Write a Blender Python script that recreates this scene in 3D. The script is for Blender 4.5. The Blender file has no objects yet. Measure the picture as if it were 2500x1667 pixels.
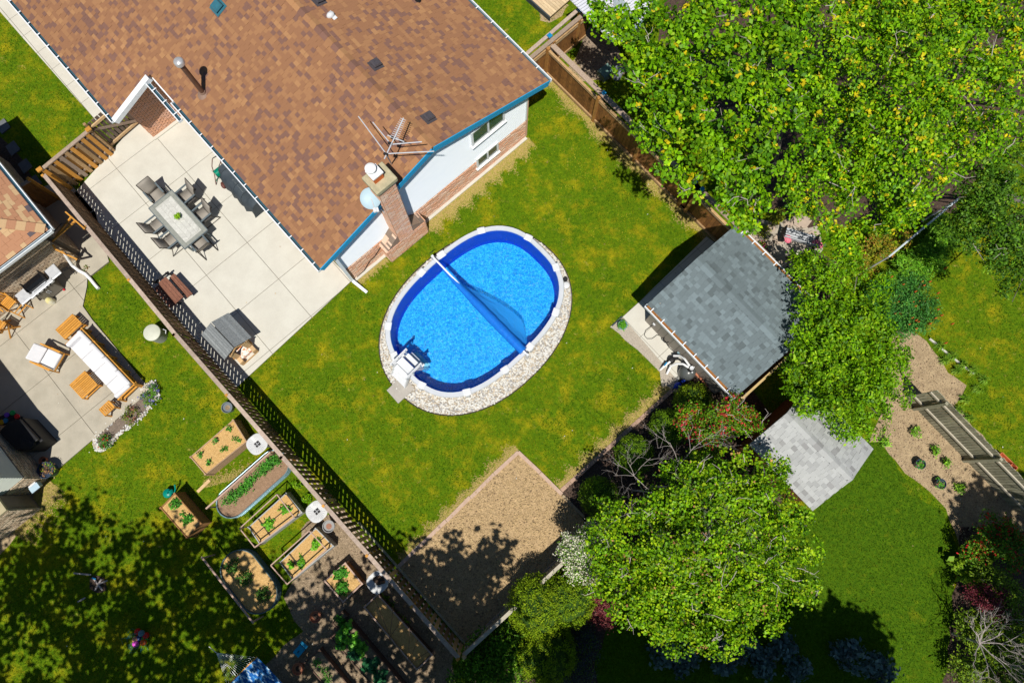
import bpy, math, random
import numpy as np
from mathutils import Vector, Matrix
from mathutils.geometry import tessellate_polygon
random.seed(7); RS = np.random.RandomState(7)
S = bpy.context.scene; COL = S.collection
R = math.radians
# ---------------------------------------------------------------- camera, sky, sun
CAMH = 25.0; TILT = math.atan(337/1667)
cam = bpy.data.objects.new('camera', bpy.data.cameras.new('camera')); COL.objects.link(cam)
cam.location = (0, 0, CAMH); cam.rotation_euler = (TILT, 0, 0)
cam.data.sensor_width = 36; cam.data.lens = 24.0; cam.data.shift_x = 0.004; cam.data.clip_end = 2000
S.camera = cam
w = bpy.data.worlds.new('World'); S.world = w; w.use_nodes = True
nt = w.node_tree; bg = nt.nodes['Background']; sky = nt.nodes.new('ShaderNodeTexSky')
sky.sky_type = 'NISHITA'; sky.sun_disc = False; sky.sun_elevation = R(65.5); sky.sun_rotation = R(181)
sky.ozone_density = 5.0; sky.air_density = 1.0; sky.dust_density = 0.3
nt.links.new(sky.outputs[0], bg.inputs[0]); bg.inputs[1].default_value = 0.055
sun = bpy.data.objects.new('sun', bpy.data.lights.new('sun', 'SUN')); COL.objects.link(sun)
sun.data.energy = 4.9; sun.data.angle = R(0.53); sun.data.color = (1.0, 0.95, 0.86)
sun.rotation_euler = (R(24.5), 0, R(-1)); sun.location = (0, -10, 30)
S.view_settings.view_transform = 'Standard'; S.view_settings.look = 'None'; S.view_settings.exposure = 0.0
S.view_settings.gamma = 1.0; S.view_settings.use_curve_mapping = False
S.render.engine = 'CYCLES'; S.cycles.max_bounces = 6; S.cycles.transparent_max_bounces = 12
S.cycles.diffuse_bounces = 3; S.cycles.sample_clamp_indirect = 4

# ---------------------------------------------------------------- survey: picture point + height -> place
ct, st = math.cos(TILT), math.sin(TILT)
def P(px, py, z=0.0):
    u, v = px-1240, py-833
    s = (CAMH-z)/(v*st+1667*ct)
    return Vector((u*s, (-v*ct+1667*st)*s, z))
def Q(p):
    X, Y, Z = p[0], p[1], p[2]-CAMH
    d = Y*st-Z*ct
    return (1240+X/d*1667, 833-(Y*ct+Z*st)/d*1667)
def inview(p, m=160):
    x, y = Q(p); return -m < x < 2500+m and -m < y < 1667+m
def onplane(px, py, o, n):          # where the sight line through a picture point meets a plane
    a = Vector((0, 0, CAMH)); d = P(px, py, 0)-a
    t = (Vector(o)-a).dot(n)/d.dot(n); return a+d*t
A0 = R(41.9); U = Vector((math.cos(A0), math.sin(A0), 0)); V = Vector((-math.sin(A0), math.cos(A0), 0)); Z = Vector((0, 0, 1))
DEG_U = 41.9; DEG_V = 131.9

# ---------------------------------------------------------------- mesh + object helpers
WM = {}
class MB:
    def __init__(s): s.v = []; s.f = []; s.m = []; s.cur = 0
    def mat(s, i): s.cur = i; return s
    def face(s, pts):
        n = len(s.v); s.v += [tuple(p) for p in pts]; s.f.append(tuple(range(n, n+len(pts)))); s.m.append(s.cur)
    def add(s, vs, fs):
        n = len(s.v); s.v += [tuple(p) for p in vs]
        for f in fs: s.f.append(tuple(i+n for i in f)); s.m.append(s.cur)
    def prism(s, poly, z0, z1, cap=True):
        poly = [Vector((p[0], p[1], 0)) for p in poly]
        ar = sum(poly[i].x*poly[(i+1) % len(poly)].y-poly[(i+1) % len(poly)].x*poly[i].y for i in range(len(poly)))
        if ar < 0: poly.reverse()
        n = len(poly); vs = [(p.x, p.y, z1) for p in poly]+[(p.x, p.y, z0) for p in poly]
        fs = [(i+n, (i+1) % n+n, (i+1) % n, i) for i in range(n)]
        if cap: fs += [t if _ccw(vs, t) else (t[0], t[2], t[1]) for t in tessellate_polygon([[Vector((p.x, p.y, 0)) for p in poly]])]
        s.add(vs, fs); return s
    def box(s, c, sz, rz=0, rx=0, ry=0):
        M = Matrix.Translation(c) @ Matrix.Rotation(rz, 4, 'Z') @ Matrix.Rotation(ry, 4, 'Y') @ Matrix.Rotation(rx, 4, 'X')
        vs = [M @ Vector((x*sz[0]/2, y*sz[1]/2, z*sz[2]/2)) for z in (-1, 1) for y in (-1, 1) for x in (-1, 1)]
        s.add(vs, [(0, 2, 3, 1), (4, 5, 7, 6), (0, 1, 5, 4), (1, 3, 7, 5), (3, 2, 6, 7), (2, 0, 4, 6)]); return s
    def beam(s, a, b, w, h, up=Z):
        a = Vector(a); b = Vector(b); d = (b-a).normalized(); r = d.cross(up)
        if r.length < 1e-4: r = d.cross(Vector((1, 0, 0)))
        r.normalize(); u = r.cross(d)
        vs = [p+r*(x*w/2)+u*(y*h/2) for p in (a, b) for x, y in ((-1, -1), (1, -1), (1, 1), (-1, 1))]
        s.add(vs, [(0, 3, 2, 1), (4, 5, 6, 7), (0, 1, 5, 4), (1, 2, 6, 5), (2, 3, 7, 6), (3, 0, 4, 7)]); return s
    def tube(s, pts, r, n=8, closed=False):
        pts = [Vector(p) for p in pts]; rs = r if isinstance(r, (list, tuple)) else [r]*len(pts)
        rings = []; ref = None; k = len(pts)
        for i, p in enumerate(pts):
            if closed: d = (pts[(i+1) % k]-pts[i-1]).normalized()
            else: d = (pts[min(i+1, k-1)]-pts[max(i-1, 0)]).normalized()
            if ref is None: ref = d.orthogonal().normalized()
            ref = (ref-d*ref.dot(d)); ref = ref.normalized() if ref.length > 1e-5 else d.orthogonal().normalized()
            b = d.cross(ref)
            rings.append([p+(ref*math.cos(t*2*math.pi/n)+b*math.sin(t*2*math.pi/n))*rs[i] for t in range(n)])
        vs = [v for ring in rings for v in ring]; fs = []
        for i in range(k if closed else k-1):
            j = (i+1) % k
            for t in range(n): fs.append((i*n+t, i*n+(t+1) % n, j*n+(t+1) % n, j*n+t))
        if not closed: fs += [tuple(reversed(range(n))), tuple((k-1)*n+t for t in range(n))]
        s.add(vs, fs); return s
    def lathe(s, c, prof, n=20, sx=1, sy=1, rz=0, M=None):
        c = Vector(c); vs = []; fs = []; k = len(prof)
        for r, z in prof:
            for t in range(n):
                a = t*2*math.pi/n; p = Vector((r*math.cos(a)*sx, r*math.sin(a)*sy, z)); p.rotate(Matrix.Rotation(rz, 3, 'Z'))
                if M is not None: p = M @ p
                vs.append(c+p)
        for i in range(k-1):
            for t in range(n): fs.append((i*n+t, i*n+(t+1) % n, (i+1)*n+(t+1) % n, (i+1)*n+t))
        if prof[0][0] > 1e-4: fs.append(tuple(reversed(range(n))))
        if prof[-1][0] > 1e-4: fs.append(tuple((k-1)*n+t for t in range(n)))
        s.add(vs, fs); return s
    def blob(s, c, r, nu=10, nv=7, jit=0.0, rz=0, M=None):
        r = (r, r, r) if isinstance(r, (int, float)) else r; vs = []; fs = []
        for i in range(nv+1):
            for t in range(nu):
                ph = math.pi*i/nv; a = 2*math.pi*t/nu; k = 1+random.uniform(-jit, jit)
                p = Vector((math.sin(ph)*math.cos(a)*r[0]*k, math.sin(ph)*math.sin(a)*r[1]*k, -math.cos(ph)*r[2]*k)); p.rotate(Matrix.Rotation(rz, 3, 'Z'))
                if M is not None: p = M @ p
                vs.append(Vector(c)+p)
        for i in range(nv):
            for t in range(nu): fs.append((i*nu+t, i*nu+(t+1) % nu, (i+1)*nu+(t+1) % nu, (i+1)*nu+t))
        s.add(vs, fs); return s
    def build(s, name, mats, parent=None, smooth=False, kind=None, label=None, bevel=0):
        if not isinstance(mats, (list, tuple)): mats = [mats]
        v = np.array(s.v, dtype=float); c = (v.min(0)+v.max(0))/2
        me = bpy.data.meshes.new(name); me.from_pydata((v-c).tolist(), [], s.f)
        for m in mats: me.materials.append(m)
        if len(mats) > 1: me.polygons.foreach_set('material_index', s.m)
        if smooth:
            me.polygons.foreach_set('use_smooth', [True]*len(me.polygons))
            try: me.set_sharp_from_angle(angle=R(45))
            except Exception: pass
        me.update(); return put(name, me, Matrix.Translation(c), parent, kind, label, bevel)
def _ccw(vs, t):
    a, b, c = (vs[i] for i in t); return (b[0]-a[0])*(c[1]-a[1])-(b[1]-a[1])*(c[0]-a[0]) > 0
def put(name, me, M, parent=None, kind=None, label=None, bevel=0):
    o = bpy.data.objects.new(name, me); COL.objects.link(o)
    if parent is not None:
        o.parent = parent; o.matrix_parent_inverse = WM[parent.name].inverted()
    o.matrix_basis = M; WM[o.name] = M
    if kind: o['kind'] = kind
    if label: o['label'] = label
    if bevel:
        b = o.modifiers.new('bevel', 'BEVEL'); b.width = bevel; b.segments = 2; b.limit_method = 'ANGLE'
    return o
def tag(o, label, cat, group=None):
    o['label'] = label; o['category'] = cat
    if group: o['group'] = group
    return o
def thing(name, label, cat, loc, group=None):
    return tag(put(name, None, Matrix.Translation(Vector(loc))), label, cat, group)
def struct(o): o['kind'] = 'structure'; return o
def copy_tree(o, M, label=None, parent=None):
    c = o.copy(); COL.objects.link(c); WM[c.name] = WM[o.name]
    if parent is not None: c.parent = parent
    else: c.matrix_basis = M
    if label: c['label'] = label
    for ch in [k for k in list(COL.objects) if k.parent == o]: copy_tree(ch, None, None, c)
    return c
_cube = {}
def unit(mat):
    if mat.name not in _cube:
        b = MB().box((0, 0, 0), (1, 1, 1)); me = bpy.data.meshes.new('piece_'+mat.name); me.from_pydata(b.v, [], b.f); me.materials.append(mat); _cube[mat.name] = me
    return _cube[mat.name]
CUBE = MB().box((0, 0, 0), (1, 1, 1))
def pieces(name, items, parent, cap=300, join=None, margin=120):
    """items: (Matrix incl. scale, material). The ones that show largest are objects, the rest one stuff part."""
    items = [it for it in items if inview(it[0].translation, 500)]
    cp = Vector((0, 2, CAMH))
    items.sort(key=lambda it: (not inview(it[0].translation, 0), (it[0].translation-cp).length))
    for M, m in items[:cap]: put(name, unit(m), M, parent)
    rest = items[cap:]
    if rest:
        mats = list({m.name: m for _, m in rest}.values()); idx = {m.name: i for i, m in enumerate(mats)}
        b = MB()
        for M, m in rest: b.mat(idx[m.name]); b.add([M @ Vector(v) for v in CUBE.v], CUBE.f)
        b.build(join or (name+'_field'), mats, parent, kind='stuff')
def fr(o, x, y, z=None):               # matrix of a frame
    z = z or x.cross(y); M = Matrix.Identity(4)
    for i in range(3): M[i][0] = x[i]; M[i][1] = y[i]; M[i][2] = z[i]; M[i][3] = o[i]
    return M
def sc(a, b, c): return Matrix.Diagonal((a, b, c, 1))

# ---------------------------------------------------------------- materials
def ramp(n, stops):
    r = n.new('ShaderNodeValToRGB'); e = r.color_ramp.elements
    while len(e) < len(stops): e.new(0.5)
    for el, (p, c) in zip(e, stops): el.position = p; el.color = (*c, 1)
    return r
_m = {}
def M(key, c1, c2=None, scale=6, rough=0.8, bump=0.15, metal=0, stretch=(1, 1, 1), rnd=0.0, contrast=(0.3, 0.7), world=False, spec=0.3, fine=None, dist=0.01):
    if key in _m: return _m[key]
    m = bpy.data.materials.new(key); m.use_nodes = True; n = m.node_tree.nodes; l = m.node_tree.links; b = n['Principled BSDF']
    c2 = c2 or tuple(x*0.85 for x in c1)
    tc = n.new('ShaderNodeTexCoord'); mp = n.new('ShaderNodeMapping'); mp.inputs['Scale'].default_value = stretch
    oi = n.new('ShaderNodeObjectInfo')
    if world:
        g = n.new('ShaderNodeNewGeometry'); l.new(g.outputs['Position'], mp.inputs['Vector'])
    else:
        ml = n.new('ShaderNodeVectorMath'); ml.operation = 'MULTIPLY_ADD'; ml.inputs[1].default_value = (1, 1, 1)
        k = n.new('ShaderNodeMath'); k.operation = 'MULTIPLY'; k.inputs[1].default_value = 37; l.new(oi.outputs['Random'], k.inputs[0])
        l.new(tc.outputs['Object'], ml.inputs[0]); l.new(k.outputs[0], ml.inputs[2]); l.new(ml.outputs[0], mp.inputs['Vector'])
    no = n.new('ShaderNodeTexNoise'); no.inputs['Scale'].default_value = scale; no.inputs['Detail'].default_value = 8; no.inputs['Roughness'].default_value = 0.65
    l.new(mp.outputs[0], no.inputs['Vector'])
    rp = ramp(n, [(contrast[0], c1), (contrast[1], c2)]); l.new(no.outputs['Fac'], rp.inputs[0]); out = rp.outputs[0]
    if fine:
        n2 = n.new('ShaderNodeTexNoise'); n2.inputs['Scale'].default_value = fine[0]; n2.inputs['Detail'].default_value = 4; l.new(mp.outputs[0], n2.inputs['Vector'])
        r2 = ramp(n, [(0.3, (1-fine[1],)*3), (0.7, (1+fine[1],)*3)]); l.new(n2.outputs['Fac'], r2.inputs[0])
        mx = n.new('ShaderNodeMix'); mx.data_type = 'RGBA'; mx.blend_type = 'MULTIPLY'; mx.inputs[0].default_value = 1
        l.new(out, mx.inputs[6]); l.new(r2.outputs[0], mx.inputs[7]); out = mx.outputs[2]
    if rnd:
        hs = n.new('ShaderNodeHueSaturation'); mr = n.new('ShaderNodeMapRange'); mr.inputs[3].default_value = 1-rnd; mr.inputs[4].default_value = 1+rnd
        l.new(oi.outputs['Random'], mr.inputs[0]); l.new(mr.outputs[0], hs.inputs['Value']); l.new(out, hs.inputs['Color']); out = hs.outputs[0]
    l.new(out, b.inputs['Base Color'])
    b.inputs['Roughness'].default_value = rough; b.inputs['Metallic'].default_value = metal; b.inputs['Specular IOR Level'].default_value = spec
    if bump:
        bp = n.new('ShaderNodeBump'); bp.inputs['Strength'].default_value = bump; bp.inputs['Distance'].default_value = dist
        l.new(no.outputs['Fac'], bp.inputs['Height']); l.new(bp.outputs[0], b.inputs['Normal'])
    _m[key] = m; return m
def leafmat(key='leaf', trans=0.22, rough=0.5, spec=0.2):
    m = bpy.data.materials.new(key); m.use_nodes = True; n = m.node_tree.nodes; l = m.node_tree.links; b = n['Principled BSDF']
    at = n.new('ShaderNodeAttribute'); at.attribute_name = 'col'; l.new(at.outputs['Color'], b.inputs['Base Color'])
    b.inputs['Roughness'].default_value = rough; b.inputs['Specular IOR Level'].default_value = spec
    tr = n.new('ShaderNodeBsdfTranslucent'); l.new(at.outputs['Color'], tr.inputs[0])
    mx = n.new('ShaderNodeMixShader'); mx.inputs[0].default_value = trans
    l.new(b.outputs[0], mx.inputs[1]); l.new(tr.outputs[0], mx.inputs[2]); l.new(mx.outputs[0], n['Material Output'].inputs[0]); return m
LEAF = leafmat(); NEEDLE = leafmat('needle', 0.15, 0.7, 0.15)
def lawnmat(key, g1, g2, dry, tan, dryness, seed):
    m = bpy.data.materials.new(key); m.use_nodes = True; n = m.node_tree.nodes; l = m.node_tree.links; b = n['Principled BSDF']
    g = n.new('ShaderNodeNewGeometry'); off = n.new('ShaderNodeVectorMath'); off.inputs[1].default_value = (seed, seed, 0); l.new(g.outputs['Position'], off.inputs[0])
    def noise(s, d=6, r=0.6):
        q = n.new('ShaderNodeTexNoise'); q.inputs['Scale'].default_value = s; q.inputs['Detail'].default_value = d; q.inputs['Roughness'].default_value = r; l.new(off.outputs[0], q.inputs['Vector']); return q.outputs['Fac']
    def mix(f, a, c, bt='MIX'):
        q = n.new('ShaderNodeMix'); q.data_type = 'RGBA'; q.blend_type = bt
        if isinstance(f, float): q.inputs[0].default_value = f
        else: l.new(f, q.inputs[0])
        for i, x in ((6, a), (7, c)):
            if isinstance(x, tuple): q.inputs[i].default_value = (*x, 1)
            else: l.new(x, q.inputs[i])
        return q.outputs[2]
    def rp(f, a, c): q = ramp(n, [(a, (0, 0, 0)), (c, (1, 1, 1))]); l.new(f, q.inputs[0]); return q.outputs[0]
    c = mix(rp(noise(9, 8, .75), .35, .65), g1, g2)
    c = mix(rp(noise(1.1, 9, .72), .62-dryness, .80-dryness), c, dry)
    c = mix(rp(noise(2.3, 9, .8), .66-dryness*.5, .76-dryness*.5), c, tan)
    f = ramp(n, [(0.3, (.55,)*3), (0.7, (1.45,)*3)]); l.new(noise(45, 3, .8), f.inputs[0]); c = mix(1.0, c, f.outputs[0], 'MULTIPLY')
    f = ramp(n, [(0.3, (.78,)*3), (0.7, (1.2,)*3)]); l.new(noise(4, 5, .7), f.inputs[0]); c = mix(1.0, c, f.outputs[0], 'MULTIPLY')
    l.new(c, b.inputs['Base Color']); b.inputs['Roughness'].default_value = .9; b.inputs['Specular IOR Level'].default_value = .1
    bp = n.new('ShaderNodeBump'); bp.inputs['Strength'].default_value = .8; bp.inputs['Distance'].default_value = .03; l.new(noise(30, 4, .8), bp.inputs['Height']); l.new(bp.outputs[0], b.inputs['Normal'])
    return m
LAWN = lawnmat('lawn', (.046, .120, .002), (.130, .200, .003), (.30, .265, .006), (.44, .33, .08), .13, 3)
CONC = M('concrete', (.60, .585, .52), (.52, .50, .44), 1.3, .85, .25, world=True, fine=(60, .06), contrast=(.35, .75))
CONC2 = M('grey_concrete', (.47, .43, .35), (.36, .33, .265), 1.6, .85, .25, world=True, fine=(50, .1))
JOINT = M('joint', (.20, .18, .14), rough=.95)
SOIL = M('tilled_soil', (.50, .355, .195), (.33, .23, .12), 5, .95, 1.0, world=True, fine=(24, .35), dist=.06)
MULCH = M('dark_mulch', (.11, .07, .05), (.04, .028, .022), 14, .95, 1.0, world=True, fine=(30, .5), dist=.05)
TAN = M('sandy_soil', (.43, .325, .195), (.27, .195, .115), 3, .95, .8, world=True, fine=(26, .3), dist=.05)
DIRT = M('garden_dirt', (.33, .25, .17), (.19, .14, .085), 3, .95, .8, world=True, fine=(20, .35), dist=.05)
STRAW = M('straw_mulch', (.72, .47, .20), (.48, .28, .09), 22, .9, 1.0, fine=(60, .3), dist=.04)
GRAV = M('fine_gravel', (.52, .46, .38), (.33, .29, .24), 30, .9, 1.0, world=True, fine=(55, .3), dist=.03)
SH = [M('shingle_light', (.350, .178, .085), (.315, .158, .076), 30, .9, .3, rnd=.08), M('shingle_mid', (.300, .148, .075), (.268, .130, .067), 30, .9, .3, rnd=.08),
      M('shingle_tan', (.40, .21, .098), (.36, .188, .086), 30, .9, .3, rnd=.08), M('shingle_dark', (.215, .112, .082), (.185, .096, .072), 30, .9, .3, rnd=.1)]
GS = [M('slate_shingle_light', (.185, .235, .255), (.16, .205, .225), 30, .9, .3, rnd=.06), M('slate_shingle_mid', (.15, .19, .205), (.13, .165, .18), 30, .9, .3, rnd=.06), M('slate_shingle_dark', (.115, .145, .155), (.10, .125, .135), 30, .9, .3, rnd=.08)]
PS = [M('pale_shingle_light', (.43, .445, .445), (.38, .39, .39), 30, .9, .3, rnd=.06), M('pale_shingle_mid', (.365, .375, .38), (.325, .335, .335), 30, .9, .3, rnd=.06), M('pale_shingle_dark', (.29, .295, .295), (.26, .26, .265), 30, .9, .3, rnd=.08)]
NS = [M('tan_shingle_light', (.55, .38, .21), (.46, .30, .16), 30, .9, .3), M('tan_shingle_mid', (.44, .23, .13), (.37, .18, .10), 30, .9, .3), M('tan_shingle_dark', (.12, .10, .11), (.09, .07, .08), 30, .9, .3)]
UNDER = M('underlay', (.12, .06, .035), rough=.9); GUNDER = M('slate_underlay', (.07, .085, .09), rough=.9)
BR = [M('brick_pink', (.76, .47, .34), (.66, .38, .27), 20, .85, .3), M('brick_orange', (.76, .43, .28), (.68, .36, .22), 20, .85, .3), M('brick_buff', (.80, .58, .45), (.70, .48, .36), 20, .85, .3)]
MORT = M('mortar', (.36, .25, .18), (.28, .19, .14), 20, .95)
NBR = [M('brick_tan', (.60, .49, .36), (.48, .38, .27), 20, .85, .3), M('brick_brown', (.50, .38, .27), (.40, .30, .20), 20, .85, .3)]
NMORT = M('dark_mortar', (.22, .18, .15), rough=.95)
WHITE = M('white_paint', (.86, .87, .88), (.80, .81, .83), 3, .5, .03); SIDE = M('pale_siding', (.87, .92, .97), (.83, .89, .95), 2, .5, .03)
VINYL = M('white_vinyl', (.68, .70, .73), (.62, .64, .67), 4, .35, .02); NSIDE = M('grey_green_siding', (.62, .66, .60), (.56, .60, .55), 3, .6, .03)
GREYW = M('weathered_wood', (.40, .31, .24), (.26, .19, .14), 5, .85, .5, stretch=(4, 4, 4), rnd=.25, fine=(40, .2))
RAILW = M('bleached_rail', (.50, .40, .33), (.33, .25, .20), 6, .85, .4, rnd=.15, fine=(40, .2))
DARKW = M('aged_fence_board', (.17, .10, .05), (.10, .06, .03), 5, .85, .5, rnd=.35, fine=(40, .25))
BRNW = M('brown_board', (.34, .15, .04), (.17, .075, .025), 6, .8, .5, rnd=.35, fine=(40, .25))
ORNW = M('new_wood', (.62, .30, .05), (.48, .22, .04), 8, .7, .3, rnd=.15); ORNW2 = M('amber_teak', (.68, .33, .06), (.52, .23, .035), 10, .5, .2, rnd=.12)
TANW = M('tan_board', (.50, .33, .16), (.34, .21, .10), 6, .85, .4, rnd=.25, fine=(40, .2)); MOSSW = M('mossy_grey_board', (.36, .34, .25), (.22, .21, .14), 6, .9, .5, rnd=.25, fine=(40, .2))
PINE = M('pale_pine', (.66, .47, .26), (.52, .34, .18), 8, .75, .3, rnd=.15)
GLASS = M('window_glass', (.03, .06, .06), (.05, .10, .09), 1, .05, 0, spec=.8); BLACK = M('black_cover', (.012, .012, .014), (.02, .02, .022), 4, .6, .2)
CHAR = M('charcoal_cover', (.035, .048, .06), (.055, .07, .085), 4, .75, .5, dist=.03); STEEL = M('stainless', (.66, .68, .71), (.52, .54, .58), 8, .3, .05, metal=.15)
FRAMEM = M('grey_blue_metal', (.16, .20, .22), (.12, .15, .17), 6, .45, .05, metal=.3); DFRAME = M('dark_metal_frame', (.05, .045, .04), rough=.5, metal=.3)
SLING = M('taupe_sling', (.33, .30, .26), (.26, .235, .205), 60, .7, .3); CUSH = M('white_cushion', (.74, .74, .76), (.66, .66, .69), 3, .9, .2, dist=.02)
BLUEC = M('blue_cap', (.01, .20, .42), (.015, .26, .50), 8, .25, .02, spec=.6); TERRA = M('terracotta', (.50, .19, .10), (.38, .14, .08), 10, .8, .2)
POTBK = M('dark_blue_plastic', (.03, .05, .09), rough=.35, spec=.5); WPL = M('white_plastic', (.60, .61, .62), (.52, .53, .54), 6, .45, .05)
PAVER = M('pink_paver', (.47, .32, .24), (.36, .235, .17), 12, .9, .3, rnd=.12); STONES = [M('river_stone_white', (.70, .69, .66), (.55, .54, .50), 12, .7, .2), M('river_stone_buff', (.56, .49, .39), (.46, .39, .30), 12, .7, .2), M('river_stone_grey', (.42, .41, .40), (.33, .32, .32), 12, .7, .2)]
GALV = M('galvanised_steel', (.22, .36, .42), (.30, .44, .50), 5, .4, .1, metal=.5); BARK = M('bark', (.22, .19, .17), (.12, .10, .09), 12, .9, .6); TWIG = M('pale_twig', (.48, .42, .40), (.34, .30, .28), 12, .85, .3)
FASC = M('gutter_white', (.82, .86, .90), rough=.4, bump=0); GUTI = M('gutter_inside', (.03, .09, .13), rough=.6); LITTER = M('leaf_litter', (.42, .17, .04), (.16, .08, .03), 16, .95, 1, world=True, dist=.04)
# ---------------------------------------------------------------- ground surfaces
def px(pts, z=0.0): return [P(x, y, z).xy for x, y in pts]
def sheet(name, poly, z, mat, wob=0.0, thick=0.03, parent=None):
    if wob:                              # an edge that wanders, for soil and gravel
        out = []
        for i, p in enumerate(poly):
            q = poly[(i+1) % len(poly)]; k = max(1, int((q-p).length/0.35)); nrm = Vector((-(q-p).y, (q-p).x)).normalized()
            for j in range(k): out.append(p+(q-p)*j/k+nrm*random.uniform(-wob, wob)+(q-p)*random.uniform(-.2, .2)/k)
        poly = out
    o = MB().prism([(p.x, p.y) for p in poly], z-thick, z).build(name, mat, parent)
    return o if parent else struct(o)
def clip(poly, quad):
    out = [Vector(p) for p in poly]
    for i in range(len(quad)):
        a = quad[i]; b = quad[(i+1) % len(quad)]; e = b-a; inp = out; out = []
        side = lambda p: e.x*(p.y-a.y)-e.y*(p.x-a.x)
        for k in range(len(inp)):
            p, q = inp[k-1], inp[k]; sp, sq = side(p), side(q)
            if (sp >= 0) != (sq >= 0): out.append(p+(q-p)*(sp/(sp-sq)))
            if sq >= 0: out.append(q)
        if not out: return []
    return out
def area(p): return abs(sum(p[i].x*p[(i+1) % len(p)].y-p[(i+1) % len(p)].x*p[i].y for i in range(len(p))))/2
def slabs(parent, poly, o, step, gap, z0, z1, mat, rng, name='slab', ang=DEG_U):
    u = Vector((math.cos(R(ang)), math.sin(R(ang)))); v = Vector((-u.y, u.x)); o = Vector(o[:2])
    su, sv = step if isinstance(step, tuple) else (step, step)
    for i in range(*rng):
        for j in range(*rng):
            a = o+u*(i*su+gap/2)+v*(j*sv+gap/2); q = [a, a+u*(su-gap), a+u*(su-gap)+v*(sv-gap), a+v*(sv-gap)]
            c = clip(poly, q)
            if len(c) > 2 and area(c) > .01: MB().prism(c, z0, z1).build(name, mat, parent)
o = MB(); o.face([(-300, -300, 0), (300, -300, 0), (300, 300, 0), (-300, 300, 0)]); lawn = struct(o.build('lawn', LAWN))
FA = P(181, 475).xy; FM = Vector((-11.58, 4.96)); FB = P(1120, 1605, 1.75).xy; FE = P(1428, 1332, 1.7).xy
GP = P(195, 487).xy
def isect(a, b, c, d): r_ = b-a; s_ = d-c; t_ = ((c.x-a.x)*s_.y-(c.y-a.y)*s_.x)/(r_.x*s_.y-r_.y*s_.x); return a+r_*t_
PATIO = [isect(P(861, 684).xy, P(604, 922).xy, FM, FB), FM, FA, P(186, 470).xy, P(400, 228).xy, P(861, 684).xy]
pat = sheet('patio', PATIO, .045, JOINT, thick=.1)
slabs(pat, PATIO, (P(861, 684).xy+(U*-2.06+V*-.05).xy), 1.95, .018, -.04, .06, CONC, (-8, 9))
PATH = px([(-60, -45), (0, 28), (60, 97), (236, 296), (310, 240), (110, 40), (20, -70)])
pth = sheet('side_path', PATH, .045, JOINT, thick=.1)
slabs(pth, PATH, P(236, 296).xy, (3.0, 1.02), .018, -.04, .06, CONC, (-8, 14))
NPAT = px([(60, 470), (165, 440), (235, 520), (268, 640), (233, 666), (215, 681), (214, 700), (204, 748), (228, 782), (262, 822), (335, 911), (370, 952), (118, 1166), (-220, 1340), (-260, 500)])
npat = sheet('neighbour_patio', NPAT, .045, JOINT, thick=.1)
slabs(npat, NPAT, P(121, 915).xy, (2.6, 2.1), .02, -.04, .06, CONC2, (-7, 7), ang=DEG_U)
FARP = sheet('narrow_side_yard', px([(-160, 300), (0, 330), (60, 400), (105, 470), (60, 560), (-200, 540)]), .02, MULCH, .05)
BED = px([(1265, 1102), (1440, 1278)])+[FE+Vector((-.2, .4)), P(1119, 1575).xy, Vector((FB.x+.35, FB.y+.35)), FM+(FB-FM)*.62, ]+px([(962, 1392)])
soil = sheet('soil_bed', [Vector(p) for p in px([(1265, 1102), (1372, 1205), (1450, 1300)])]+[FE, FE+(FB-FE)*.9, FB+Vector((.1, .1)), FB+(FM-FB)*.235], .012, SOIL)
sheet('mulch_bed', px([(1367, 1199), (1640, 952), (1700, 880), (1835, 950), (1960, 1110), (1820, 1420), (1470, 1320)]), .016, MULCH)
sheet('shrub_border', px([(1140, 1720), (1133, 1600), (1290, 1500), (1400, 1390), (1560, 1400), (1480, 1540), (1455, 1600), (1465, 1720)]), .008, MULCH, .1)
sheet('sandy_border', px([(2120, 1078), (2150, 1000), (2170, 905), (2185, 790), (2262, 828), (2310, 905), (2360, 945), (2330, 985), (2530, 1220), (2560, 1350), (2400, 1300), (2345, 1330), (2310, 1240), (2270, 1200), (2210, 1150), (2150, 1080)]), .010, TAN, .06)
sheet('sunny_flower_border', px([(2350, 1290), (2330, 1420), (2320, 1560), (2300, 1720), (2600, 1720), (2600, 1300)]), .014, MULCH, .1)
sheet('garden_dirt', px([(745, 1268), (835, 1240), (900, 1330), (1105, 1590), (1105, 1720), (640, 1720), (650, 1620), (735, 1540), (690, 1450), (735, 1400)]), .010, DIRT, .10)
sheet('shade_soil', px([(1860, 640), (1980, 610), (2060, 650), (2060, 820), (2010, 900), (1950, 790), (1850, 690)]), .014, MULCH, .06)
sheet('front_lawn_strip', px([(118, 1168), (20, 1330), (-60, 1420), (-60, 1330), (40, 1230), (75, 1180)]), .006, TAN, .08)
sheet('gravel_strip', px([(1494, 795), (1520, 773), (1655, 930), (1640, 956), (1622, 960), (1607, 905), (1560, 855), (1528, 832)]), .02, GRAV, .015)
SP = px([(1519, 774), (1562, 735), (1724, 578), (1748, 596), (1600, 745), (1700, 868), (1654, 930)])
sp = sheet('shed_path', SP, .04, JOINT, thick=.08); slabs(sp, SP, P(1519, 774).xy, (1.0, 1.0), .014, -.03, .055, CONC, (-8, 8))
LAWN2 = lawnmat('deep_lawn_green', (.030, .092, .002), (.085, .155, .003), (.19, .20, .006), (.30, .26, .06), .05, 9)  # darker, less dry green of the lower right lawn
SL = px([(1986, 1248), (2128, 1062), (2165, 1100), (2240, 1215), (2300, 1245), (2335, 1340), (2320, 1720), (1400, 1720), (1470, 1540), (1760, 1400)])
sheet('side_lawn', SL, .004, LAWN2, .04)
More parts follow.
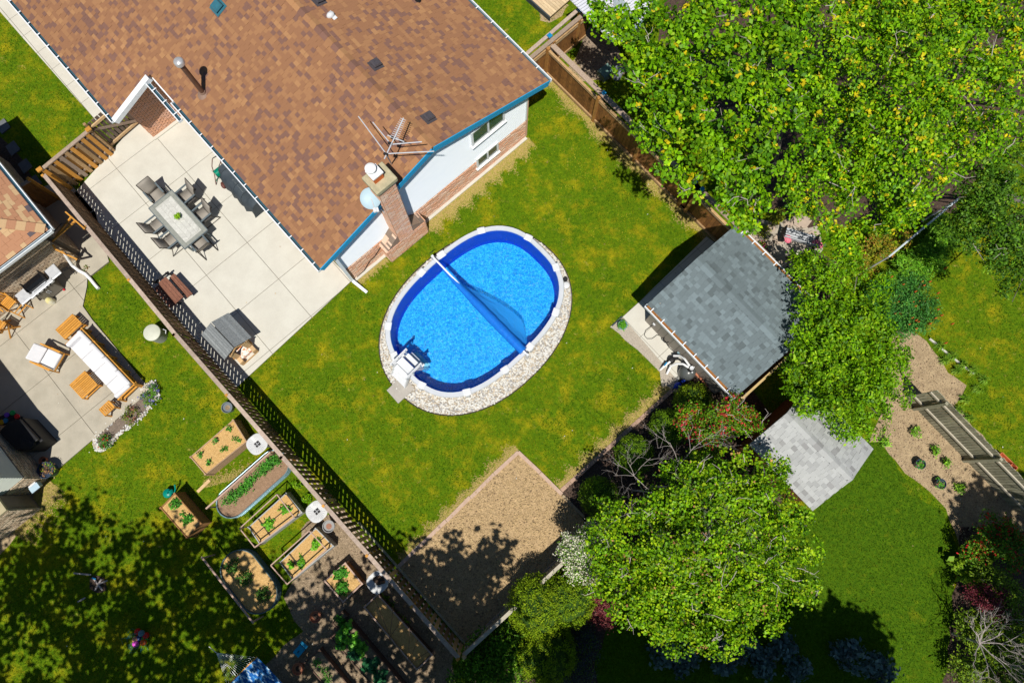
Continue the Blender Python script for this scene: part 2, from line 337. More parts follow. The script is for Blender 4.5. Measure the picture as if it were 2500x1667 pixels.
sheet('painted_shade_sheet', px([(1600, 60), (1700, 330), (1800, 500), (2020, 560), (2160, 540), (2330, 520), (2420, 380), (2600, 300), (2620, -90), (1650, -90)]), .012, MULCH, .2)  # dark sheet painting in the near-black shade below the maple crowns
def barepatch(cx, cy, r): sheet('bare_earth_patch', px([(cx+r*math.cos(a)*random.uniform(.7, 1.2), cy+r*math.sin(a)*random.uniform(.6, 1.1)) for a in np.linspace(0, 6.0, 9)]), .007, TAN, .04)
for a in ((110, 1205, 26), (1440, 165, 55), (1345, 22, 40)): barepatch(*a)
# flagstones behind the shed
fl = sheet('flagstone_terrace', px([(1790, 545), (1815, 525), (1900, 545), (1960, 510), (2000, 560), (2010, 610), (1930, 700), (1880, 700), (1830, 610)]), .008, GRAV, .04)
def flag(c, r, k=7):
    pts = px([(c[0]+r*math.cos(a)*random.uniform(.85, 1.1), c[1]+r*.8*math.sin(a)*random.uniform(.85, 1.1)) for a in np.linspace(0, 2*math.pi, k, endpoint=False)])
    MB().prism(pts, 0, .05).build('flagstone', M('flagstone', (.50, .40, .31), (.38, .30, .24), 4, .9, .3), fl)
for c in ((1812, 545, 17), (1843, 550, 18), (1835, 585, 18), (1868, 600, 19), (1866, 640, 20), (1880, 555, 15), (1925, 545, 15), (1955, 540, 24), (1985, 575, 16), (1900, 585, 16), (1905, 640, 20), (1860, 570, 13), (1935, 645, 15), (1945, 517, 12)): flag(c, c[2])
for c in ((8, 308), (32, 362), (62, 405), (85, 445)):
    MB().prism(px([(c[0]-17, c[1]-3), (c[0]+3, c[1]-18), (c[0]+19, c[1]+3), (c[0]-2, c[1]+20)]), 0, .05).build('stepping_stone', M('step_stone', (.16, .17, .18), (.11, .12, .13), 8, .9, .4), FARP)
for c in ((470, 150),): pass

# ---------------------------------------------------------------- roofs, walls
def shingles(parent, o, ud, sd, L, Sl, mats, wts, course=.142, wr=(.12, .25), th=.016, cut=None, name='shingle', cap=300, jog=0):
    n = ud.cross(sd).normalized(); items = []
    for i in range(int(Sl/course)+1):
        y = i*course; x = random.uniform(-.2, 0)
        while x < L:
            wd = random.uniform(*wr); x0, x1 = max(x, 0), min(x+wd, L); x += wd
            h = min(course*1.12, Sl-y)
            if x1-x0 < .03 or h < .02: continue
            c = o+ud*((x0+x1)/2)+sd*(y+h/2)+n*(.008+random.uniform(0, .012))
            if cut and not cut((x0+x1)/2, y+h/2): continue
            M4 = fr(c, ud, sd, n) @ Matrix.Rotation(-.05, 4, 'X') @ sc(x1-x0-.004, h, th*random.uniform(.7, 1.3))
            items.append((M4, random.choices(mats, wts)[0]))
    pieces(name, items, parent, cap, join='shingle_field')
def roofslope(parent, name, o, ud, sd, L, Sl, under, th=.1, poly=None):
    n = ud.cross(sd).normalized(); poly = poly or [(0, 0), (L, 0), (L, Sl), (0, Sl)]; k = len(poly)
    vs = [o+ud*a+sd*b-n*.002 for a, b in poly]+[o+ud*a+sd*b-n*th for a, b in poly]
    b = MB(); b.add(vs, [tuple(range(k)), tuple(reversed(range(k, 2*k)))]+[(i, i+k, (i+1) % k+k, (i+1) % k) for i in range(k)]); return b.build(name, under, parent)
def brickwall(parent, o, ud, L, H0, H1, mats, wallname='wall', mort=MORT, th=.12, bw=.26, bh=.098, top=None, cap=300):
    """a wall of real bricks; face towards -n, n = Z x ud"""
    n = Vector((-ud.y, ud.x, 0)); b = MB()
    if top: pts = [o+ud*a+Z*h for a, h in top]; b.add([p+n*.006 for p in pts]+[p+n*th for p in pts], [tuple(range(len(pts))), tuple(reversed(range(len(pts), 2*len(pts))))]+[(i, i+len(pts), (i+1) % len(pts)+len(pts), (i+1) % len(pts)) for i in range(len(pts))])
    else: b.beam(o+ud*0+n*(th/2+.006)+Z*((H0+H1)/2), o+ud*L+n*(th/2+.006)+Z*((H0+H1)/2), th, H1-H0)
    wo = b.build(wallname, mort, parent); items = []; j = 0; z = H0
    def lim(x):
        if not top: return H1
        tp = [p for p in top if p[1] > H0+.01]
        for p, q in zip(tp, tp[1:]):
            a, c = sorted((p, q)); 
            if a[0] <= x <= c[0] and c[0] > a[0]: return a[1]+(c[1]-a[1])*(x-a[0])/(c[0]-a[0])
        return H0
    while z < H1-.03:
        x = -bw/2*(j % 2)
        while x < L:
            x0, x1 = max(0, x), min(L, x+bw); x += bw
            if x1-x0 > .05 and z+bh*.8 < lim((x0+x1)/2):
                pr = random.uniform(.002, .016)
                M4 = fr(o+ud*((x0+x1)/2)+Z*(z+bh/2)-n*pr, ud, n, Z) @ sc(x1-x0-.022, .03, bh-.022); items.append((M4, random.choice(mats)))
        z += bh; j += 1
    pieces('brick', items, wo, cap, join='brick_field'); return wo
def gutter(parent, a, b, name='gutter', brk=.62, litter=False, out=None):
    a = Vector(a); b = Vector(b); d = (b-a).normalized(); L = (b-a).length; r = out
    g = MB(); g.mat(1); g.beam(a, b, .11, .03); g.mat(0); g.beam(a+r*.065+Z*.05, b+r*.065+Z*.05, .035, .12); g.mat(0); g.beam(a-r*.065+Z*.02, b-r*.065+Z*.02, .012, .05)
    g.beam(a-d*.01+Z*.04, a+Z*.04, .13, .1); g.beam(b+Z*.04, b+d*.01+Z*.04, .13, .1)
    o = g.build(name, [FASC, GUTI], parent)
    for i in range(int(L/brk)):
        p = a+d*(brk*(i+.5)); MB().beam(p+r*.085+Z*.115, p-r*.11+Z*.115, .035, .015).build('gutter_bracket', FASC, o)
    if litter: MB().beam(a+d*.05+Z*.06, b-d*.05+Z*.06, .10, .03).build('leaf_litter', LITTER, o, kind='stuff')
    return o
O = P(861, 684)
def H3(u, v, z): return O+U*u+V*v+Z*z
ZE, ZP, UL, UR, UP = 3.38, 5.12, -.60, 9.62, 4.5
house = thing('brick_house', 'large house with brown shingle roof, pale siding gable and brick base beside the pool', 'house', H3(4.5, 8, 0))
slL = (ZP-ZE)/(UP-UL); slR = (ZP-ZE)/(UR-UP)
sL = Vector((U.x, U.y, slL)).normalized(); sR = Vector((-U.x, -U.y, slR)).normalized()
lenL = (UP-UL)*math.hypot(1, slL); lenR = (UR-UP)*math.hypot(1, slR); RV0 = -.26; LV = 20.5
roof = roofslope(house, 'roof', H3(UL, RV0, ZE), -V, sL, -LV, lenL, UNDER) if False else None
# left slope: eave runs along V; frame (ud, sd) chosen so that normal points up
roof = roofslope(house, 'roof', H3(UL, RV0+LV, ZE), -V, sL, LV, lenL, UNDER)
roofR = roofslope(house, 'roof_slope', H3(UR, RV0, ZE), V, sR, LV, lenR, UNDER)
WV = 9.28; WU = -2.63; ext = (UL-WU)*math.hypot(1, slL)
roofW = roofslope(house, 'wing_roof', H3(WU, RV0+LV, ZE-(UL-WU)*slL), -V, sL, LV-(WV-RV0), ext, UNDER)
shingles(roof, H3(UL, RV0+LV, ZE), -V, sL, LV, lenL-.12, SH, (4, 7, .8, 3))
shingles(roofW, H3(WU, RV0+LV, ZE-(UL-WU)*slL), -V, sL, LV-(WV-RV0), ext, SH, (4, 7, .8, 3), cap=200)
shingles(roofR, H3(UR, RV0, ZE), V, sR, LV, lenR-.12, SH, (4, 7, .8, 3))
v = RV0
while v < 14:                             # ridge caps
    for s_, sd in ((0, sL), (1, sR)):
        pass
    d = random.choice((0, 0, 0, 1, 3, 2)); k = MB()
    for sd in (sL, sR):
        a = H3(UP, v, ZP+.02+.004*(int(v*10) % 3)); b = a+V*.32; k.add([a-sd*.17, b-sd*.17, b+Z*.012, a+Z*.03, a-sd*.17-Z*.015, b-sd*.17-Z*.02, b-Z*.01, a-Z*.01], [(0, 1, 2, 3), (3, 2, 1, 0), (0, 4, 5, 1), (0, 3, 7, 4), (1, 5, 6, 2)])
    k.build('ridge_cap', SH[d], roof); v += .29
# gutters
gutter(house, H3(UL-.06, RV0-.02, ZE-.1), H3(UL-.06, 7.9, ZE-.1), out=-U)
gutter(house, H3(UL-.27, 7.2, ZE-.16), H3(UL-.27, WV-.02, ZE-.16), out=-U)
zw = ZE-(UL-WU)*slL
gutter(house, H3(WU-.06, WV, zw-.1), H3(WU-.06, 20, zw-.1), out=-U)
gutter(house, H3(UR+.06, 20, ZE-.1), H3(UR+.06, RV0-.02, ZE-.1), out=U, brk=.8)
# rake boards and soffit
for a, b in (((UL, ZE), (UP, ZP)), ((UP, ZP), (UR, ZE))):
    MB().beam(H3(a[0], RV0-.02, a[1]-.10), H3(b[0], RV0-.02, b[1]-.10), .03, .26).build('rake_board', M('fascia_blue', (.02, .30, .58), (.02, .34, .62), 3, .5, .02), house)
    MB().beam(H3(a[0], RV0/2-.01, a[1]-.14), H3(b[0], RV0/2-.01, b[1]-.14), -RV0, .03).build('soffit', SIDE, house)
MB().beam(H3(WU, WV-.06, zw-.02), H3(UL-.1, WV-.06, ZE-.02), .20, .2).build('wing_rake_board', FASC, house)
MB().beam(H3(UL+.25, RV0+.2, ZE-.2), H3(UL+.25, WV, ZE-.2), .6, .03).build('eave_soffit', SIDE, house)
# walls
WW = 8.85; BH = 1.32
brickwall(house, H3(0, 0, 0), U, WW, 0, BH, BR, cap=300)
gab = MB(); g0 = ZE+slL*(0-UL)-.16; gp = ZP-.16; g1 = ZE+slR*(UR-WW)-.16
prof = [(0, BH), (WW, BH), (WW, g1), (UP, gp), (0, g0)]
gab.add([H3(a, .05, h) for a, h in prof]+[H3(a, .2, h) for a, h in prof], [(0, 1, 2, 3, 4), (9, 8, 7, 6, 5)]+[(i, i+5, (i+1) % 5+5, (i+1) % 5) for i in range(5)])
gw = gab.build('gable_wall', SIDE, house)
z = BH
def rl(h):                               # left and right end of a siding course at height h
    a = 0 if h < g0 else (h-g0)/slL; b = WW if h < g1 else WW-(h-g1)/slR; return a, b
while z < gp-.08:
    a, b = rl(z+.1)
    if b-a > .2: MB().box(H3((a+b)/2, .03, z+.05), (b-a, .02, .098), rz=A0, rx=0).build('siding_board', SIDE, gw) if False else None
    if b-a > .2:
        q = MB(); p0, p1 = H3(a, 0, 0), H3(b, 0, 0)
        q.add([p0-V*.004+Z*z, p1-V*.004+Z*z, p1+V*.046+Z*(z+.115), p0+V*.046+Z*(z+.115), p0+V*.05+Z*z, p1+V*.05+Z*z, p1+V*.05+Z*(z+.115), p0+V*.05+Z*(z+.115)], [(0, 1, 2, 3), (0, 4, 5, 1), (0, 3, 7, 4), (1, 5, 6, 2)]); q.build('siding_board', SIDE, gw)
    z += .115
MB().box(H3(WW/2, .05, BH-.01), (WW+.04, .1, .03), rz=A0).build('drip_ledge', SIDE, house)
for cu in (0, WW): MB().box(H3(cu, .03, (BH+g0)/2), (.07, .07, g0-BH), rz=A0).build('corner_trim', SIDE, house)
# side wall of the main block (under the left eave) and far walls
brickwall(house, H3(0, 9.8, 0), -V, 9.8, 0, BH, BR, wallname='side_wall', cap=60)
MB().box(H3(.06, 4.9, (BH+ZE)/2), (.1, 9.8, ZE-BH-.15), rz=A0).build('side_siding', SIDE, house)
wt = zw+slL*(-2.13-WU)-.12
brickwall(house, H3(-2.13, 9.8, 0), U, 2.13, 0, 3.1, [BR[0], BR[1], BR[1]], wallname='wing_wall', top=[(0, 0), (2.13, 0), (2.13, wt+2.13*slL), (0, wt)], bh=.075, bw=.22)
brickwall(house, H3(-2.13, 20, 0), -V, 10.2, 0, 2.6, BR, wallname='wing_side_wall', cap=20)
MB().box(H3(8.9, 10, 1.6), (.1, 20, 3.2), rz=A0).build('far_side_wall', BR[0], house)
MB().box(H3(-1.07, 9.72, .06), (2.2, .14, .12), rz=A0).build('footing', CONC, house)
MB().box(H3(WW/2, -.06, .03), (WW, .16, .1), rz=A0).build('footing', CONC, house)
def wpt(pxx, pyy): p = onplane(pxx, pyy, O, V); d = p-O; return d.dot(U), d.z
def window(c0, c1, split=True):           # outer corners in the picture (lower left, upper right) on the gable plane
    (u0, z0), (u1, z1) = wpt(*c0), wpt(*c1); u0, u1 = sorted((u0, u1)); z0, z1 = sorted((z0, z1)); t = .075
    w_ = MB(); 
    for a, b, c, d in ((u0, u1, z0, z0+t), (u0, u1, z1-t, z1), (u0, u0+t, z0+t, z1-t), (u1-t, u1, z0+t, z1-t)): w_.box(H3((a+b)/2, -.02, (c+d)/2), (b-a, .10, d-c), rz=A0)
    wo = w_.build('window', WHITE, house)
    MB().box(H3((u0+u1)/2, -.05, z0-.02), (u1-u0+.1, .16, .04), rz=A0).build('sill', WHITE, wo)
    m_ = (u0+u1)/2; MB().box(H3(m_, -.045, (z0+z1)/2), (.06, .07, z1-z0-2*t), rz=A0).build('mullion', WHITE, wo)
    for a, b in ((u0+t, m_-.03), (m_+.03, u1-t)): MB().box(H3((a+b)/2, -.035, (z0+z1)/2), (b-a, .03, z1-z0-2*t), rz=A0).build('pane', GLASS, wo)
window((1151, 356), (1229, 257)); window((1163, 409), (1214, 344))
# chimney
ch = MB().box(H3(2.49, -.21, .55), (1.84, .5, 1.1), rz=A0).build('chimney', MORT, house)
def face_bricks(par, o, ud, L, z0, z1, bw=.26, bh=.098, cap=300, hgt=None):
    n = Vector((-ud.y, ud.x, 0)); it = []; j = 0; z_ = z0
    while z_ < z1-.03:
        x = -bw/2*(j % 2)
        while x < L:
            x0, x1 = max(0, x), min(L, x+bw); x += bw
            if x1-x0 > .04: it.append((fr(o+ud*((x0+x1)/2)+Z*(z_+bh/2)-n*random.uniform(0, .006), ud, n, Z) @ sc(x1-x0-.022, .03, bh-.022), random.choice(BR)))
        z_ += bh; j += 1
    pieces('brick', it, par, cap, join='brick_field')
face_bricks(ch, H3(1.57, -.465, 0), U, 1.84, .08, 1.1, cap=120); face_bricks(ch, H3(1.565, 0, 0), -V, .46, 0.08, 1.1, cap=30); face_bricks(ch, H3(3.415, -.46, 0), V, .46, .08, 1.1, cap=30)
SU0, SU1, CZ = 2.20, 2.84, 5.5
stk = MB().box(H3((SU0+SU1)/2, -.20, (1.1+CZ)/2), (SU1-SU0, .52, CZ-1.1), rz=A0).build('chimney_stack', MORT, house)
face_bricks(stk, H3(SU0, -.465, 0), U, SU1-SU0, 1.1, CZ, cap=260); face_bricks(stk, H3(SU0-.005, .06, 0), -V, .52, 1.1, CZ, cap=40); face_bricks(stk, H3(SU1+.005, -.46, 0), V, .52, 1.1, CZ, cap=20)
for a, b, s_ in ((1.57, SU0, 1), (3.41, SU1, -1)):   # sloping brick shoulders
    it = []; sdv = Vector((U.x*s_, U.y*s_, 1.0 if s_ > 0 else .9)).normalized(); Ls = abs(b-a)*1.4; base = H3(a, -.45, 1.1)
    k = MB(); pr = [(a, 1.1), (b, 1.1), (b, 1.1+abs(b-a)*1.0)]
    k.add([H3(u_, -.46, h) for u_, h in pr]+[H3(u_, .0, h) for u_, h in pr], [(0, 1, 2), (5, 4, 3), (0, 3, 4, 1), (1, 4, 5, 2), (2, 5, 3, 0)]); so = k.build('chimney_shoulder', MORT, house)
    nn = V.cross(sdv).normalized() if s_ < 0 else sdv.cross(V).normalized()
    for i in range(int(Ls/.09)):
        for j in range(2): it.append((fr(base+sdv*(.05+i*.09)+V*(.1+.235*j)-Z*.0, V, sdv, V.cross(sdv)) @ sc(.22, .08, .03), random.choice([BR[2], M('brick_soot', (.30, .23, .18), (.20, .15, .12), 12, .9)])))
    pieces('brick', it, so, 60)
capm = M('lichen_cap', (.52, .46, .30), (.34, .31, .20), 7, .95, .7)
cp = MB().box(H3(2.52, -.20, CZ+.11), (.82, .74, .2), rz=A0).build('chimney_cap', capm, house, bevel=.03)
MB().box(H3(2.52, -.2, CZ-.03), (.74, .66, .1), rz=A0).build('corbel', BR[2], cp)
f = MB().box(H3(2.47, -.14, CZ+.36), (.34, .3, .3), rz=A0).build('flue_tile', M('orange_flue', (.68, .17, .04), (.55, .12, .03), 10, .6), cp)
MB().box(H3(2.47, -.12, CZ+.53), (.4, .38, .06), rz=A0).build('flue_lid', WHITE, f)
MB().lathe(H3(2.43, -.05, CZ+.56), [(.12, 0), (.12, .12), (.17, .13), (.17, .2), (.10, .25), (0, .26)], 20).build('flue_cowl', WHITE, f, smooth=True)
# downspout at the corner nearest the pool
MB().box(H3(-.02, -.09, 1.72), (.11, .07, 2.9), rz=A0).build('downspout', SIDE, house)
MB().beam(H3(-.02, -.12, .25), H3(.10, -.75, .06), .11, .08).build('downspout_elbow', FASC, house)
MB().beam(H3(UL, -.05, ZE-.2), H3(-.02, -.09, 3.12), .09, .07).build('downspout_offset', SIDE, house)
MB().tube([H3(.2, -.06, .15), H3(.55, -.07, .2), H3(.9, -.06, .55), H3(1.2, -.06, .62), H3(1.55, -.06, .95)], .013, 5).build('cable', BLACK, house)
# roof fittings
NRL = Vector((-slL*U.x, -slL*U.y, 1)).normalized(); NRR = Vector((slR*U.x, slR*U.y, 1)).normalized()
def onL(x, y): return onplane(x, y, H3(UL, 0, ZE), NRL)
def onR(x, y): return onplane(x, y, H3(UR, 0, ZE), NRR)
DVENT = M('dark_vent', (.06, .055, .065), (.09, .08, .09), 14, .5, .1); TEALV = M('teal_vent', (.03, .12, .17), (.04, .17, .22), 8, .35, .05)
def boxvent(p, nrm, sd, mat, s=.3):
    X = V if nrm is NRR else -V
    m4 = fr(p+nrm*.03, X, sd, nrm); q = MB()
    for (sx, sy, z0, z1) in ((s*1.35, s*1.35, 0, .012), (s*.8, s*.8, .01, .10)): q.add([m4 @ Vector((x*sx/2, y*sy/2, zz)) for zz in (z0, z1) for x, y in ((-1, -1), (1, -1), (1, 1), (-1, 1))], [(3, 2, 1, 0), (4, 5, 6, 7), (0, 1, 5, 4), (1, 2, 6, 5), (2, 3, 7, 6), (3, 0, 4, 7)])
    a, b = s/2, s/2*.8
    q.add([m4 @ Vector((x*a, y*a, .10)) for x, y in ((-1, -1), (1, -1), (1, 1), (-1, 1))]+[m4 @ Vector((x*b, y*b, .16)) for x, y in ((-1, -1), (1, -1), (1, 1), (-1, 1))], [(3, 2, 1, 0), (4, 5, 6, 7), (0, 1, 5, 4), (1, 2, 6, 5), (2, 3, 7, 6), (3, 0, 4, 7)])
    return q.build('roof_vent', mat, house)
boxvent(onR(917, 160), NRR, sR, DVENT); boxvent(onR(1046, 289), NRR, sR, DVENT); boxvent(onR(778, 4), NRR, sR, DVENT); boxvent(onL(534, 18), NRL, sL, TEALV, .36)
p = onR(808, 40); MB().blob(p+Z*.07, (.15, .11, .1), 12, 6, rz=A0).build('roof_outlet_hood', VINYL, house, smooth=True); MB().beam(p+Z*.02-V*.2, p+Z*.02+V*.16, .25, .02).build('outlet_flashing', VINYL, house)
p = onR(1020, 2); MB().lathe(p-Z*.05, [(.13, 0), (.12, .08), (.06, .14), (.06, .5), (.0, .5)], 14).build('plumbing_vent', BLACK, house, smooth=True)
p = onL(497, 228); sv = MB().lathe(p-Z*.05, [(.085, 0), (.085, 1.78), (0, 1.78)], 18).build('stove_pipe', M('brown_pipe', (.16, .085, .055), (.10, .055, .04), 6, .5), house, smooth=True)
MB().lathe(p+Z*1.68, [(.085, 0), (.16, .04), (.16, .16), (.13, .2), (0, .22)], 20).build('pipe_cowl', M('cowl_metal', (.62, .62, .64), (.45, .45, .47), 9, .35, .1, metal=.4), sv, smooth=True)
MB().lathe(p-Z*.06, [(.24, 0), (.19, .07), (.11, .12), (.10, .2)], 18).build('pipe_boot', M('boot', (.30, .19, .14), (.22, .15, .12), 9, .6), sv, smooth=True)
MB().prism(px([(486, 232), (505, 222), (512, 236), (493, 246)], 0), 0, .01) if False else None
# antenna on its mast and satellite dish
ant = thing('tv_antenna', 'white rooftop television antenna with comb boom and four long rods beside the chimney', 'antenna', P(945, 395, 5.2))
AL = M('aluminium', (.72, .74, .78), (.62, .64, .68), 5, .4, .02, metal=.3); az = 6.35
MB().tube([P(957, 402, 4.6), P(944, 378, az)], .022, 8).build('mast', AL, ant)
MB().tube([P(938, 388, az), P(961, 340, az+.02), P(985, 288, az+.05)], .02, 8).build('boom', AL, ant)
for k in range(11):
    t = k/10; c = P(962+(984-962)*t, 338+(291-338)*t, az+.04); d = Vector((.93, .32, 0)).normalized()*-1; d = Vector((.95, -.42, 0)).normalized(); hl = .13-.004*k
    MB().tube([c-d*hl, c+d*hl], .009, 5).build('element', AL, ant)
for a, b in (((941, 373), (875, 284)), ((945, 375), (1060, 369)), ((952, 349), (910, 298)), ((957, 352), (1030, 346))): MB().tube([P(*a, az), P(*b, az+.05)], .017, 6).build('rod', AL, ant)
for a in ((942, 376), (953, 350), (960, 337)): MB().box(P(*a, az), (.14, .07, .06), rz=R(-20)).build('clamp', BLACK, ant)
MB().tube([P(946, 330, az), P(987, 346, az)], .018, 6).build('rod', AL, ant)
dish = thing('satellite_dish', 'round pale blue satellite dish fixed to the brick chimney side', 'satellite dish', H3(1.9, -.5, 3.6))
dz = 4.75; dc = P(905, 484, dz); nrm = Vector((-.10, -.45, .9)).normalized(); x_ = nrm.orthogonal().normalized(); m3 = Matrix((x_, nrm.cross(x_), nrm)).transposed()
DM = M('dish_paint', (.42, .56, .64), (.38, .52, .60), 4, .5, .02)
MB().lathe(dc, [(0, -.06), (.15, -.045), (.28, -.01), (.335, .03), (.34, .035), (.33, .04), (.28, .005), (.15, -.03), (0, -.045)], 28, M=m3).build('reflector', DM, dish, smooth=True)
MB().tube([dc+m3 @ Vector((0, 0, -.05)), P(915, 512, dz-.1)], .02, 6).build('feed_arm', AL, dish); MB().box(P(915, 513, dz+.05), (.1, .14, .08), rz=.3).build('feed_horn', VINYL, dish); MB().box(P(922, 512, dz+.05), (.07, .14, .08), rz=.3).build('feed_horn', VINYL, dish)
MB().tube([dc-Z*.08, H3(SU0, -.3, 3.6)], .022, 6).build('mount_arm', AL, dish)
# ---------------------------------------------------------------- shed, garden sheds, neighbour house
def gable_building(root, e0, e1, wdt, zE, zP, over, mats, under, wts, wallmat, course=.16, gut=True, litter=True, vert=True, cap=300, wr=(.12, .30)):
    """e0->e1: eave line seen in plan (left eave); the building lies to its left-hand normal"""
    ud = (e1-e0); L = ud.length; ud = ud.normalized(); n = Vector((-ud.y, ud.x, 0)); a = e0.copy(); a.z = zE
    b = a+n*wdt; sl = (zP-zE)/(wdt/2); s1 = Vector((n.x, n.y, sl)).normalized(); s2 = Vector((-n.x, -n.y, sl)).normalized(); Ls = wdt/2*math.hypot(1, sl)
    r1 = roofslope(root, 'roof', a, ud, s1, L, Ls, under, .06); r2 = roofslope(root, 'roof_slope', b+ud*L, -ud, s2, L, Ls, under, .06)
    shingles(r1, a, ud, s1, L, Ls-.1, mats, wts, course, wr, cap=cap); shingles(r2, b+ud*L, -ud, s2, L, Ls-.1, mats, wts, course, wr, cap=cap)
    x = 0
    while x < L-.05:
        k = MB(); m_ = random.choices(mats, wts)[0]; l_ = min(.30, L-x)
        for sd in (s1, s2):
            p = a+n*wdt/2+Z*(zP-zE+.035)+ud*x; q = p+ud*l_; k.add([p-sd*.16, q-sd*.16, q+Z*.02, p, p-sd*.16-Z*.02, q-sd*.16-Z*.02], [(0, 1, 2, 3), (3, 2, 1, 0), (0, 4, 5, 1)])
        k.build('ridge_cap', m_, r1); x += .25
    o_ = over; c = [a+ud*o_+n*o_, a+ud*(L-o_)+n*o_, a+ud*(L-o_)+n*(wdt-o_), a+ud*o_+n*(wdt-o_)]
    core = MB().prism([p.xy+(sum((q.xy for q in c), Vector((0, 0)))/4-p.xy).normalized()*.06 for p in c], 0, zE-.08); core.build('wall', M('shed_inner', (.06, .06, .06), rough=.9), root)
    for i in (0, 3) if vert else ():
        p, q = c[i], c[(i+1) % 4]; d = (q-p); k = int(d.length/.3); d.normalize(); nn = Vector((d.y, -d.x, 0))
        top = zE-.02
        for j in range(k):
            x0 = (q-p).length*j/k; cc = p+d*(x0+(q-p).length/k/2); h = top if i in (0, 2) else top+sl*min(o_+abs(x0), wdt-o_-abs(x0))*.8
            MB().box(Vector((cc.x, cc.y, h/2))+nn*.0, ((q-p).length/k-.012, .025, h), rz=math.atan2(d.y, d.x)).build('wall_panel', wallmat, root)
    if gut:
        gutter(root, a-n*.05-Z*.08, a+ud*L-n*.05-Z*.08, out=-n, litter=litter, brk=.52); gutter(root, b+ud*L+n*.05-Z*.08, b+n*.05-Z*.08, out=n, litter=litter, brk=.52)
    return a, b, ud, n, L
SHW = M('taupe_panel', (.30, .27, .23), (.24, .215, .185), 3, .7, .1, rnd=.1)
shed = thing('garden_shed', 'large shed with slate grey shingle roof and leaf-filled gutters beyond the pool', 'shed', P(1770, 760))
e0 = P(1580, 742, 2.4); e1 = P(1797, 968, 2.4)
ud_ = (e1-e0).normalized()
gable_building(shed, e0, e1, 4.25, 2.4, 3.05, .28, GS, GUNDER, (3, 7, 1.4), SHW, wr=(.12, .22), course=.14)
shed2 = thing('garden_shed', 'smaller garden shed with pale grey shingle roof between the two leafy trees', 'shed', P(1980, 1110))
e0 = P(1828, 1085, 2.1); e1 = P(1984, 1246, 2.1); gable_building(shed2, e0, e1, 2.95, 2.1, 2.7, .2, PS, M('pale_underlay', (.2, .2, .2), rough=.9), (5, 3, .8), M('red_cedar_panel', (.22, .09, .03), (.15, .06, .02), 5, .8), gut=False, course=.15, wr=(.12, .22), cap=300)
# white metal-roofed shed, top
tin = thing('metal_roof_shed', 'shed under white corrugated metal roof half hidden by the tall maple at the top edge', 'shed', P(1500, 30))
CORR = M('white_corrugated', (.62, .64, .70), (.54, .56, .63), 3, .5, .05)
def corrugated(root, a, b, c, d, zs, mat, name, k=22):   # a-b low edge, d-c high edge
    A, B, C_, D = (P(*p, z_) for p, z_ in zip((a, b, c, d), zs)); m_ = MB().add([A-Z*.06, B-Z*.06, C_-Z*.06, D-Z*.06], [(0, 1, 2, 3), (3, 2, 1, 0)]); q = MB(); q.add([A-Z*.04, B-Z*.04, C_-Z*.04, D-Z*.04], [(0, 1, 2, 3), (3, 2, 1, 0)]); ro = q.build(name, mat, root)
    for i in range(k):
        t = (i+.5)/k; p = A.lerp(B, t); r_ = D.lerp(C_, t); MB().beam(p, r_, (B-A).length/k*.55, .04).build('corrugation', mat, ro)
corrugated(tin, (1392, -2), (1497, 104), (1600, 20), (1500, -70), (2.2, 2.2, 2.6, 2.6), CORR, 'metal_roof', 20)
corrugated(tin, (1531, 97), (1497, 104), (1500, -40), (1547, 40), (2.2, 2.2, 2.7, 2.6), M('grey_corrugated', (.36, .42, .46), (.30, .36, .40), 3, .5), 'lower_roof', 14)
corrugated(tin, (1531, 97), (1563, 62), (1600, 0), (1547, 40), (2.1, 2.15, 2.5, 2.6), M('blue_grey_panel', (.16, .25, .30), (.13, .21, .26), 3, .5), 'side_roof', 4)
MB().prism(px([(1400, 10), (1530, 125), (1600, 30), (1500, -60)]), 0, 2.0).build('wall', M('shed_brown', (.22, .16, .12), rough=.9), tin)
# neighbour's house on the left edge: upper wing with tan roof
nh = thing('neighbour_house', 'tan-roofed brick house cut off by the left edge', 'house', P(20, 640))
NE_ = P(122, 562, 2.75)                      # corner of the eaves
NO = P(158, 612)
def hip(px_, z): return P(*px_, z)
c0 = P(118, 560, 2.8); L1 = 6.0; pit = .34
ra = roofslope(nh, 'roof', c0+V*L1, -V, Vector((-U.x*-1*-1, -U.y, 0)).normalized(), L1, 0.01, UNDER) if False else None
sA = Vector((-U.x, -U.y, pit)).normalized(); sB = Vector((V.x, V.y, pit)).normalized(); k_ = math.hypot(1, pit)
# slope facing the fence (eave along V) and slope facing the patio (eave along U), meeting at a hip
rA = roofslope(nh, 'roof', c0, V, sA, L1, 0, NS[2], .06, poly=[(0, 0), (L1, 0), (L1, L1*k_), ])
rB = roofslope(nh, 'roof_slope', c0-U*L1, U, sB, L1, 0, NS[2], .06, poly=[(0, 0), (L1, 0), (0, L1*k_)])
shingles(rA, c0, V, sA, L1, L1*k_-.1, NS, (2, 5, 1.4), .15, (.18, .34), cut=lambda x, y: y/k_ < x-.02, cap=200, name='shingle')
shingles(rB, c0-U*L1, U, sB, L1, L1*k_-.1, NS, (2, 5, 1.4), .15, (.18, .34), cut=lambda x, y: y/k_ < (L1-x)-.02, cap=200)
for i in range(12):
    p = c0+(V-U)*(.05+.2*i)+Z*(pit*(.05+.2*i)+.05); h = (V-U+Z*pit).normalized(); MB().beam(p, p+h*.3, .32, .03).build('hip_cap', NS[i % 2], rA)
gutter(nh, c0+U*.07-Z*.08-V*.07, c0+U*.07-Z*.08+V*L1, out=U, brk=9); gutter(nh, c0-V*.07-U*L1-Z*.08, c0-V*.07-Z*.08+U*.07, out=-V, brk=9)
wc = c0-U*.5+V*.5; wc.z = 0
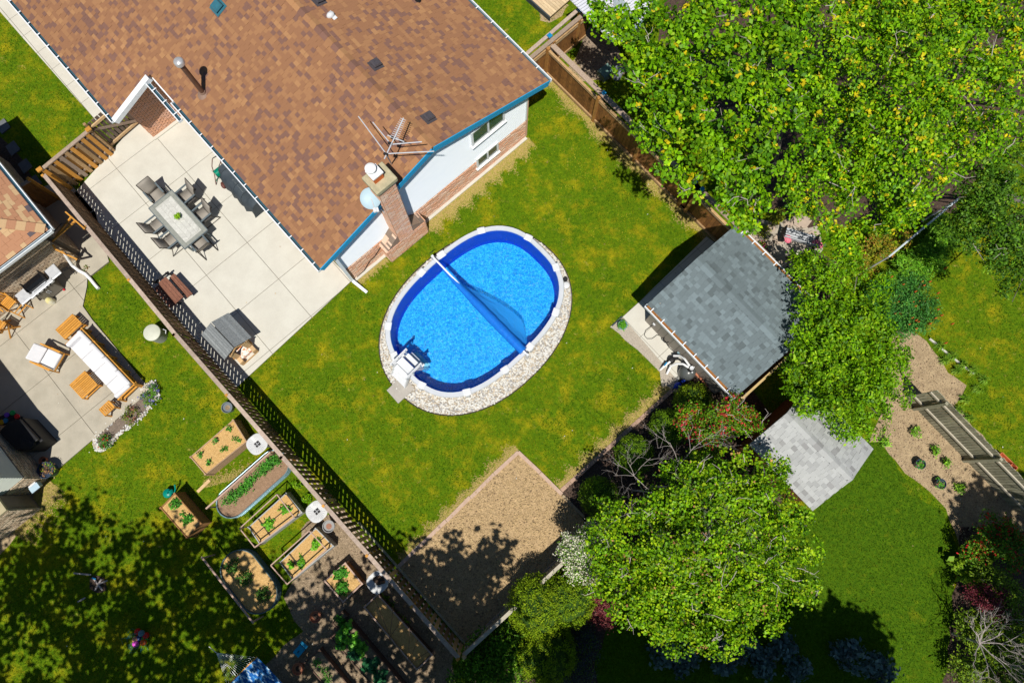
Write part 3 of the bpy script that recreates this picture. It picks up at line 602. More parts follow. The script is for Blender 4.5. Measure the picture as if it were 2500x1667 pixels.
MB().box(wc-U*2.95+V*2.95+Z*1.3, (5.9, 5.9, 2.6), rz=A0).build('inner_wall', NMORT, nh)
brickwall(nh, wc-U*5-V*.14, U, 5, 0, 2.6, NBR, wallname='brick_wall', mort=NMORT, cap=200)
brickwall(nh, wc+U*.14, V, 5, 0, 2.6, NBR, wallname='brick_wall', mort=NMORT, cap=20)
MB().box(wc-V*.18-U*2.5+Z*.06, (5, .12, .12), rz=A0).build('footing', CONC2, nh)
# lower wing with its brick chimney, seen at the left edge
C2 = P(118, 1166); nh2 = thing('neighbour_house', 'brick and siding wing at the left edge casting shadow on the furniture patio', 'house', C2-U*2)
LW = 3.6
brickwall(nh2, C2-U*LW, U, LW, 0, 1.35, NBR, wallname='brick_wall', mort=M('pale_mortar', (.55, .5, .42), rough=.95), cap=250)
brickwall(nh2, C2, V, 6, 0, 1.35, NBR, wallname='brick_wall', mort=NMORT, cap=100)
for (o_, d_, L_, mt) in ((C2-U*LW, U, LW, NSIDE), (C2, V, 6.0, NSIDE)):
    n_ = Vector((-d_.y, d_.x, 0)); MB().beam(o_+n_*.1+Z*2.05, o_+d_*L_+n_*.1+Z*2.05, .1, 1.4).build('siding_wall', mt, nh2)
    for i in range(11):
        q = MB(); z_ = 1.35+i*.125; a, b = o_, o_+d_*L_
        q.add([a-n_*.02+Z*z_, b-n_*.02+Z*z_, b+n_*.03+Z*(z_+.125), a+n_*.03+Z*(z_+.125), a+n_*.04+Z*z_, b+n_*.04+Z*z_], [(0, 1, 2, 3), (0, 4, 5, 1)]); q.build('siding_board', mt, nh2)
MB().box(C2-U*2.2+V*3+Z*1.4, (4.2, 5.7, 2.75), rz=A0).build('core', NMORT, nh2)
rr = MB(); q_ = [C2+U*.30-V*.1, C2-U*4.6-V*.1, C2-U*4.6+V*6.2, C2+U*.30+V*6.2]; m1, m2 = C2-U*2.15-V*.1+Z*4.0, C2-U*2.15+V*6.2+Z*4.0
zq = Z*2.8; rr.add([q_[0]+zq, q_[1]+zq, q_[2]+zq, q_[3]+zq, m1, m2], [(0, 4, 1), (3, 2, 5), (0, 3, 5, 4), (1, 4, 5, 2), (0, 1, 2, 3)]); rr.build('roof', NS[1], nh2)
C3 = P(80, 1206); C4 = P(77, 1246)           # projecting chimney breast
cb = MB().box(P(80, 1206)-U*.8-V*.27+Z*.85, (1.5, .6, 1.7), rz=A0).build('chimney_breast', NMORT, nh2)
a_ = P(80, 1206)-U*1.55-V*.6
face = brickwall(nh2, a_, U, 1.5, 0, 1.7, NBR, wallname='chimney_breast_wall', cap=120, mort=M('pale_mortar', (.55, .5, .42)))
MB().box(P(80, 1206)-U*.8-V*.28+Z*1.75, (1.6, .7, .1), rz=A0).build('ledge', M('ledge_stone', (.46, .40, .26), (.36, .32, .2), 5), nh2)
ub = thing('utility_box', 'small pale utility box fixed low on the brick wall at the left edge', 'utility box', P(84, 1192))
MB().box(P(86, 1186, .5), (.3, .18, .3), rz=A0).build('box_body', VINYL, ub, bevel=.01); MB().box(P(84, 1190, .67), (.33, .22, .03), rz=A0).build('box_lid', M('box_lid_blue', (.45, .6, .72)), ub)
# wooden deck at the top
deck = thing('wooden_deck', 'bleached wooden deck with raised planter beside the top lawn', 'deck', P(1350, 10))
a = P(1290, 5); dv = (P(1357, 65)-a).normalized(); du = Vector((-dv.y, dv.x, 0))
for i in range(18): MB().box(a+du*(.08+i*.12)-dv*.2+Z*.25, (2.9, .11, .05), rz=math.atan2(dv.y, dv.x)).build('deck_board', M('bleached_board', (.66, .52, .33), (.52, .39, .23), 8, .85, .3, rnd=.15), deck)
MB().beam(a-dv*1.6+Z*.12, a+dv*1.25+Z*.12, .05, .25).build('deck_edge', CHAR, deck)
for i in range(6): MB().box(a+du*(1.0+i*.11)-dv*.9+Z*(.5), (1.9, .1, .05), rz=math.atan2(dv.y, dv.x)).build('planter_board', PINE, deck)
# ---------------------------------------------------------------- fences
def V3(p, z=0.0): return Vector((p[0], p[1], z))
def picket(root, a, b, h, bw, gap, mats, side, capmat, th=.022, double=False, rails=(.35, 1.05, 1.55), z0=.06, capw=.14, post_every=2.45, postmat=None, rng_h=.02, postout=0):
    a = V3(a); b = V3(b); d = (b-a); L = d.length; d.normalize(); n = Vector((-d.y, d.x, 0))*side; rz = math.atan2(d.y, d.x); x = bw/2; i = 0
    while x < L:
        p = a+d*x; hh = h+random.uniform(-rng_h, rng_h)
        MB().box(p+n*(.045+random.uniform(-.003, .003))+Z*(z0+(hh-z0)/2), (bw, th, hh-z0), rz=rz+random.uniform(-.01, .01), ry=random.uniform(-.008, .008)).build('fence_board', random.choice(mats), root)
        if double:
            q = p+d*(bw+gap)/2; MB().box(q-n*.045+Z*(z0+(hh-z0)/2), (bw, th, hh-z0), rz=rz).build('fence_board', random.choice(mats), root)
        x += bw+gap; i += 1
    for r_ in rails: MB().beam(a+Z*r_, b+Z*r_, .04, .09).build('rail', capmat, root)
    if capw: 
        k = max(1, round(L/post_every))
        for j in range(k): MB().beam(a+d*(L*j/k+.01)+Z*(h+.02), a+d*(L*(j+1)/k-.01)+Z*(h+.02), capw, .04).build('cap_rail', capmat, root)
    k = max(1, round(L/post_every))
    for j in range(k+1): MB().box(a+d*(L*j/k)-n*(.05+postout)+Z*((h+.05)/2), (.09, .09, h+.05), rz=rz).build('post', postmat or mats[0], root)
lf = thing('picket_fence', 'long gapped board fence between the two back yards with a pinkish weathered cap rail', 'fence', V3(FM))
picket(lf, FA, FM, 1.76, .135, .055, [DARKW], 1, RAILW, postmat=ORNW)
picket(lf, FM, FM+(FB-FM)*.40, 1.76, .135, .055, [DARKW], 1, RAILW, postmat=ORNW)
picket(lf, FM+(FB-FM)*.40, FB, 1.76, .135, .085, [DARKW, TANW, DARKW], 1, RAILW, postmat=ORNW)
dL = (FB-FA).normalized(); MB().beam(V3(FM+(FB-FM)*.62+Vector((.09, .08)), .1), V3(FB+Vector((.09, .08)), .1), .05, .2).build('kick_board', MOSSW, lf)
GA = P(97, 414, 1.78).xy; GB = P(216, 316, 1.78).xy
gf = thing('picket_fence', 'short amber and grey board fence across the upper left corner of the patio', 'fence', V3(GA))
picket(gf, GA, GB, 1.72, .15, .10, [TANW, TANW, GREYW, ORNW2], -1, GREYW, postmat=TANW, double=True, rails=(.35, 1.5), post_every=2.3)
for p in (GA, GB): MB().box(V3(p, 1.80), (.2, .16, .06), rz=A0).build('post_cap', ORNW, gf)
# garden gate between fence and house wing
gt = thing('garden_gate', 'grey wooden gate with diagonal brace beside the brick wing wall', 'gate', P(279, 358))
g0_ = P(222, 312, 1.75); g1_ = P(327, 262+16, 1.0)
ga, gb = P(279, 360, 0), P(344, 304, 0); gd = (gb-ga).normalized(); gn = Vector((-gd.y, gd.x, 0)); Lg = (gb-ga).length
for i in range(8): MB().box(ga+gd*(Lg*(i+.5)/8)+gn*.03+Z*.93, (Lg/8-.035, .02, 1.7), rz=math.atan2(gd.y, gd.x)).build('gate_board', M('grey_gate_board', (.20, .15, .12), (.12, .09, .07), 8, .85, .4, rnd=.2), gt)
MB().beam(ga+Z*.25, gb+Z*.25, .05, .12).build('gate_rail', PINE, gt); MB().beam(ga+Z*1.55, gb+Z*1.55, .05, .12).build('gate_rail', PINE, gt)
MB().beam(ga+Z*1.45-gn*.04, gb+Z*.35-gn*.04, .04, .1).build('brace', GREYW, gt)
MB().box(gb+gd*.05+Z*.95, (.1, .1, 1.9), rz=A0).build('gate_post', ORNW, gt); MB().box(ga-gd*.05+Z*.95, (.1, .1, 1.9), rz=A0).build('gate_post', TANW, gt)
MB().box(ga+gd*.02-gn*.06+Z*1.5, (.06, .04, .12), rz=A0).build('latch', BLACK, gt)
# neighbour's gate frame and arbour bits between house and fence
ng = thing('wooden_side_gate', 'brown wooden gate and frame in shadow between tan-roofed house and fence', 'gate', P(105, 500))
ga, gb = P(100, 515, 0), P(35, 560-10, 0); ga = P(150, 452+35, 0); gb = P(96, 520, 0); d_ = (gb-ga).normalized(); Lg = (gb-ga).length
for i in range(7): MB().box(ga+d_*(Lg*(i+.5)/7)+Z*.93, (Lg/7-.01, .02, 1.7), rz=math.atan2(d_.y, d_.x)).build('gate_board', BRNW, ng)
MB().beam(ga+Z*1.78, gb+Z*1.78, .12, .05).build('cap_rail', GREYW, ng); MB().beam(ga+Z*.3, gb+Z*.3, .05, .1).build('gate_rail', BRNW, ng); MB().box(ga+Z*.95, (.1, .1, 1.95), rz=A0).build('post', ORNW, ng)
pg = thing('leaning_trellis', 'amber timber lattice frame leaning beside the tan-roofed house corner', 'timber frame', P(150, 600))
z1 = 1.9
for a, b, za, zb, wd in (((160, 517), (205, 557), 1.9, 1.9, .05), ((175, 528), (120, 598), 1.9, 1.3, .06), ((183, 540), (116, 597), 1.9, 1.5, .07), ((96, 590), (188, 633), 1.6, .9, .06), ((100, 596), (178, 628), 1.3, .6, .05), ((165, 540), (170, 552), 1.85, 1.85, .05), ((128, 597), (134, 606), 1.6, 1.4, .05), ((150, 612), (160, 621), 1.3, 1.2, .05), ((105, 590), (105, 596), 1.5, .1, .07), ((186, 632), (186, 634), .9, .05, .07), ((205, 557), (207, 559), 1.9, .1, .07)):
    MB().beam(P(*a, za), P(*b, zb), wd, .05).build('timber', ORNW, pg)
MB().tube([P(110, 590, 1.6), P(150, 545, 1.9), P(180, 545, 1.9), P(205, 563, 1.8)], .015, 5).build('cable', BLACK, pg)
# right privacy fence
RA = P(1333, 181).xy; RB = P(1850, 692).xy
RBX = RA+(RB-RA)*1.0
pf = thing('privacy_fence', 'tall brown stained panel fence running down to the shed under the maple', 'fence', V3(RA))
a = V3(RA); b = V3(RBX); d = (b-a).normalized(); L = (b-a).length; n = Vector((-d.y, d.x, 0)); rz = math.atan2(d.y, d.x)   # n points to the far side
pps = [0]+[(P(*q, 0).xy-RA).dot(d.xy) for q in ((1452, 292), (1555, 386), (1680, 510))]+[7.6, L]
for j, (x0, x1) in enumerate(zip(pps, pps[1:])):
    k = max(2, round((x1-x0)/.155))
    for i in range(k): MB().box(a+d*(x0+(x1-x0)*(i+.5)/k)+n*.03+Z*.88, ((x1-x0)/k-.008, .022, 1.35), rz=rz, ry=random.uniform(-.004, .004)).build('fence_board', BRNW, pf)
    MB().beam(a+d*(x0+.05)+Z*.14-n*.015, a+d*(x1-.05)+Z*.14-n*.015, .06, .14).build('bottom_rail', TANW, pf)
    MB().beam(a+d*(x0+.05)+Z*1.52-n*.01, a+d*(x1-.05)+Z*1.52-n*.01, .05, .10).build('rail', PINE, pf)
    MB().beam(a+d*(x0+.05)+Z*1.60+n*.0, a+d*(x1-.05)+Z*1.60+n*.0, .10, .04).build('rail', TANW, pf)
    MB().beam(a+d*(x0+.0)+Z*1.66+n*.22, a+d*(x1-.01)+Z*1.66+n*.22, .20, .05).build('cap_rail', GREYW, pf)
    MB().box(a+d*x0+Z*.86-n*.01, (.12, .12, 1.72), rz=rz).build('post', M('amber_post', (.46, .23, .06), (.32, .15, .045), 6, .8, .4), pf)
    if 0 < x0 < 8.5: MB().box(a+d*x0+n*.26+Z*1.73, (.15, .15, .08), rz=rz).build('post_cap', BLUEC, pf, bevel=.012)
    MB().box(a+d*x0+n*.22+Z*.83, (.1, .1, 1.62), rz=rz).build('post', GREYW, pf)
# cross fences at the top
cf = thing('privacy_fence', 'brown panel fence with doubled rails and blue caps meeting the roof corner', 'fence', V3(RA))
ca = P(1285, 150, 1.66); cb_ = P(1438, 24, 1.66); ca.z = cb_.z = 0
d = (cb_-ca).normalized(); L = (cb_-ca).length; n = Vector((d.y, -d.x, 0)); rz = math.atan2(d.y, d.x)
k = round(L/.155)
for i in range(k): MB().box(ca+d*(L*(i+.5)/k)+n*.03+Z*.85, (L/k-.008, .022, 1.4), rz=rz).build('fence_board', BRNW, cf)
for h_, m_, wd, hh, off in ((.14, TANW, .06, .14, .05), (1.35, PINE, .05, .1, .06), (1.5, TANW, .10, .05, .05), (1.66, GREYW, .16, .05, 0)): MB().beam(ca+Z*h_+n*off, cb_+Z*h_+n*off, wd, hh).build('rail', m_, cf)
for x in (0, L*.42, L*.83): MB().box(ca+d*x+n*.04+Z*.84, (.12, .12, 1.6), rz=rz).build('post', M('amber_post', (.5, .3, .1)), cf)
oa = P(1276, 140, 1.7); ob = P(1430, 8, 1.7)
MB().beam(oa, ob, .14, .05).build('rail', RAILW, cf)
for q in ((1342, 87), (1417, 24)):
    p = P(*q, 1.75); MB().box(p, (.17, .17, .08), rz=rz).build('post_cap', BLUEC, cf, bevel=.012); MB().box(Vector((p.x, p.y, .85)), (.1, .1, 1.68), rz=rz).build('post', ORNW2, cf)
MB().beam(P(1436, 28, 1.6), P(1440, 40, 1.6), .3, .12).build('rail', BRNW, cf)
# grey fence at the right
RF0, RF1 = P(2208, 968).xy, P(2520, 1290).xy
rf = thing('picket_fence', 'grey mossy board fence with two face rails beside the sandy border at right', 'fence', V3(RF0))
a = V3(RF0); b = V3(RF1); d = (b-a).normalized(); L = (b-a).length; n = Vector((d.y, -d.x, 0)); n = n if n.x < 0 else -n; rz = math.atan2(d.y, d.x)
k = int(L/.118)
for i in range(k): MB().box(a+d*(L*(i+.5)/k)+Z*(.98+random.uniform(-.03, .03)), (.10, .02, 1.9), rz=rz).build('fence_board', MOSSW, rf)
for h_ in (.62, 1.62): MB().beam(a+Z*h_+n*.05, b+Z*h_+n*.05, .05, .09).build('rail', M('pale_grey_rail', (.50, .46, .37), (.38, .34, .27), 6, .9, .4), rf)
for x in [(P(*q, 0).xy-RF0).dot(d.xy) for q in ((2230, 998), (2352, 1124))]: MB().box(a+d*x+n*.09+Z*.98, (.1, .09, 1.95), rz=rz).build('post', MOSSW, rf)
# fence behind the soil bed
bf = thing('picket_fence', 'low grey slatted fence behind the bare soil bed, half hidden by the white blossom', 'fence', V3(FB))
a = V3(FB+Vector((.12, .0))); b = V3(FE+Vector((.9, .85))); d = (b-a).normalized(); L = (b-a).length; n = Vector((-d.y, d.x, 0)); rz = math.atan2(d.y, d.x); k = int(L/.15)
for i in range(k): MB().box(a+d*(L*(i+.5)/k)+Z*.75, (.135, .02, 1.3), rz=rz).build('fence_board', MOSSW, bf)
MB().beam(a+Z*1.45, b+Z*1.45, .12, .04).build('cap_rail', M('pale_grey_rail', (.5, .4, .3)), bf)
for h_ in (.2, 1.3): MB().beam(a+Z*h_+n*.04, b+Z*h_+n*.04, .05, .09).build('rail', GREYW, bf)
for x in (0, 3.3, 5.9): MB().box(a+d*x-n*.05+Z*.76, (.11, .11, 1.55), rz=rz).build('post', PINE, bf)
sf = thing('privacy_fence', 'brown fence in shadow running between the slate and pale shed roofs', 'fence', P(1850, 960))
a, b = P(1935, 860, 1.75), P(1812, 972, 1.75); a.z = b.z = 0; d = (b-a).normalized(); L = (b-a).length; n = Vector((-d.y, d.x, 0)); k = int(L/.15)
for i in range(k): MB().box(a+d*(L*(i+.5)/k)+Z*.88, (L/k-.008, .022, 1.7), rz=math.atan2(d.y, d.x)).build('fence_board', BRNW, sf)
MB().beam(a+Z*1.76, b+Z*1.76, .08, .04).build('cap_rail', M('yellow_rail', (.55, .40, .18)), sf); MB().beam(a+n*.05+Z*.3, b+n*.05+Z*.3, .05, .1).build('rail', BRNW, sf)
for x in (0, L): MB().box(a+d*x+Z*.9, (.11, .11, 1.8)).build('post', PINE, sf)
# timber / paver edging
def edging(name, label, pts, mat, L=.23, wd=.14, z=.05, h=.10, grp=None):
    t = thing(name, label, 'edging', P(*pts[0]))
    for p, q in zip(pts, pts[1:]):
        a, b = P(*p), P(*q); d = (b-a).normalized(); k = max(1, round((b-a).length/L)); s = (b-a).length/k
        for i in range(k): MB().box(a+d*(s*(i+.5))+Z*(z-h/2+random.uniform(-.006, .006)), (s-.012, wd, h), rz=math.atan2(d.y, d.x)+random.uniform(-.03, .03)).build('paver', mat, t)
edging('paver_edging', 'row of pinkish pavers edging the dark mulch bed toward the shed', [(1370, 1197), (1641, 952)], PAVER)
edging('timber_edging', 'pale pink timber edging around two sides of the bare soil bed', [(968, 1386), (1265, 1102), (1372, 1206)], M('pink_timber', (.55, .40, .31), (.43, .30, .23), 8, .85, .3), L=1.2, wd=.13)
edging('timber_edging', 'short tan timber edging between the soil bed and the mulch', [(1374, 1208), (1425, 1262)], M('tan_timber', (.40, .32, .2), (.3, .22, .14), 8), L=1.2, wd=.10)
edging('stone_edging', 'white concrete strip edging the sandy border at the far right lawn', [(2268, 826), (2350, 893), (2378, 912)], M('white_edge', (.62, .6, .55), (.45, .43, .38), 9), L=.5, wd=.07)
edging('drip_edge', 'grey weathered board edge along the gravel strip', [(1494, 796), (1518, 772)], CHAR, L=.5, wd=.05)

# ---------------------------------------------------------------- pool
UA = Vector((math.cos(.7666), math.sin(.7666), 0)); VA = Vector((-UA.y, UA.x, 0)); PC = Vector((-1.211, 6.18, 0)); PP = 2.66
def oval(a, b, p=2.66, n=72, c=PC, rot=0.0):
    out = []
    for i in range(n):
        t = 2*math.pi*i/n; x = a*math.copysign(abs(math.cos(t))**(2/p), math.cos(t)); y = b*math.copysign(abs(math.sin(t))**(2/p), math.sin(t))
        out.append(c+UA*x+VA*y)
    return out
def ring(mb, o1, o2, z1, z2):
    n = len(o1); mb.add([Vector((p.x, p.y, z1)) for p in o1]+[Vector((p.x, p.y, z2)) for p in o2], [(i, (i+1) % n, (i+1) % n+n, i+n) for i in range(n)])
pool = thing('oval_pool', 'oval swimming pool with white rim and blue liner sunk in the lawn', 'swimming pool', PC)
PA, PB = 3.49, 2.52; ZR = .46
q = MB(); ring(q, oval(PA, PB), oval(PA-.02, PB-.02), ZR-.05, ZR); ring(q, oval(PA-.02, PB-.02), oval(PA-.175, PB-.175), ZR, ZR); ring(q, oval(PA-.175, PB-.175), oval(PA-.185, PB-.185), ZR, ZR-.05); ring(q, oval(PA-.185, PB-.185), oval(PA, PB), ZR-.05, ZR-.05)
q.build('top_rail', M('rim_white', (.56, .59, .64), (.50, .53, .58), 3, .5, .03), pool)
q = MB(); ring(q, oval(PA-.06, PB-.06), oval(PA-.06, PB-.06), -.02, ZR-.05); q.build('pool_wall', M('pool_wall', (.62, .62, .60), (.5, .5, .48), 9, .5), pool)
LIN = M('liner_wall', (.004, .045, .42), (.004, .06, .50), 40, .5, .0, world=True)
def linermat():                        # vinyl floor with bright sunlight ripples painted into its colour
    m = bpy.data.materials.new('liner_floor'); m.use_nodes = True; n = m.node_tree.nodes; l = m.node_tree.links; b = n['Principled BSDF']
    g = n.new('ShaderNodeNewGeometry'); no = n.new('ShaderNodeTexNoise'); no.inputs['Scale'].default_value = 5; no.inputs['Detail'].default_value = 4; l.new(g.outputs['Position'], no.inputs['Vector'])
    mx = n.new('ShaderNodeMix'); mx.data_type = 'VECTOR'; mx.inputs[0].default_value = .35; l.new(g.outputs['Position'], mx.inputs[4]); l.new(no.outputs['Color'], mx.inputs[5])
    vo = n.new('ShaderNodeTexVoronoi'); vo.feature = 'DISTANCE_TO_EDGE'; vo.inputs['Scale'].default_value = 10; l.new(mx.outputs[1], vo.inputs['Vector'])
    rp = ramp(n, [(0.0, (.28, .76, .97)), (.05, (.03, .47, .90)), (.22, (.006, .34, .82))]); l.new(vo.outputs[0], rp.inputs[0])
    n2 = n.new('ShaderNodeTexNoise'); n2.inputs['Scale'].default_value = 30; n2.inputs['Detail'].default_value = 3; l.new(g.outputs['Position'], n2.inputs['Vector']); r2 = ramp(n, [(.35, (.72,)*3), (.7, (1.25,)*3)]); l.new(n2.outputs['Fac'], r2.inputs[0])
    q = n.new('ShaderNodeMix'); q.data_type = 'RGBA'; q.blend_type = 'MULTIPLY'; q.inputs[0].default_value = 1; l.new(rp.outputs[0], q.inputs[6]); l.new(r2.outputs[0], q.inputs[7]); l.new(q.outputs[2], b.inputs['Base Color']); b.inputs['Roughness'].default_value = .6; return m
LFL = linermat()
ZF, ZWAT = -.62, .20
q = MB(); ring(q, oval(PA-.14, PB-.14), oval(PA-.22, PB-.22), ZR-.06, ZF+.10); ring(q, oval(PA-.22, PB-.22), oval(PA-.28, PB-.28), ZF+.10, ZF+.005); q.build('liner_wall', LIN, pool, smooth=True)
# pool ground: cut through the lawn so that the basin is open
lawn_hole = oval(PA-.07, PB-.07)
bm_ = MB(); far = 300; n = len(lawn_hole); outer = [PC+Vector((math.cos(0.7666+2*math.pi*i/n), math.sin(0.7666+2*math.pi*i/n), 0))*far for i in range(n)]
bm_.add([Vector((p.x, p.y, 0)) for p in outer]+[Vector((p.x, p.y, 0)) for p in lawn_hole], [(i, (i+1) % n, (i+1) % n+n, i+n) for i in range(n)])
bpy.data.objects.remove(lawn); lawn = struct(bm_.build('lawn', LAWN))
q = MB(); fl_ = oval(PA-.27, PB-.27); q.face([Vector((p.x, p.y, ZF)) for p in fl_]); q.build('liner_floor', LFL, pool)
def watermat():
    m = bpy.data.materials.new('pool_water'); m.use_nodes = True; n = m.node_tree.nodes; l = m.node_tree.links; n.remove(n['Principled BSDF'])
    g = n.new('ShaderNodeNewGeometry'); no = n.new('ShaderNodeTexNoise'); no.inputs['Scale'].default_value = 9; no.inputs['Detail'].default_value = 5; no.inputs['Distortion'].default_value = .6; l.new(g.outputs['Position'], no.inputs['Vector'])
    bp = n.new('ShaderNodeBump'); bp.inputs['Strength'].default_value = .8; bp.inputs['Distance'].default_value = .06; l.new(no.outputs['Fac'], bp.inputs['Height'])
    gl = n.new('ShaderNodeBsdfGlossy'); gl.inputs['Roughness'].default_value = .12; l.new(bp.outputs[0], gl.inputs['Normal'])
    tr = n.new('ShaderNodeBsdfTransparent'); tr.inputs[0].default_value = (.50, .86, .97, 1)
    fr_ = n.new('ShaderNodeFresnel'); fr_.inputs[0].default_value = 1.33; l.new(bp.outputs[0], fr_.inputs[1])
    mx = n.new('ShaderNodeMixShader'); l.new(fr_.outputs[0], mx.inputs[0]); l.new(tr.outputs[0], mx.inputs[1]); l.new(gl.outputs[0], mx.inputs[2]); l.new(mx.outputs[0], n['Material Output'].inputs[0]); return m
q = MB(); q.face([Vector((p.x, p.y, ZWAT)) for p in oval(PA-.175, PB-.175)]); wt_ = q.build('pool_water', watermat(), None); struct(wt_)
# rim joints and posts
for pxy, post in (((1072, 612), 0), ((1175, 562), 0), ((1290, 580), 0), ((1361, 650), 0), ((1368, 762), 0), ((950, 795), 0), ((1026, 663), 0), ((957, 872), 0), ((1022, 950), 1), ((1139, 965), 1), ((1298, 850), 2), ((1238, 912), 2)):
    p = P(*pxy, ZR); c = PC; d = Vector((p.x-c.x, p.y-c.y, 0)); k = (abs(d.dot(UA)/(PA-.1))**2.66+abs(d.dot(VA)/(PB-.1))**2.66)**(1/2.66); d = d/k; p = c+d
    g = Vector((d.dot(UA)/(PA**2)*1.0, d.dot(VA)/(PB**2)*1.0, 0)); nn = (UA*g.x+VA*g.y).normalized(); rz = math.atan2(nn.y, nn.x)
    MB().box(p+Z*(ZR+.012), (.25, .30, .05), rz=rz).build('rail_joint', VINYL, pool, bevel=.02)
    MB().box(p+nn*.10+Z*(ZR/2), (.10, .16, ZR), rz=rz).build('upright', M('upright_grey', (.55, .58, .62), rough=.5), pool, bevel=.02)
# gravel ring
SC_ = Vector((-1.193, 5.87, 0))
RO = [c for c in oval(3.92, 2.98, 2.19, 72, SC_)]
q = MB(); n = 72; ri = oval(PA-.06, PB-.06)
q.add([Vector((p.x, p.y, .012)) for p in RO]+[Vector((p.x, p.y, .012)) for p in ri], [(i, (i+1) % n, (i+1) % n+n, i+n) for i in range(n)]); grd = struct(q.build('gravel_ring', GRAV))
q = MB(); ring(q, [p for p in oval(3.92, 2.98, 2.19, 72, SC_)], [p for p in oval(3.95, 3.01, 2.19, 72, SC_)], .05, .05); ring(q, oval(3.92, 2.98, 2.19, 72, SC_), oval(3.92, 2.98, 2.19, 72, SC_), .0, .05); tag(q.build('garden_edging', M('dark_edging', (.04, .03, .03), rough=.9)), 'thin dark edging strip around the river stones of the pool', 'edging')
def insc(p, a, b, pw, c): d = p-c; return abs(d.dot(UA)/a)**pw+abs(d.dot(VA)/b)**pw < 1
def stones(name, label, n, sampler, rr=(.03, .062), z=.02, mats=None, cat='stones'):
    bs = MB(); k = 0
    ico = [(0, 0, 1), (.89, 0, .45), (.28, .85, .45), (-.72, .53, .45), (-.72, -.53, .45), (.28, -.85, .45), (.72, .53, -.4), (-.28, .85, -.4), (-.89, 0, -.4), (-.28, -.85, -.4), (.72, -.53, -.4)]
    fc = [(0, 1, 2), (0, 2, 3), (0, 3, 4), (0, 4, 5), (0, 5, 1), (1, 6, 2), (2, 7, 3), (3, 8, 4), (4, 9, 5), (5, 10, 1), (2, 6, 7), (3, 7, 8), (4, 8, 9), (5, 9, 10), (1, 10, 6)]
    for _ in range(n):
        p = sampler()
        if p is None: continue
        r = random.uniform(*rr); sx, sy, sz = r*random.uniform(.8, 1.3), r*random.uniform(.7, 1), r*random.uniform(.5, .75); rz = random.uniform(0, 6.28); c, s = math.cos(rz), math.sin(rz); zz = z+random.uniform(0, .03)
        bs.mat(random.choices((0, 1, 2), (6, 2.4, 1.6))[0]); bs.add([(p.x+c*x*sx-s*y*sy, p.y+s*x*sx+c*y*sy, zz+w_*sz) for x, y, w_ in ico], fc)
    o = bs.build(name, mats or STONES, None, smooth=True, kind='stuff'); o['label'] = label; o['category'] = cat; return o
def samp():
    for _ in range(60):
        p = PC+UA*random.uniform(-4.2, 4.3)+VA*random.uniform(-3.9, 3.6)
        if insc(p, 3.89, 2.95, 2.19, SC_) and not insc(p, PA-.04, PB-.04, 2.66, PC): return p
stones('river_stones', 'band of pale rounded river stones around the pool', 4600, samp, rr=(.028, .056))
pl = thing('stepping_pad', 'grey slab set under the pool steps on the lawn', 'paving slab', P(973, 980-25))
MB().prism(px([(944, 952), (972, 984), (1012, 948), (984, 915)], .07), .0, .075).build('slab', M('pad_grey', (.44, .41, .37), (.36, .335, .30), 4, .85), pl)
for c, r, m_, nm in (((1380, 682), .09, BLACK, 'skimmer_lid'), ((1382, 697), .13, VINYL, 'skimmer_box')): MB().lathe(P(*c, .04), [(r, 0), (r, .1), (r*.8, .12), (0, .12)], 16).build(nm, m_, pool, smooth=True)
# steps into the pool
stp = thing('pool_steps', 'white plastic A-frame steps climbing over the lower left rim of the pool', 'pool steps', P(975, 940))
c0 = P(968, 950, .1); c0.z = 0
ax = (P(1015, 895, .0)-P(965, 945, 0)).normalized(); ax.z = 0; ax.normalize(); sx = Vector((ax.y, -ax.x, 0)); rz = math.atan2(ax.y, ax.x)
hw = .34; top = P(991, 893, 1.0); top.z = 0; b0 = P(976, 945, 0); s0 = top-ax*.55; 
for s_ in (-1, 1):
    MB().beam(s0+sx*hw*s_+Z*.06, top-ax*.18+sx*hw*s_+Z*1.0, .05, .12).build('stringer', VINYL, stp); MB().beam(top+ax*.55+sx*hw*s_+Z*-.55, top+ax*.18+sx*hw*s_+Z*1.0, .05, .12).build('stringer', VINYL, stp)
    for k, (h1, h2) in enumerate(((1.28, 1.5), (1.1, 1.2))): MB().beam(top-ax*.35+sx*(hw+.03)*s_+Z*h1, top+ax*.45+sx*(hw+.03)*s_+Z*h1, .04, .07).build('handrail', VINYL, stp)
    for q in (-.3, 0, .35): MB().beam(top+ax*q+sx*(hw+.03)*s_+Z*.8, top+ax*q+sx*(hw+.03)*s_+Z*1.3, .05, .05).build('rail_post', VINYL, stp)
MB().box(top+Z*1.0, (.30, hw*2, .05), rz=rz).build('platform', VINYL, stp, bevel=.015)
for q, h_ in ((-.26, .72), (-.36, .46), (-.48, .2), (.30, .72), (.42, .42), (.52, .12), (.6, -.2)): MB().box(top+ax*q+Z*h_, (.20, hw*2, .04), rz=rz).build('step', VINYL, stp, bevel=.01)
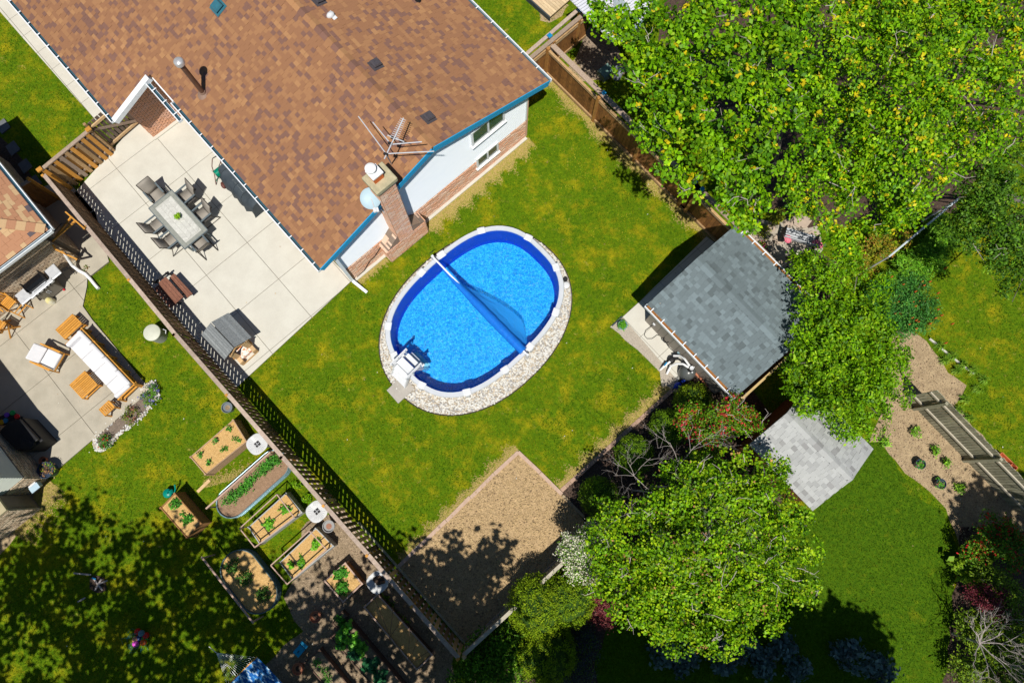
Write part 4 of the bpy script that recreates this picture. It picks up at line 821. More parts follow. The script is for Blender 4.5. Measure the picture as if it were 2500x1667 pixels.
# solar cover on its reel
cr = thing('cover_reel', 'reel with translucent blue solar cover stretched over the middle of the pool', 'pool cover', P(1165, 745, .5))
r0, r1 = P(1056, 626, ZR+.25), P(1288, 866, ZR+.25)
MB().tube([r0, r1], .035, 10).build('reel_tube', WHITE, cr, smooth=True)
BC = M('solar_cover', (.010, .13, .62), (.012, .20, .72), 9, .18, .25, spec=.7, dist=.05)
ta, tb = P(1082, 658, ZR+.2), P(1278, 857, ZR+.2); pts = [ta.lerp(tb, t) for t in np.linspace(0, 1, 25)]
MB().tube(pts, [.04+.13*math.sin(min(1, i/24*1.5)*math.pi/2)+random.uniform(-.008, .008) for i in range(25)], 12).build('rolled_cover', BC, cr, smooth=True)
q = MB(); nU, nV = 24, 8; dd = (tb-ta); nr = Vector((-dd.y, dd.x, 0)).normalized(); g_ = []
for i in range(nU+1):
    t = i/nU; wdt = .05+.95*(math.sin(min(1, t/.78)*math.pi/2)**1.6) if t < .78 else max(.05, 1.0*(1-((t-.78)/.22))**.5)
    for j in range(nV+1):
        s_ = j/nV; p = ta.lerp(tb, t)+nr*(wdt*s_*.85); zz = ZR+.22-(ZR+.22-ZWAT-.02)*s_**.7+random.uniform(-.01, .01)+.03*math.sin(t*20+s_*4)*s_*(1-s_); g_.append(Vector((p.x, p.y, zz)))
q.add(g_, [(i*(nV+1)+j, (i+1)*(nV+1)+j, (i+1)*(nV+1)+j+1, i*(nV+1)+j+1) for i in range(nU) for j in range(nV)])
def covmat():
    m = bpy.data.materials.new('cover_film'); m.use_nodes = True; b = m.node_tree.nodes['Principled BSDF']; b.inputs['Base Color'].default_value = (.03, .34, .92, 1); b.inputs['Roughness'].default_value = .12; no_ = m.node_tree.nodes.new('ShaderNodeTexNoise'); no_.inputs['Scale'].default_value = 6; no_.inputs['Detail'].default_value = 6; bp_ = m.node_tree.nodes.new('ShaderNodeBump'); bp_.inputs['Distance'].default_value = .08; m.node_tree.links.new(no_.outputs['Fac'], bp_.inputs['Height']); m.node_tree.links.new(bp_.outputs[0], b.inputs['Normal'])
    b.inputs['Alpha'].default_value = .6; b.inputs['Specular IOR Level'].default_value = .8; return m
q.build('cover_sheet', covmat(), cr, smooth=True)
for p in (r0, r1): MB().box(Vector((p.x, p.y, (ZR+.3)/2)), (.09, .09, ZR+.34), rz=R(-45)).build('reel_leg', VINYL, cr)
MB().tube([r0+Vector((-.12, .12, .02)), r0+Vector((.03, .2, .04))], .012, 6).build('crank', BLACK, cr)
# ---------------------------------------------------------------- foliage
def rot(v, a): return v
def foliage(name, parent, cen, out, cols, wts, size=.09, nper=40, spread=.22, asp=.55, mat=None, up=.6, seed=0, core=None, droop=0.0, flat=.6, tip=None):
    """cen (N,3) clump centres, out (N,3) directions; leaves are folded rhombi, coloured per leaf"""
    r = np.random.RandomState(seed); N = len(cen); n = N*nper
    c = np.repeat(cen, nper, 0)+r.randn(n, 3)*np.array([spread, spread, spread*flat])
    o = np.repeat(out, nper, 0)*.7+np.array([0, 0, up])+r.randn(n, 3)*.55; o /= np.linalg.norm(o, axis=1, keepdims=True)+1e-9
    a = r.randn(n, 3); a -= o*(a*o).sum(1, keepdims=True); a /= np.linalg.norm(a, axis=1, keepdims=True)+1e-9; b = np.cross(o, a)
    s = size*r.uniform(.6, 1.35, (n, 1)); w_ = s*asp
    v = np.empty((n, 4, 3)); v[:, 0] = c-a*s*.5; v[:, 1] = c+b*w_*.5+o*s*.10-a*s*.05; v[:, 2] = c+a*s*.5-o*s*droop; v[:, 3] = c-b*w_*.5+o*s*.10-a*s*.05
    cols = np.array(cols); wts = np.array(wts, float); wts /= wts.sum()
    clump = r.uniform(.75, 1.25, (N, 1)).repeat(nper, 0); ci = r.choice(len(cols), n, p=wts)
    cl_c = r.choice(len(cols), N, p=wts).repeat(nper); use = r.rand(n) < .45; ci = np.where(use, cl_c, ci)
    col = cols[ci]*clump*r.uniform(.75, 1.25, (n, 1))
    if tip is not None:                  # young shoot tips: the upper leaves in the middle of some clumps
        loc = c-np.repeat(cen, nper, 0); on = (r.rand(N) < tip[1]).repeat(nper) & (np.linalg.norm(loc[:, :2], axis=1) < spread*.8) & (loc[:, 2] > -spread*.3); col[on] = np.array(tip[0])*r.uniform(.8, 1.2, (int(on.sum()), 1))
    vv = v.reshape(-1, 3); cc = (vv.min(0)+vv.max(0))/2
    me = bpy.data.meshes.new(name); me.vertices.add(n*4); me.loops.add(n*4); me.polygons.add(n)
    me.vertices.foreach_set('co', (vv-cc).ravel()); me.loops.foreach_set('vertex_index', np.arange(n*4)); me.polygons.foreach_set('loop_start', np.arange(n)*4); me.polygons.foreach_set('loop_total', np.full(n, 4))
    at = me.color_attributes.new('col', 'FLOAT_COLOR', 'POINT'); c4 = np.ones((n, 4, 4)); c4[:, :, :3] = np.clip(col, 0, 1)[:, None, :]; at.data.foreach_set('color', c4.ravel())
    me.update(calc_edges=True); me.materials.append(mat or LEAF)
    return put(name, me, Matrix.Translation(Vector(cc)), parent)
def shell(lobes, dens, seed, lo=-.25, inner=.25, gaps=.35, sub=True):
    """clump centres over a cauliflower of small boughs that sit on each ellipsoid lobe (x,y,z,rx,ry,rz)"""
    r = np.random.RandomState(seed); C_, O_ = [], []; small = []
    for (x, y, z, rx, ry, rz) in lobes:
        if not sub: small.append((x, y, z, rx, ry, rz)); continue
        n = max(6, int(13*rx+6)); d = r.randn(n*3, 3); d[:, 2] = np.abs(d[:, 2])*.9-.25; d /= np.linalg.norm(d, axis=1, keepdims=True)
        keep = []
        for q in d:
            if len(keep) < n and all(np.linalg.norm(q-k) > .42 for k in keep): keep.append(q)
        for q in keep:
            if r.rand() < gaps*.35: continue
            k = r.uniform(.62, .92); m = r.uniform(.24, .42); small.append((x+q[0]*rx*k, y+q[1]*ry*k, z+q[2]*rz*k+r.uniform(-.15, .15), rx*m, ry*m, max(.16, rx*m*.62)))
        small.append((x, y, z-.1, rx*.5, ry*.5, rz*.55))
    for (x, y, z, rx, ry, rz) in small:
        n = max(4, int(dens*(rx*ry+.5*(rx+ry)*rz)*4)); d = r.randn(n, 3); d /= np.linalg.norm(d, axis=1, keepdims=True); d = d[d[:, 2] > lo]
        k = 1-inner*r.rand(len(d), 1)**2+(.10 if sub else .03)*r.randn(len(d), 1); C_.append(np.array([x, y, z])+d*k*np.array([rx, ry, rz])); O_.append(d)
    return np.vstack(C_), np.vstack(O_)
def lobes_px(ls):
    out = []
    for (x, y, r, z, *h) in ls:
        p = P(x, y, z); s = (CAMH-z)/1667; rx = r*s*1.02; out.append((p.x, p.y, z-(h[0] if h else rx*.5), rx, rx, (h[0] if h else rx*.5)))
    return out
GL = [(.12, .29, .003), (.18, .38, .004), (.05, .14, .003), (.28, .46, .006)]
def tree(name, label, base, lobes, cols, wts, size, dens, nper=36, spread=.22, seed=1, trunk_r=.16, nbr=9, twigs=0, gaps=.35, cat='tree', asp=.55, inner=.3, group=None, bark=None, up=.6, tip=None):
    t = thing(name, label, cat, base, group); L_ = lobes_px(lobes); rnd = random.Random(seed)
    C_, O_ = shell(L_, dens, seed, gaps=gaps, inner=inner)
    foliage('crown', t, C_, O_, cols, wts, size, nper, spread, seed=seed, asp=asp, up=up, tip=tip)
    base = Vector(base); zt = min(l[2] for l in L_)*.55; tb = MB(); tb.tube([base-Z*.05, base+Vector((.03, .02, zt*.5)), base+Vector((.08, 0, zt))], [trunk_r*1.25, trunk_r, trunk_r*.8], 9).build('trunk', bark or BARK, t, smooth=True)
    for i in range(nbr):
        l = L_[i % len(L_)]; a = rnd.uniform(0, 6.28); e = Vector((l[0]+l[3]*.7*math.cos(a), l[1]+l[4]*.7*math.sin(a), l[2]+l[5]*rnd.uniform(.3, .85))); s0 = base+Vector((.08, 0, zt*rnd.uniform(.7, 1)))
        m_ = s0.lerp(e, .5)+Vector((rnd.uniform(-.3, .3), rnd.uniform(-.3, .3), rnd.uniform(0, .4))); MB().tube([s0, s0.lerp(m_, .5)+Vector((0, 0, .1)), m_, e], [trunk_r*.5, trunk_r*.35, trunk_r*.22, .012], 6).build('branch', bark or BARK, t, smooth=True)
    if twigs:
        tw = MB()
        for i in rnd.sample(range(len(C_)), min(twigs, len(C_))):
            p = Vector(C_[i]); o_ = Vector(O_[i]); o_.z = abs(o_.z)*.3; p += Vector((0, 0, .12)); k = p+o_*rnd.uniform(.1, .2)+Vector((rnd.uniform(-.2, .2), rnd.uniform(-.2, .2), 0)); e = k+o_*rnd.uniform(.1, .25)+Vector((rnd.uniform(-.15, .15), rnd.uniform(-.15, .15), .05)); tw.tube([p-o_*.2, p, k, e], [.012, .011, .008, .004], 4)
            if rnd.random() < .5: tw.tube([p, k+Vector((rnd.uniform(-.2, .2), rnd.uniform(-.2, .2), 0))], [.008, .003], 4)
        tw.build('bare_twigs', TWIG, t, kind='stuff')
    return t
def clumps(px_, r, z, n, h=.15, seed=0):
    rr = np.random.RandomState(seed); p = P(*px_, z); a = rr.uniform(0, 6.28, n); d = np.sqrt(rr.rand(n))*r
    c = np.stack([p.x+d*np.cos(a), p.y+d*np.sin(a), z-h*(d/r)**2+rr.rand(n)*.02-.03], 1); o = np.stack([np.cos(a)*d/r, np.sin(a)*d/r, np.full(n, .8)], 1); return c, o
_s = [100]
def plant(name, label, px_, r, z, cols=GL, wts=(3, 2, 1, 1), size=.06, n=10, nper=14, cat='plant', group=None, parent=None, spread=.05, asp=.6, h=.12, stems=True, mat=None):
    _s[0] += 1; c, o = clumps(px_, r, z, n, h, _s[0])
    if parent is not None: return foliage(name, parent, c, o, cols, wts, size, nper, spread, asp, seed=_s[0], mat=mat)
    base = P(*px_, z); zb = getattr(plant, 'zb', 0.0); base.z = zb
    t = thing(name, label, cat, base, group); foliage('foliage', t, c, o, cols, wts, size, nper, spread, asp, seed=_s[0], mat=mat)
    if stems:
        s_ = MB()
        for i in range(0, len(c), max(1, len(c)//6)): s_.tube([base+Vector((random.uniform(-.02, .02), random.uniform(-.02, .02), 0)), Vector(c[i])], .006, 4)
        s_.build('stem', M('stem_green', (.10, .14, .03), rough=.8), t)
    return t

# ---------------------------------------------------------------- patio furniture
zt = .73; tc = P(435, 535, zt); tl = (P(508, 562, zt)-P(419, 463, zt)); td = tl.normalized(); tw_ = Vector((-td.y, td.x, 0)); trz = math.atan2(td.y, td.x); TL, TW = 2.2, 1.09
tab = thing('dining_table', 'grey rectangular patio dining table with pale chevron inlay top', 'table', (tc.x, tc.y, 0))
TC = Vector((tc.x, tc.y, 0))
for s_, (l_, w2, o_) in enumerate((((TL, .17, tw_*(TW/2-.085))), (TL, .17, -tw_*(TW/2-.085)), (.17, TW-.34, td*(TL/2-.085)), (.17, TW-.34, -td*(TL/2-.085)))): MB().box(TC+o_+Z*zt, (l_-.03, w2-.006, .035), rz=trz).build('border_tile', M('stone_border', (.30, .31, .28), (.22, .235, .21), 9, .6, .2), tab)
for o_, l_, w2 in ((tw_*(TW/2), TL+.02, .03), (-tw_*(TW/2), TL+.02, .03), (td*(TL/2), .03, TW), (-td*(TL/2), .03, TW)): MB().box(TC+o_+Z*(zt-.005), (l_, w2, .05), rz=trz).build('table_frame', FRAMEM, tab)
for i in range(24):
    for j in range(4):
        c = TC+td*(-(TL-.36)/2+(TL-.36)*(i+.5)/24)+tw_*(-(TW-.36)/2+(TW-.36)*(j+.5)/4)+Z*zt
        MB().box(c, ((TL-.36)/24*1.18, (TW-.36)/4*1.04, .03+.001*((i+j) % 3)), rz=trz+R(28 if j % 2 else -28)).build('chevron_tile', M('chevron_tile', (.60, .60, .56), (.47, .47, .44), 9, .6, .2, rnd=.08), tab) if 0 < i < 23 else None
MB().box(TC+Z*(zt-.015), (TL-.3, TW-.3, .03), rz=trz).build('inlay', M('inlay_base', (.52, .52, .48), (.44, .44, .41), 9, .6), tab)
for a in (-1, 1):
    for b in (-1, 1): MB().box(TC+td*(a*(TL/2-.12))+tw_*(b*(TW/2-.12))+Z*(zt/2), (.07, .07, zt), rz=trz).build('leg', FRAMEM, tab)
tp = thing('potted_plant', 'small bright green plant in a white pot on the patio table', 'potted plant', P(430, 527, zt))
MB().lathe(P(431, 529, zt+.02), [(.045, 0), (.065, .11), (.055, .11), (.05, .09), (0, .09)], 16).build('pot', VINYL, tp, smooth=True)
_c, _o = clumps((430, 526), .10, zt+.22, 14, .08, 5); foliage('foliage', tp, _c, _o, [(.22, .42, .01), (.30, .50, .02), (.12, .28, .01)], (2, 2, 1), .07, 12, .03, seed=5)
def sling_chair():
    t = thing('patio_chair', 'x', 'chair', (0, 0, 0), 'sling chairs around the patio table')
    def g(pts): return [Vector(p) for p in pts]
    q = MB(); w2 = .25
    prof = [(.25, .44), (.1, .42), (-.15, .40), (-.22, .42)]; q.add([Vector((x, y, z)) for x, z in prof for y in (-w2, w2)], [(2*i, 2*i+2, 2*i+3, 2*i+1) for i in range(3)]); so = q.build('seat', SLING, t, smooth=True); so.modifiers.new('s', 'SOLIDIFY').thickness = .02
    q = MB(); prof = [(-.22, .42), (-.27, .58), (-.33, .76), (-.38, .88), (-.45, 1.0)]; q.add([Vector((x, y, z)) for x, z in prof for y in (-w2, w2)], [(2*i, 2*i+2, 2*i+3, 2*i+1) for i in range(4)]); so = q.build('backrest', SLING, t, smooth=True); so.modifiers.new('s', 'SOLIDIFY').thickness = .02
    MB().tube([(-.45, -.27, 1.0), (-.45, .27, 1.0)], .018, 8).build('top_bar', DFRAME, t)
    for s_ in (-1, 1):
        y = .28*s_
        MB().beam((.22, y, .64), (-.30, y, .66), .06, .025).build('armrest', FRAMEM, t)
        MB().tube([(-.45, .27*s_, 1.0), (-.33, .27*s_, .75), (-.23, .27*s_, .43), (.26, .27*s_, .44)], .017, 8).build('side_frame', DFRAME, t)
        MB().tube([(.22, y, .64), (.26, y, .40), (.24, y, .02)], .017, 8).build('leg', DFRAME, t)
        MB().tube([(-.22, y, .45), (-.30, y, .25), (-.42, y, .02)], .017, 8).build('leg', DFRAME, t)
        MB().tube([(.24, y, .02), (-.42, y, .02)], .015, 8).build('foot_rail', DFRAME, t)
    return t
ch0 = sling_chair()
aN = math.atan2(td.y, td.x)
for i, (q, a, lb) in enumerate((((385, 478), aN, 'reclined grey sling chair at the upper left head of the patio table'), ((458, 482), aN-math.pi/2, 'grey sling chair on the grill side of the table, nearer the reclined chair'), ((497, 527), aN-math.pi/2, 'grey sling chair on the grill side of the table, farther from the reclined chair'),
                               ((388, 552), aN+math.pi/2, 'grey sling chair on the fence side of the table, nearer the reclined chair'), ((423, 588), aN+math.pi/2, 'grey sling chair on the fence side of the table, farther from the reclined chair'), ((492, 597), aN+math.pi, 'grey sling chair at the foot of the table toward the pool'))):
    M4 = Matrix.Translation((P(*q, .42).x, P(*q, .42).y, .06)) @ Matrix.Rotation(a, 4, 'Z')
    if i: copy_tree(ch0, M4, lb)
todo0 = (Matrix.Translation((P(385, 478, .42).x, P(385, 478, .42).y, .06)) @ Matrix.Rotation(aN, 4, 'Z')); ch0.matrix_basis = todo0; ch0['label'] = 'reclined grey sling chair at the upper left head of the patio table'
# brown fold-out bench table
RB_ = M('reddish_board', (.27, .12, .075), (.18, .075, .05), 7, .8, .5, rnd=.2, fine=(40, .2))
bt = thing('picnic_bench', 'small reddish brown slatted bench table on the patio beside the fence', 'bench', P(425, 715))
def strip(par, p0, p1, z, wd, n, mat, name, th=.03, off=0):
    a, b = P(*p0, z), P(*p1, z); d = (b-a).normalized(); nn = Vector((d.y, -d.x, 0))
    for i in range(n): o = MB().beam(a+nn*(off+wd/n*(i+.5)), b+nn*(off+wd/n*(i+.5)), wd/n-.008, th).build(name, mat, par)
    return d, nn
strip(bt, (405, 675), (448, 724), .72, .34, 3, RB_, 'tabletop_board'); strip(bt, (387, 700), (428, 748), .48, .02, 1, RB_, 'seat_board'); strip(bt, (390, 690), (436, 742), .66, .28, 2, RB_, 'tabletop_board', off=.0) if False else None
strip(bt, (391, 692), (431, 740), .62, .28, 2, RB_, 'tabletop_board'); strip(bt, (425, 667), (470, 716), .5, .24, 3, RB_, 'seat_board')
for q in ((402, 690), (446, 738)):
    b_ = P(*q, 0); MB().beam(b_+Z*.62+V*.0-U*.2, b_-U*.05, .05, .06).build('leg', BLACK, bt); MB().beam(b_+Z*.5+U*.35, b_+U*.45, .05, .06).build('leg', BLACK, bt); MB().beam(b_-U*.2+Z*.45, b_+U*.45+Z*.45, .05, .06).build('brace', BLACK, bt)
# playhouse / kennel
ph = thing('wooden_playhouse', 'small wooden playhouse with grey weathered plank roof at the patio corner', 'playhouse', P(560, 820))
r0, r1 = P(515, 787, 1.25), P(572, 848, 1.25); eL = P(492, 815, .92)-P(515, 787, 1.25); eR = P(556, 765, .98)-P(515, 787, 1.25)
GR = M('grey_roof_plank', (.30, .32, .33), (.17, .19, .20), 5, .85, .5, rnd=.15, fine=(40, .2), stretch=(3, 3, 3))
e_ = (r1-r0).normalized()
for side in (P(493, 816, .9)-r0, P(557, 764, .9)-r0):
    for i in range(6):
        a = r0+side*(i/6+.02); b = r1+side*(i/6+.02); a2 = r0+side*((i+1)/6+.03); q = MB(); up_ = Z*(.012+.012*(1-i % 2)); nn = side.cross(r1-r0); nn = nn if nn.z > 0 else -nn; nn.normalize(); d2 = side/6
        q.add([a+nn*.03, b+nn*.03, b+d2*.98+nn*.02, a+d2*.98+nn*.02, a, b, b+d2*.98, a+d2*.98], [(0, 1, 2, 3), (7, 6, 5, 4), (0, 4, 5, 1), (1, 5, 6, 2), (2, 6, 7, 3), (3, 7, 4, 0)]) ; q.build('roof_plank', GR, ph)
b0, b1 = P(500, 805, 0), P(548, 868, 0)
fl0 = r0.copy(); fl0.z = 0; fl1 = r1.copy(); fl1.z = 0; dd = (fl1-fl0).normalized(); sn = Vector((dd.y, -dd.x, 0)); Lh = (fl1-fl0).length; hw = .38
wh = MB()
for s_ in (-1, 1): 
    for i in range(6): MB().box(fl0+dd*(Lh/2)+sn*(hw*s_)+Z*(.1+i*.13), (Lh-.12, .02, .12), rz=math.atan2(dd.y, dd.x)).build('wall_board', PINE, ph)
for i in range(7): MB().box(fl0+dd*.08+Z*(.1+i*.13), (.02, hw*2, .12), rz=math.atan2(dd.y, dd.x)).build('wall_board', PINE, ph)
for s_ in (-1, 1):
    MB().box(fl1-dd*.04+sn*(hw*s_*.74)+Z*.42, (.03, .2, .8), rz=math.atan2(dd.y, dd.x)).build('front_panel', PINE, ph)
    MB().box(fl1+dd*.12+sn*(hw*s_*.8)+Z*.28, (.26, .15, .03), rz=math.atan2(dd.y, dd.x)).build('shelf', PINE, ph)
    MB().box(fl1+dd*.23+sn*(hw*s_*.8)+Z*.2, (.03, .17, .3), rz=math.atan2(dd.y, dd.x)).build('front_panel', TANW, ph)
    MB().beam(fl1+sn*(hw*s_)+Z*.86, fl1+Z*1.16, .03, .06).build('gable_trim', TANW, ph)
MB().box(fl1+dd*.24+Z*.08, (.03, .7, .1), rz=math.atan2(dd.y, dd.x)).build('threshold', TANW, ph); MB().box(fl1-dd*.25+Z*.16, (.7, .5, .2), rz=math.atan2(dd.y, dd.x)).build('inner_cushion', M('orange_white_print', (.80, .75, .70), (.75, .25, .08), 9, .9, contrast=(.52, .56)), ph)
for s_ in (-1, 1): MB().box(fl0+dd*(Lh*.5)+sn*(hw+.03)*s_+Z*.3, (Lh*.9, .04, .05), rz=math.atan2(dd.y, dd.x)).build('wall_rail', ORNW2, ph)
# covered grill under the eave and hose reel
cg = thing('covered_grill', 'barbecue under a charcoal fabric cover against the house wall on the patio', 'covered grill', P(600, 480))
g0, g1 = P(558, 428, 0), P(642, 520, 0); d = (g1-g0); Lc = d.length; d.normalize(); n = Vector((-d.y, d.x, 0))
if n.x < 0: n = -n
q = MB(); secs = []; NS_ = 14
for i in range(NS_+1):
    t = i/NS_; x = Lc*t; big = .5+.5*math.cos((t-.52)*5) ; ht = (.86 if t < .16 or t > .80 else 1.14)+random.uniform(-.02, .02); wd = (.30 if t < .16 else .42)-(.08 if t > .85 else 0); fo = .05*math.sin(i*2.4)
    c = g0+d*x+n*.12; secs.append([c-n*(wd+.08+fo*.9)+Z*.06, c-n*(wd+.03)+Z*ht*.55, c-n*wd*.9+Z*ht*.86, c-n*wd*.5+Z*ht, c+n*wd*.5+Z*ht, c+n*wd*.9+Z*ht*.86, c+n*(wd+.03)+Z*.06])
vs = [p for s_ in secs for p in s_]; fs = [(i*7+j, (i+1)*7+j, (i+1)*7+j+1, i*7+j+1) for i in range(NS_) for j in range(6)]+[tuple(range(7)), tuple(reversed(range(NS_*7, NS_*7+7)))]
q.add(vs, fs); gc = q.build('fabric_cover', CHAR, cg, smooth=True)
for i in (3, 8, 11): q = MB(); q.tube([p+(p-(g0+d*(Lc*i/NS_)))*.01+Z*.01 for p in secs[i][1:6]], .012, 5); q.build('seam', CHAR, cg)
q = MB()                              # faint worn print, too faded to read
for i, k in enumerate((1, 0, 1, 1, .4, .7, .5, .8, 1, .9)): c = P(569+i*2.6, 439+i*3.2, 1.16); q.box(c, (.02*k+.01, .05, .006), rz=math.atan2(d.y, d.x)+i)
q.build('faded_print', M('faded_print', (.13, .15, .16), rough=.8), cg)
for x in (.12, .88):
    MB().box(g0+d*(Lc*x)+n*.1+Z*.05, (.08, .5, .1), rz=math.atan2(d.y, d.x)).build('caster_base', BLACK, cg)
hr = thing('hose_reel', 'cart reel wound with green garden hose beside the covered grill', 'hose reel', P(535, 425))
GH = M('green_hose', (.0, .30, .19), (.0, .20, .13), 20, .35, .1); hc = P(534, 420, .38); hx = Vector((math.cos(R(42)), math.sin(R(42)), 0)); m3 = Matrix((Vector((0, 0, 1)).cross(hx), Vector((0, 0, 1)), hx)).transposed()
for k in range(9): q = MB(); q.tube([hc+m3 @ Vector((.15*math.cos(a), .15*math.sin(a), -.13+k*.032)) for a in np.linspace(0, 2*math.pi, 14, endpoint=False)], .018, 6, closed=True); q.build('hose_turn', GH, hr, smooth=True)
for s_ in (-1, 1): MB().lathe(hc, [(0, .155*s_), (.21, .155*s_), (.21, .17*s_), (0, .17*s_)], 20, M=m3).build('reel_flange', M('reel_beige', (.45, .40, .32)), hr)
for s_ in (-1, 1): MB().tube([hc+hx*.2*s_+Vector((-.05, -.25, -.3)), hc+hx*.2*s_, hc+hx*.2*s_+Vector((-.02, .25, .25)), hc+hx*.12*s_+Vector((0, .4, .45))], .018, 6).build('cart_frame', M('cart_brown', (.14, .05, .04), rough=.5), hr)
MB().tube([hc+hx*.2+Vector((-.0, .4, .42)), hc-hx*.12+Vector((0, .42, .45))], .018, 6).build('handle', BLACK, hr)
MB().tube([hc+Vector((-.1, -.1, -.2)), hc+Vector((-.25, -.25, -.34)), hc+Vector((-.2, -.42, -.36)), hc+Vector((-.02, -.42, -.36)), hc+Vector((.08, -.28, -.3))], .016, 6).build('hose_end', GH, hr, smooth=True)
MB().blob(P(545, 452, .15), (.09, .16, .1), 10, 6, rz=.5).build('reel_foot', M('cart_brown', (.2, .1, .08)), hr, smooth=True)
# ---------------------------------------------------------------- neighbour patio
bbq = thing('gas_grill', 'white and black gas barbecue with both side shelves open by the brick wall', 'barbecue', P(95, 700))
bo = P(94, 694, .9); bo.z = .06; bd = (P(131, 661, .9)-P(57, 722, .9)); bd.z = 0; bd.normalize(); bn = Vector((bd.y, -bd.x, 0)); brz = math.atan2(bd.y, bd.x)
MB().box(bo+Z*.45, (.76, .5, .75), rz=brz).build('cabinet', M('grill_grey', (.20, .18, .15), (.16, .145, .12), 5, .45), bbq, bevel=.02)
for s_ in (-1, 1): MB().box(bo+bd*(.66*s_)+Z*.86, (.46, .5, .06), rz=brz).build('side_shelf', STEEL, bbq, bevel=.06)
MB().box(bo+bn*.22+Z*.86, (1.0, .16, .12), rz=brz).build('control_panel', STEEL, bbq, bevel=.02)
for i in range(5): m_ = MB(); m_.lathe(bo+bn*.305+bd*(-.3+.14*i+(.06 if i > 1 else 0))+Z*.88, [(.035, 0), (.03, .035), (0, .04)], 10, M=Matrix((bd, Z, bn)).transposed()); m_.build('knob', BLACK, bbq)
q = MB(); pr = [(-.26, .86), (-.26, 1.02), (-.15, 1.14), (.05, 1.16), (.14, 1.06), (.15, .9)]; q.add([bo+bd*x+bn*a+Z*h for x in (-.36, .36) for a, h in pr], [tuple(reversed(range(6))), tuple(range(6, 12))]+[(i, i+1, i+7, i+6) for i in range(5)]); lid = q.build('lid', M('black_enamel', (.01, .01, .012), rough=.2, spec=.6), bbq)
for x in (-.37, .37): MB().box(bo+bd*x-bn*.05+Z*1.03, (.03, .44, .3), rz=brz).build('lid_end', BLACK, lid, bevel=.01)
MB().tube([bo+bd*-.3+bn*.2+Z*1.0, bo+bd*.3+bn*.2+Z*1.0], .018, 8).build('lid_handle', STEEL, lid)
for x in (-.12, .12): MB().box(bo+bd*x*.3+bn*.262+Z*.5, (.02, .02, .2), rz=brz).build('door_handle', STEEL, bbq)
for x in (-.32, .32): MB().blob(bo+bd*x+bn*.27+Z*.04, .045, 8, 6).build('caster', M('red_caster', (.6, .02, .04), rough=.4), bbq)
for a in ((96, 738), (103, 733)): pass
MB().lathe(bo-bd*.28+bn*.33+Z*0, [(.13, 0), (.14, .2), (.10, .3), (.04, .34), (0, .34)], 14).build('gas_bottle', M('bottle', (.75, .76, .74), (.6, .5, .1), 4), bbq, smooth=True)
MB().tube([bo+bd*.9+Z*.5, bo+bd*1.05-bn*.1+Z*.3, bo+bd*1.0+bn*.1+Z*.1, bo+bd*1.15+Z*.05], .012, 5).build('gas_hose', BLACK, bbq)
def slat_table(name, label, c, L_, W_, h, ang, n, lower=True):
    p = P(*c, h); p.z = .06; t = thing(name, label, 'table', p); d = Vector((math.cos(ang), math.sin(ang), 0)); nn = Vector((-d.y, d.x, 0))
    for i in range(n): MB().box(p+nn*(-W_/2+W_*(i+.5)/n)+Z*(h-.06), (L_-.06, W_/n-.018, .025), rz=ang).build('slat', ORNW2, t)
    for s_ in (-1, 1):
        MB().box(p+nn*(W_/2*s_)+Z*(h-.07), (L_, .03, .05), rz=ang).build('apron', ORNW2, t); MB().box(p+d*((L_/2-.015)*s_)+Z*(h-.07), (.03, W_, .05), rz=ang).build('apron', ORNW2, t)
        for k in (-1, 1): MB().box(p+nn*((W_/2-.02)*s_)+d*((L_/2-.03)*k)+Z*((h-.06)/2), (.05, .05, h-.06), rz=ang).build('leg', ORNW2, t)
        if lower: MB().box(p+nn*(W_/2*s_)+Z*.15, (L_, .03, .04), rz=ang).build('stretcher', ORNW2, t)
    return t
sa = math.atan2(*(P(332, 940, .5)-P(194, 795, .5)).yx)
slat_table('coffee_table', 'square amber slatted coffee table in front of the white sofa', (204, 939), .72, .72, .40, sa+math.pi/2, 10)
slat_table('side_table', 'amber slatted side table at the upper left end of the white sofa', (168, 797), .82, .52, .45, sa+math.pi/2+.02, 6) 
slat_table('side_table', 'small amber folding slatted table by the stone-edged flower bed', (261, 996), .36, .44, .45, sa, 6, False)
sofa = thing('patio_sofa', 'long white cushioned four-seat sofa with amber wooden frame', 'sofa', P(240, 880)); sd_ = (P(332, 940, .7)-P(194, 795, .7)); Ls = 2.95; sd_.z = 0; sd_.normalize(); sn_ = Vector((sd_.y, -sd_.x, 0)); srz = math.atan2(sd_.y, sd_.x)
if sn_.x > 0: sn_ = -sn_            # towards the seats
s0 = P(196, 800, .72); s0.z = .06
MB().box(s0+sd_*Ls/2-sn_*.0+Z*.55, (Ls, .035, .12), rz=srz).build('back_rail', ORNW2, sofa); MB().box(s0+sd_*Ls/2-sn_*.0+Z*.3, (Ls, .03, .06), rz=srz).build('back_rail', ORNW2, sofa)
for i in range(5): MB().box(s0+sd_*(Ls*i/4)-sn_*.01+Z*.31, (.05, .05, .62), rz=srz).build('back_post', ORNW2, sofa)
MB().box(s0+sd_*Ls/2+sn_*.40+Z*.22, (Ls, .78, .06), rz=srz).build('seat_frame', ORNW2, sofa)
for i in range(4):
    MB().box(s0+sd_*(Ls*(i+.5)/4*.94+.09)+sn_*.50+Z*.33, (Ls*.94/4-.012, .60, .15), rz=srz).build('seat_cushion', CUSH, sofa, bevel=.035)
    b_ = MB().box(s0+sd_*(Ls*(i+.5)/4*.97+.03)+sn_*.13+Z*.56, (Ls*.97/4-.02, .17, .34), rz=srz+random.uniform(-.03, .03), rx=-.12); b_.build('back_cushion', CUSH, sofa, bevel=.06)
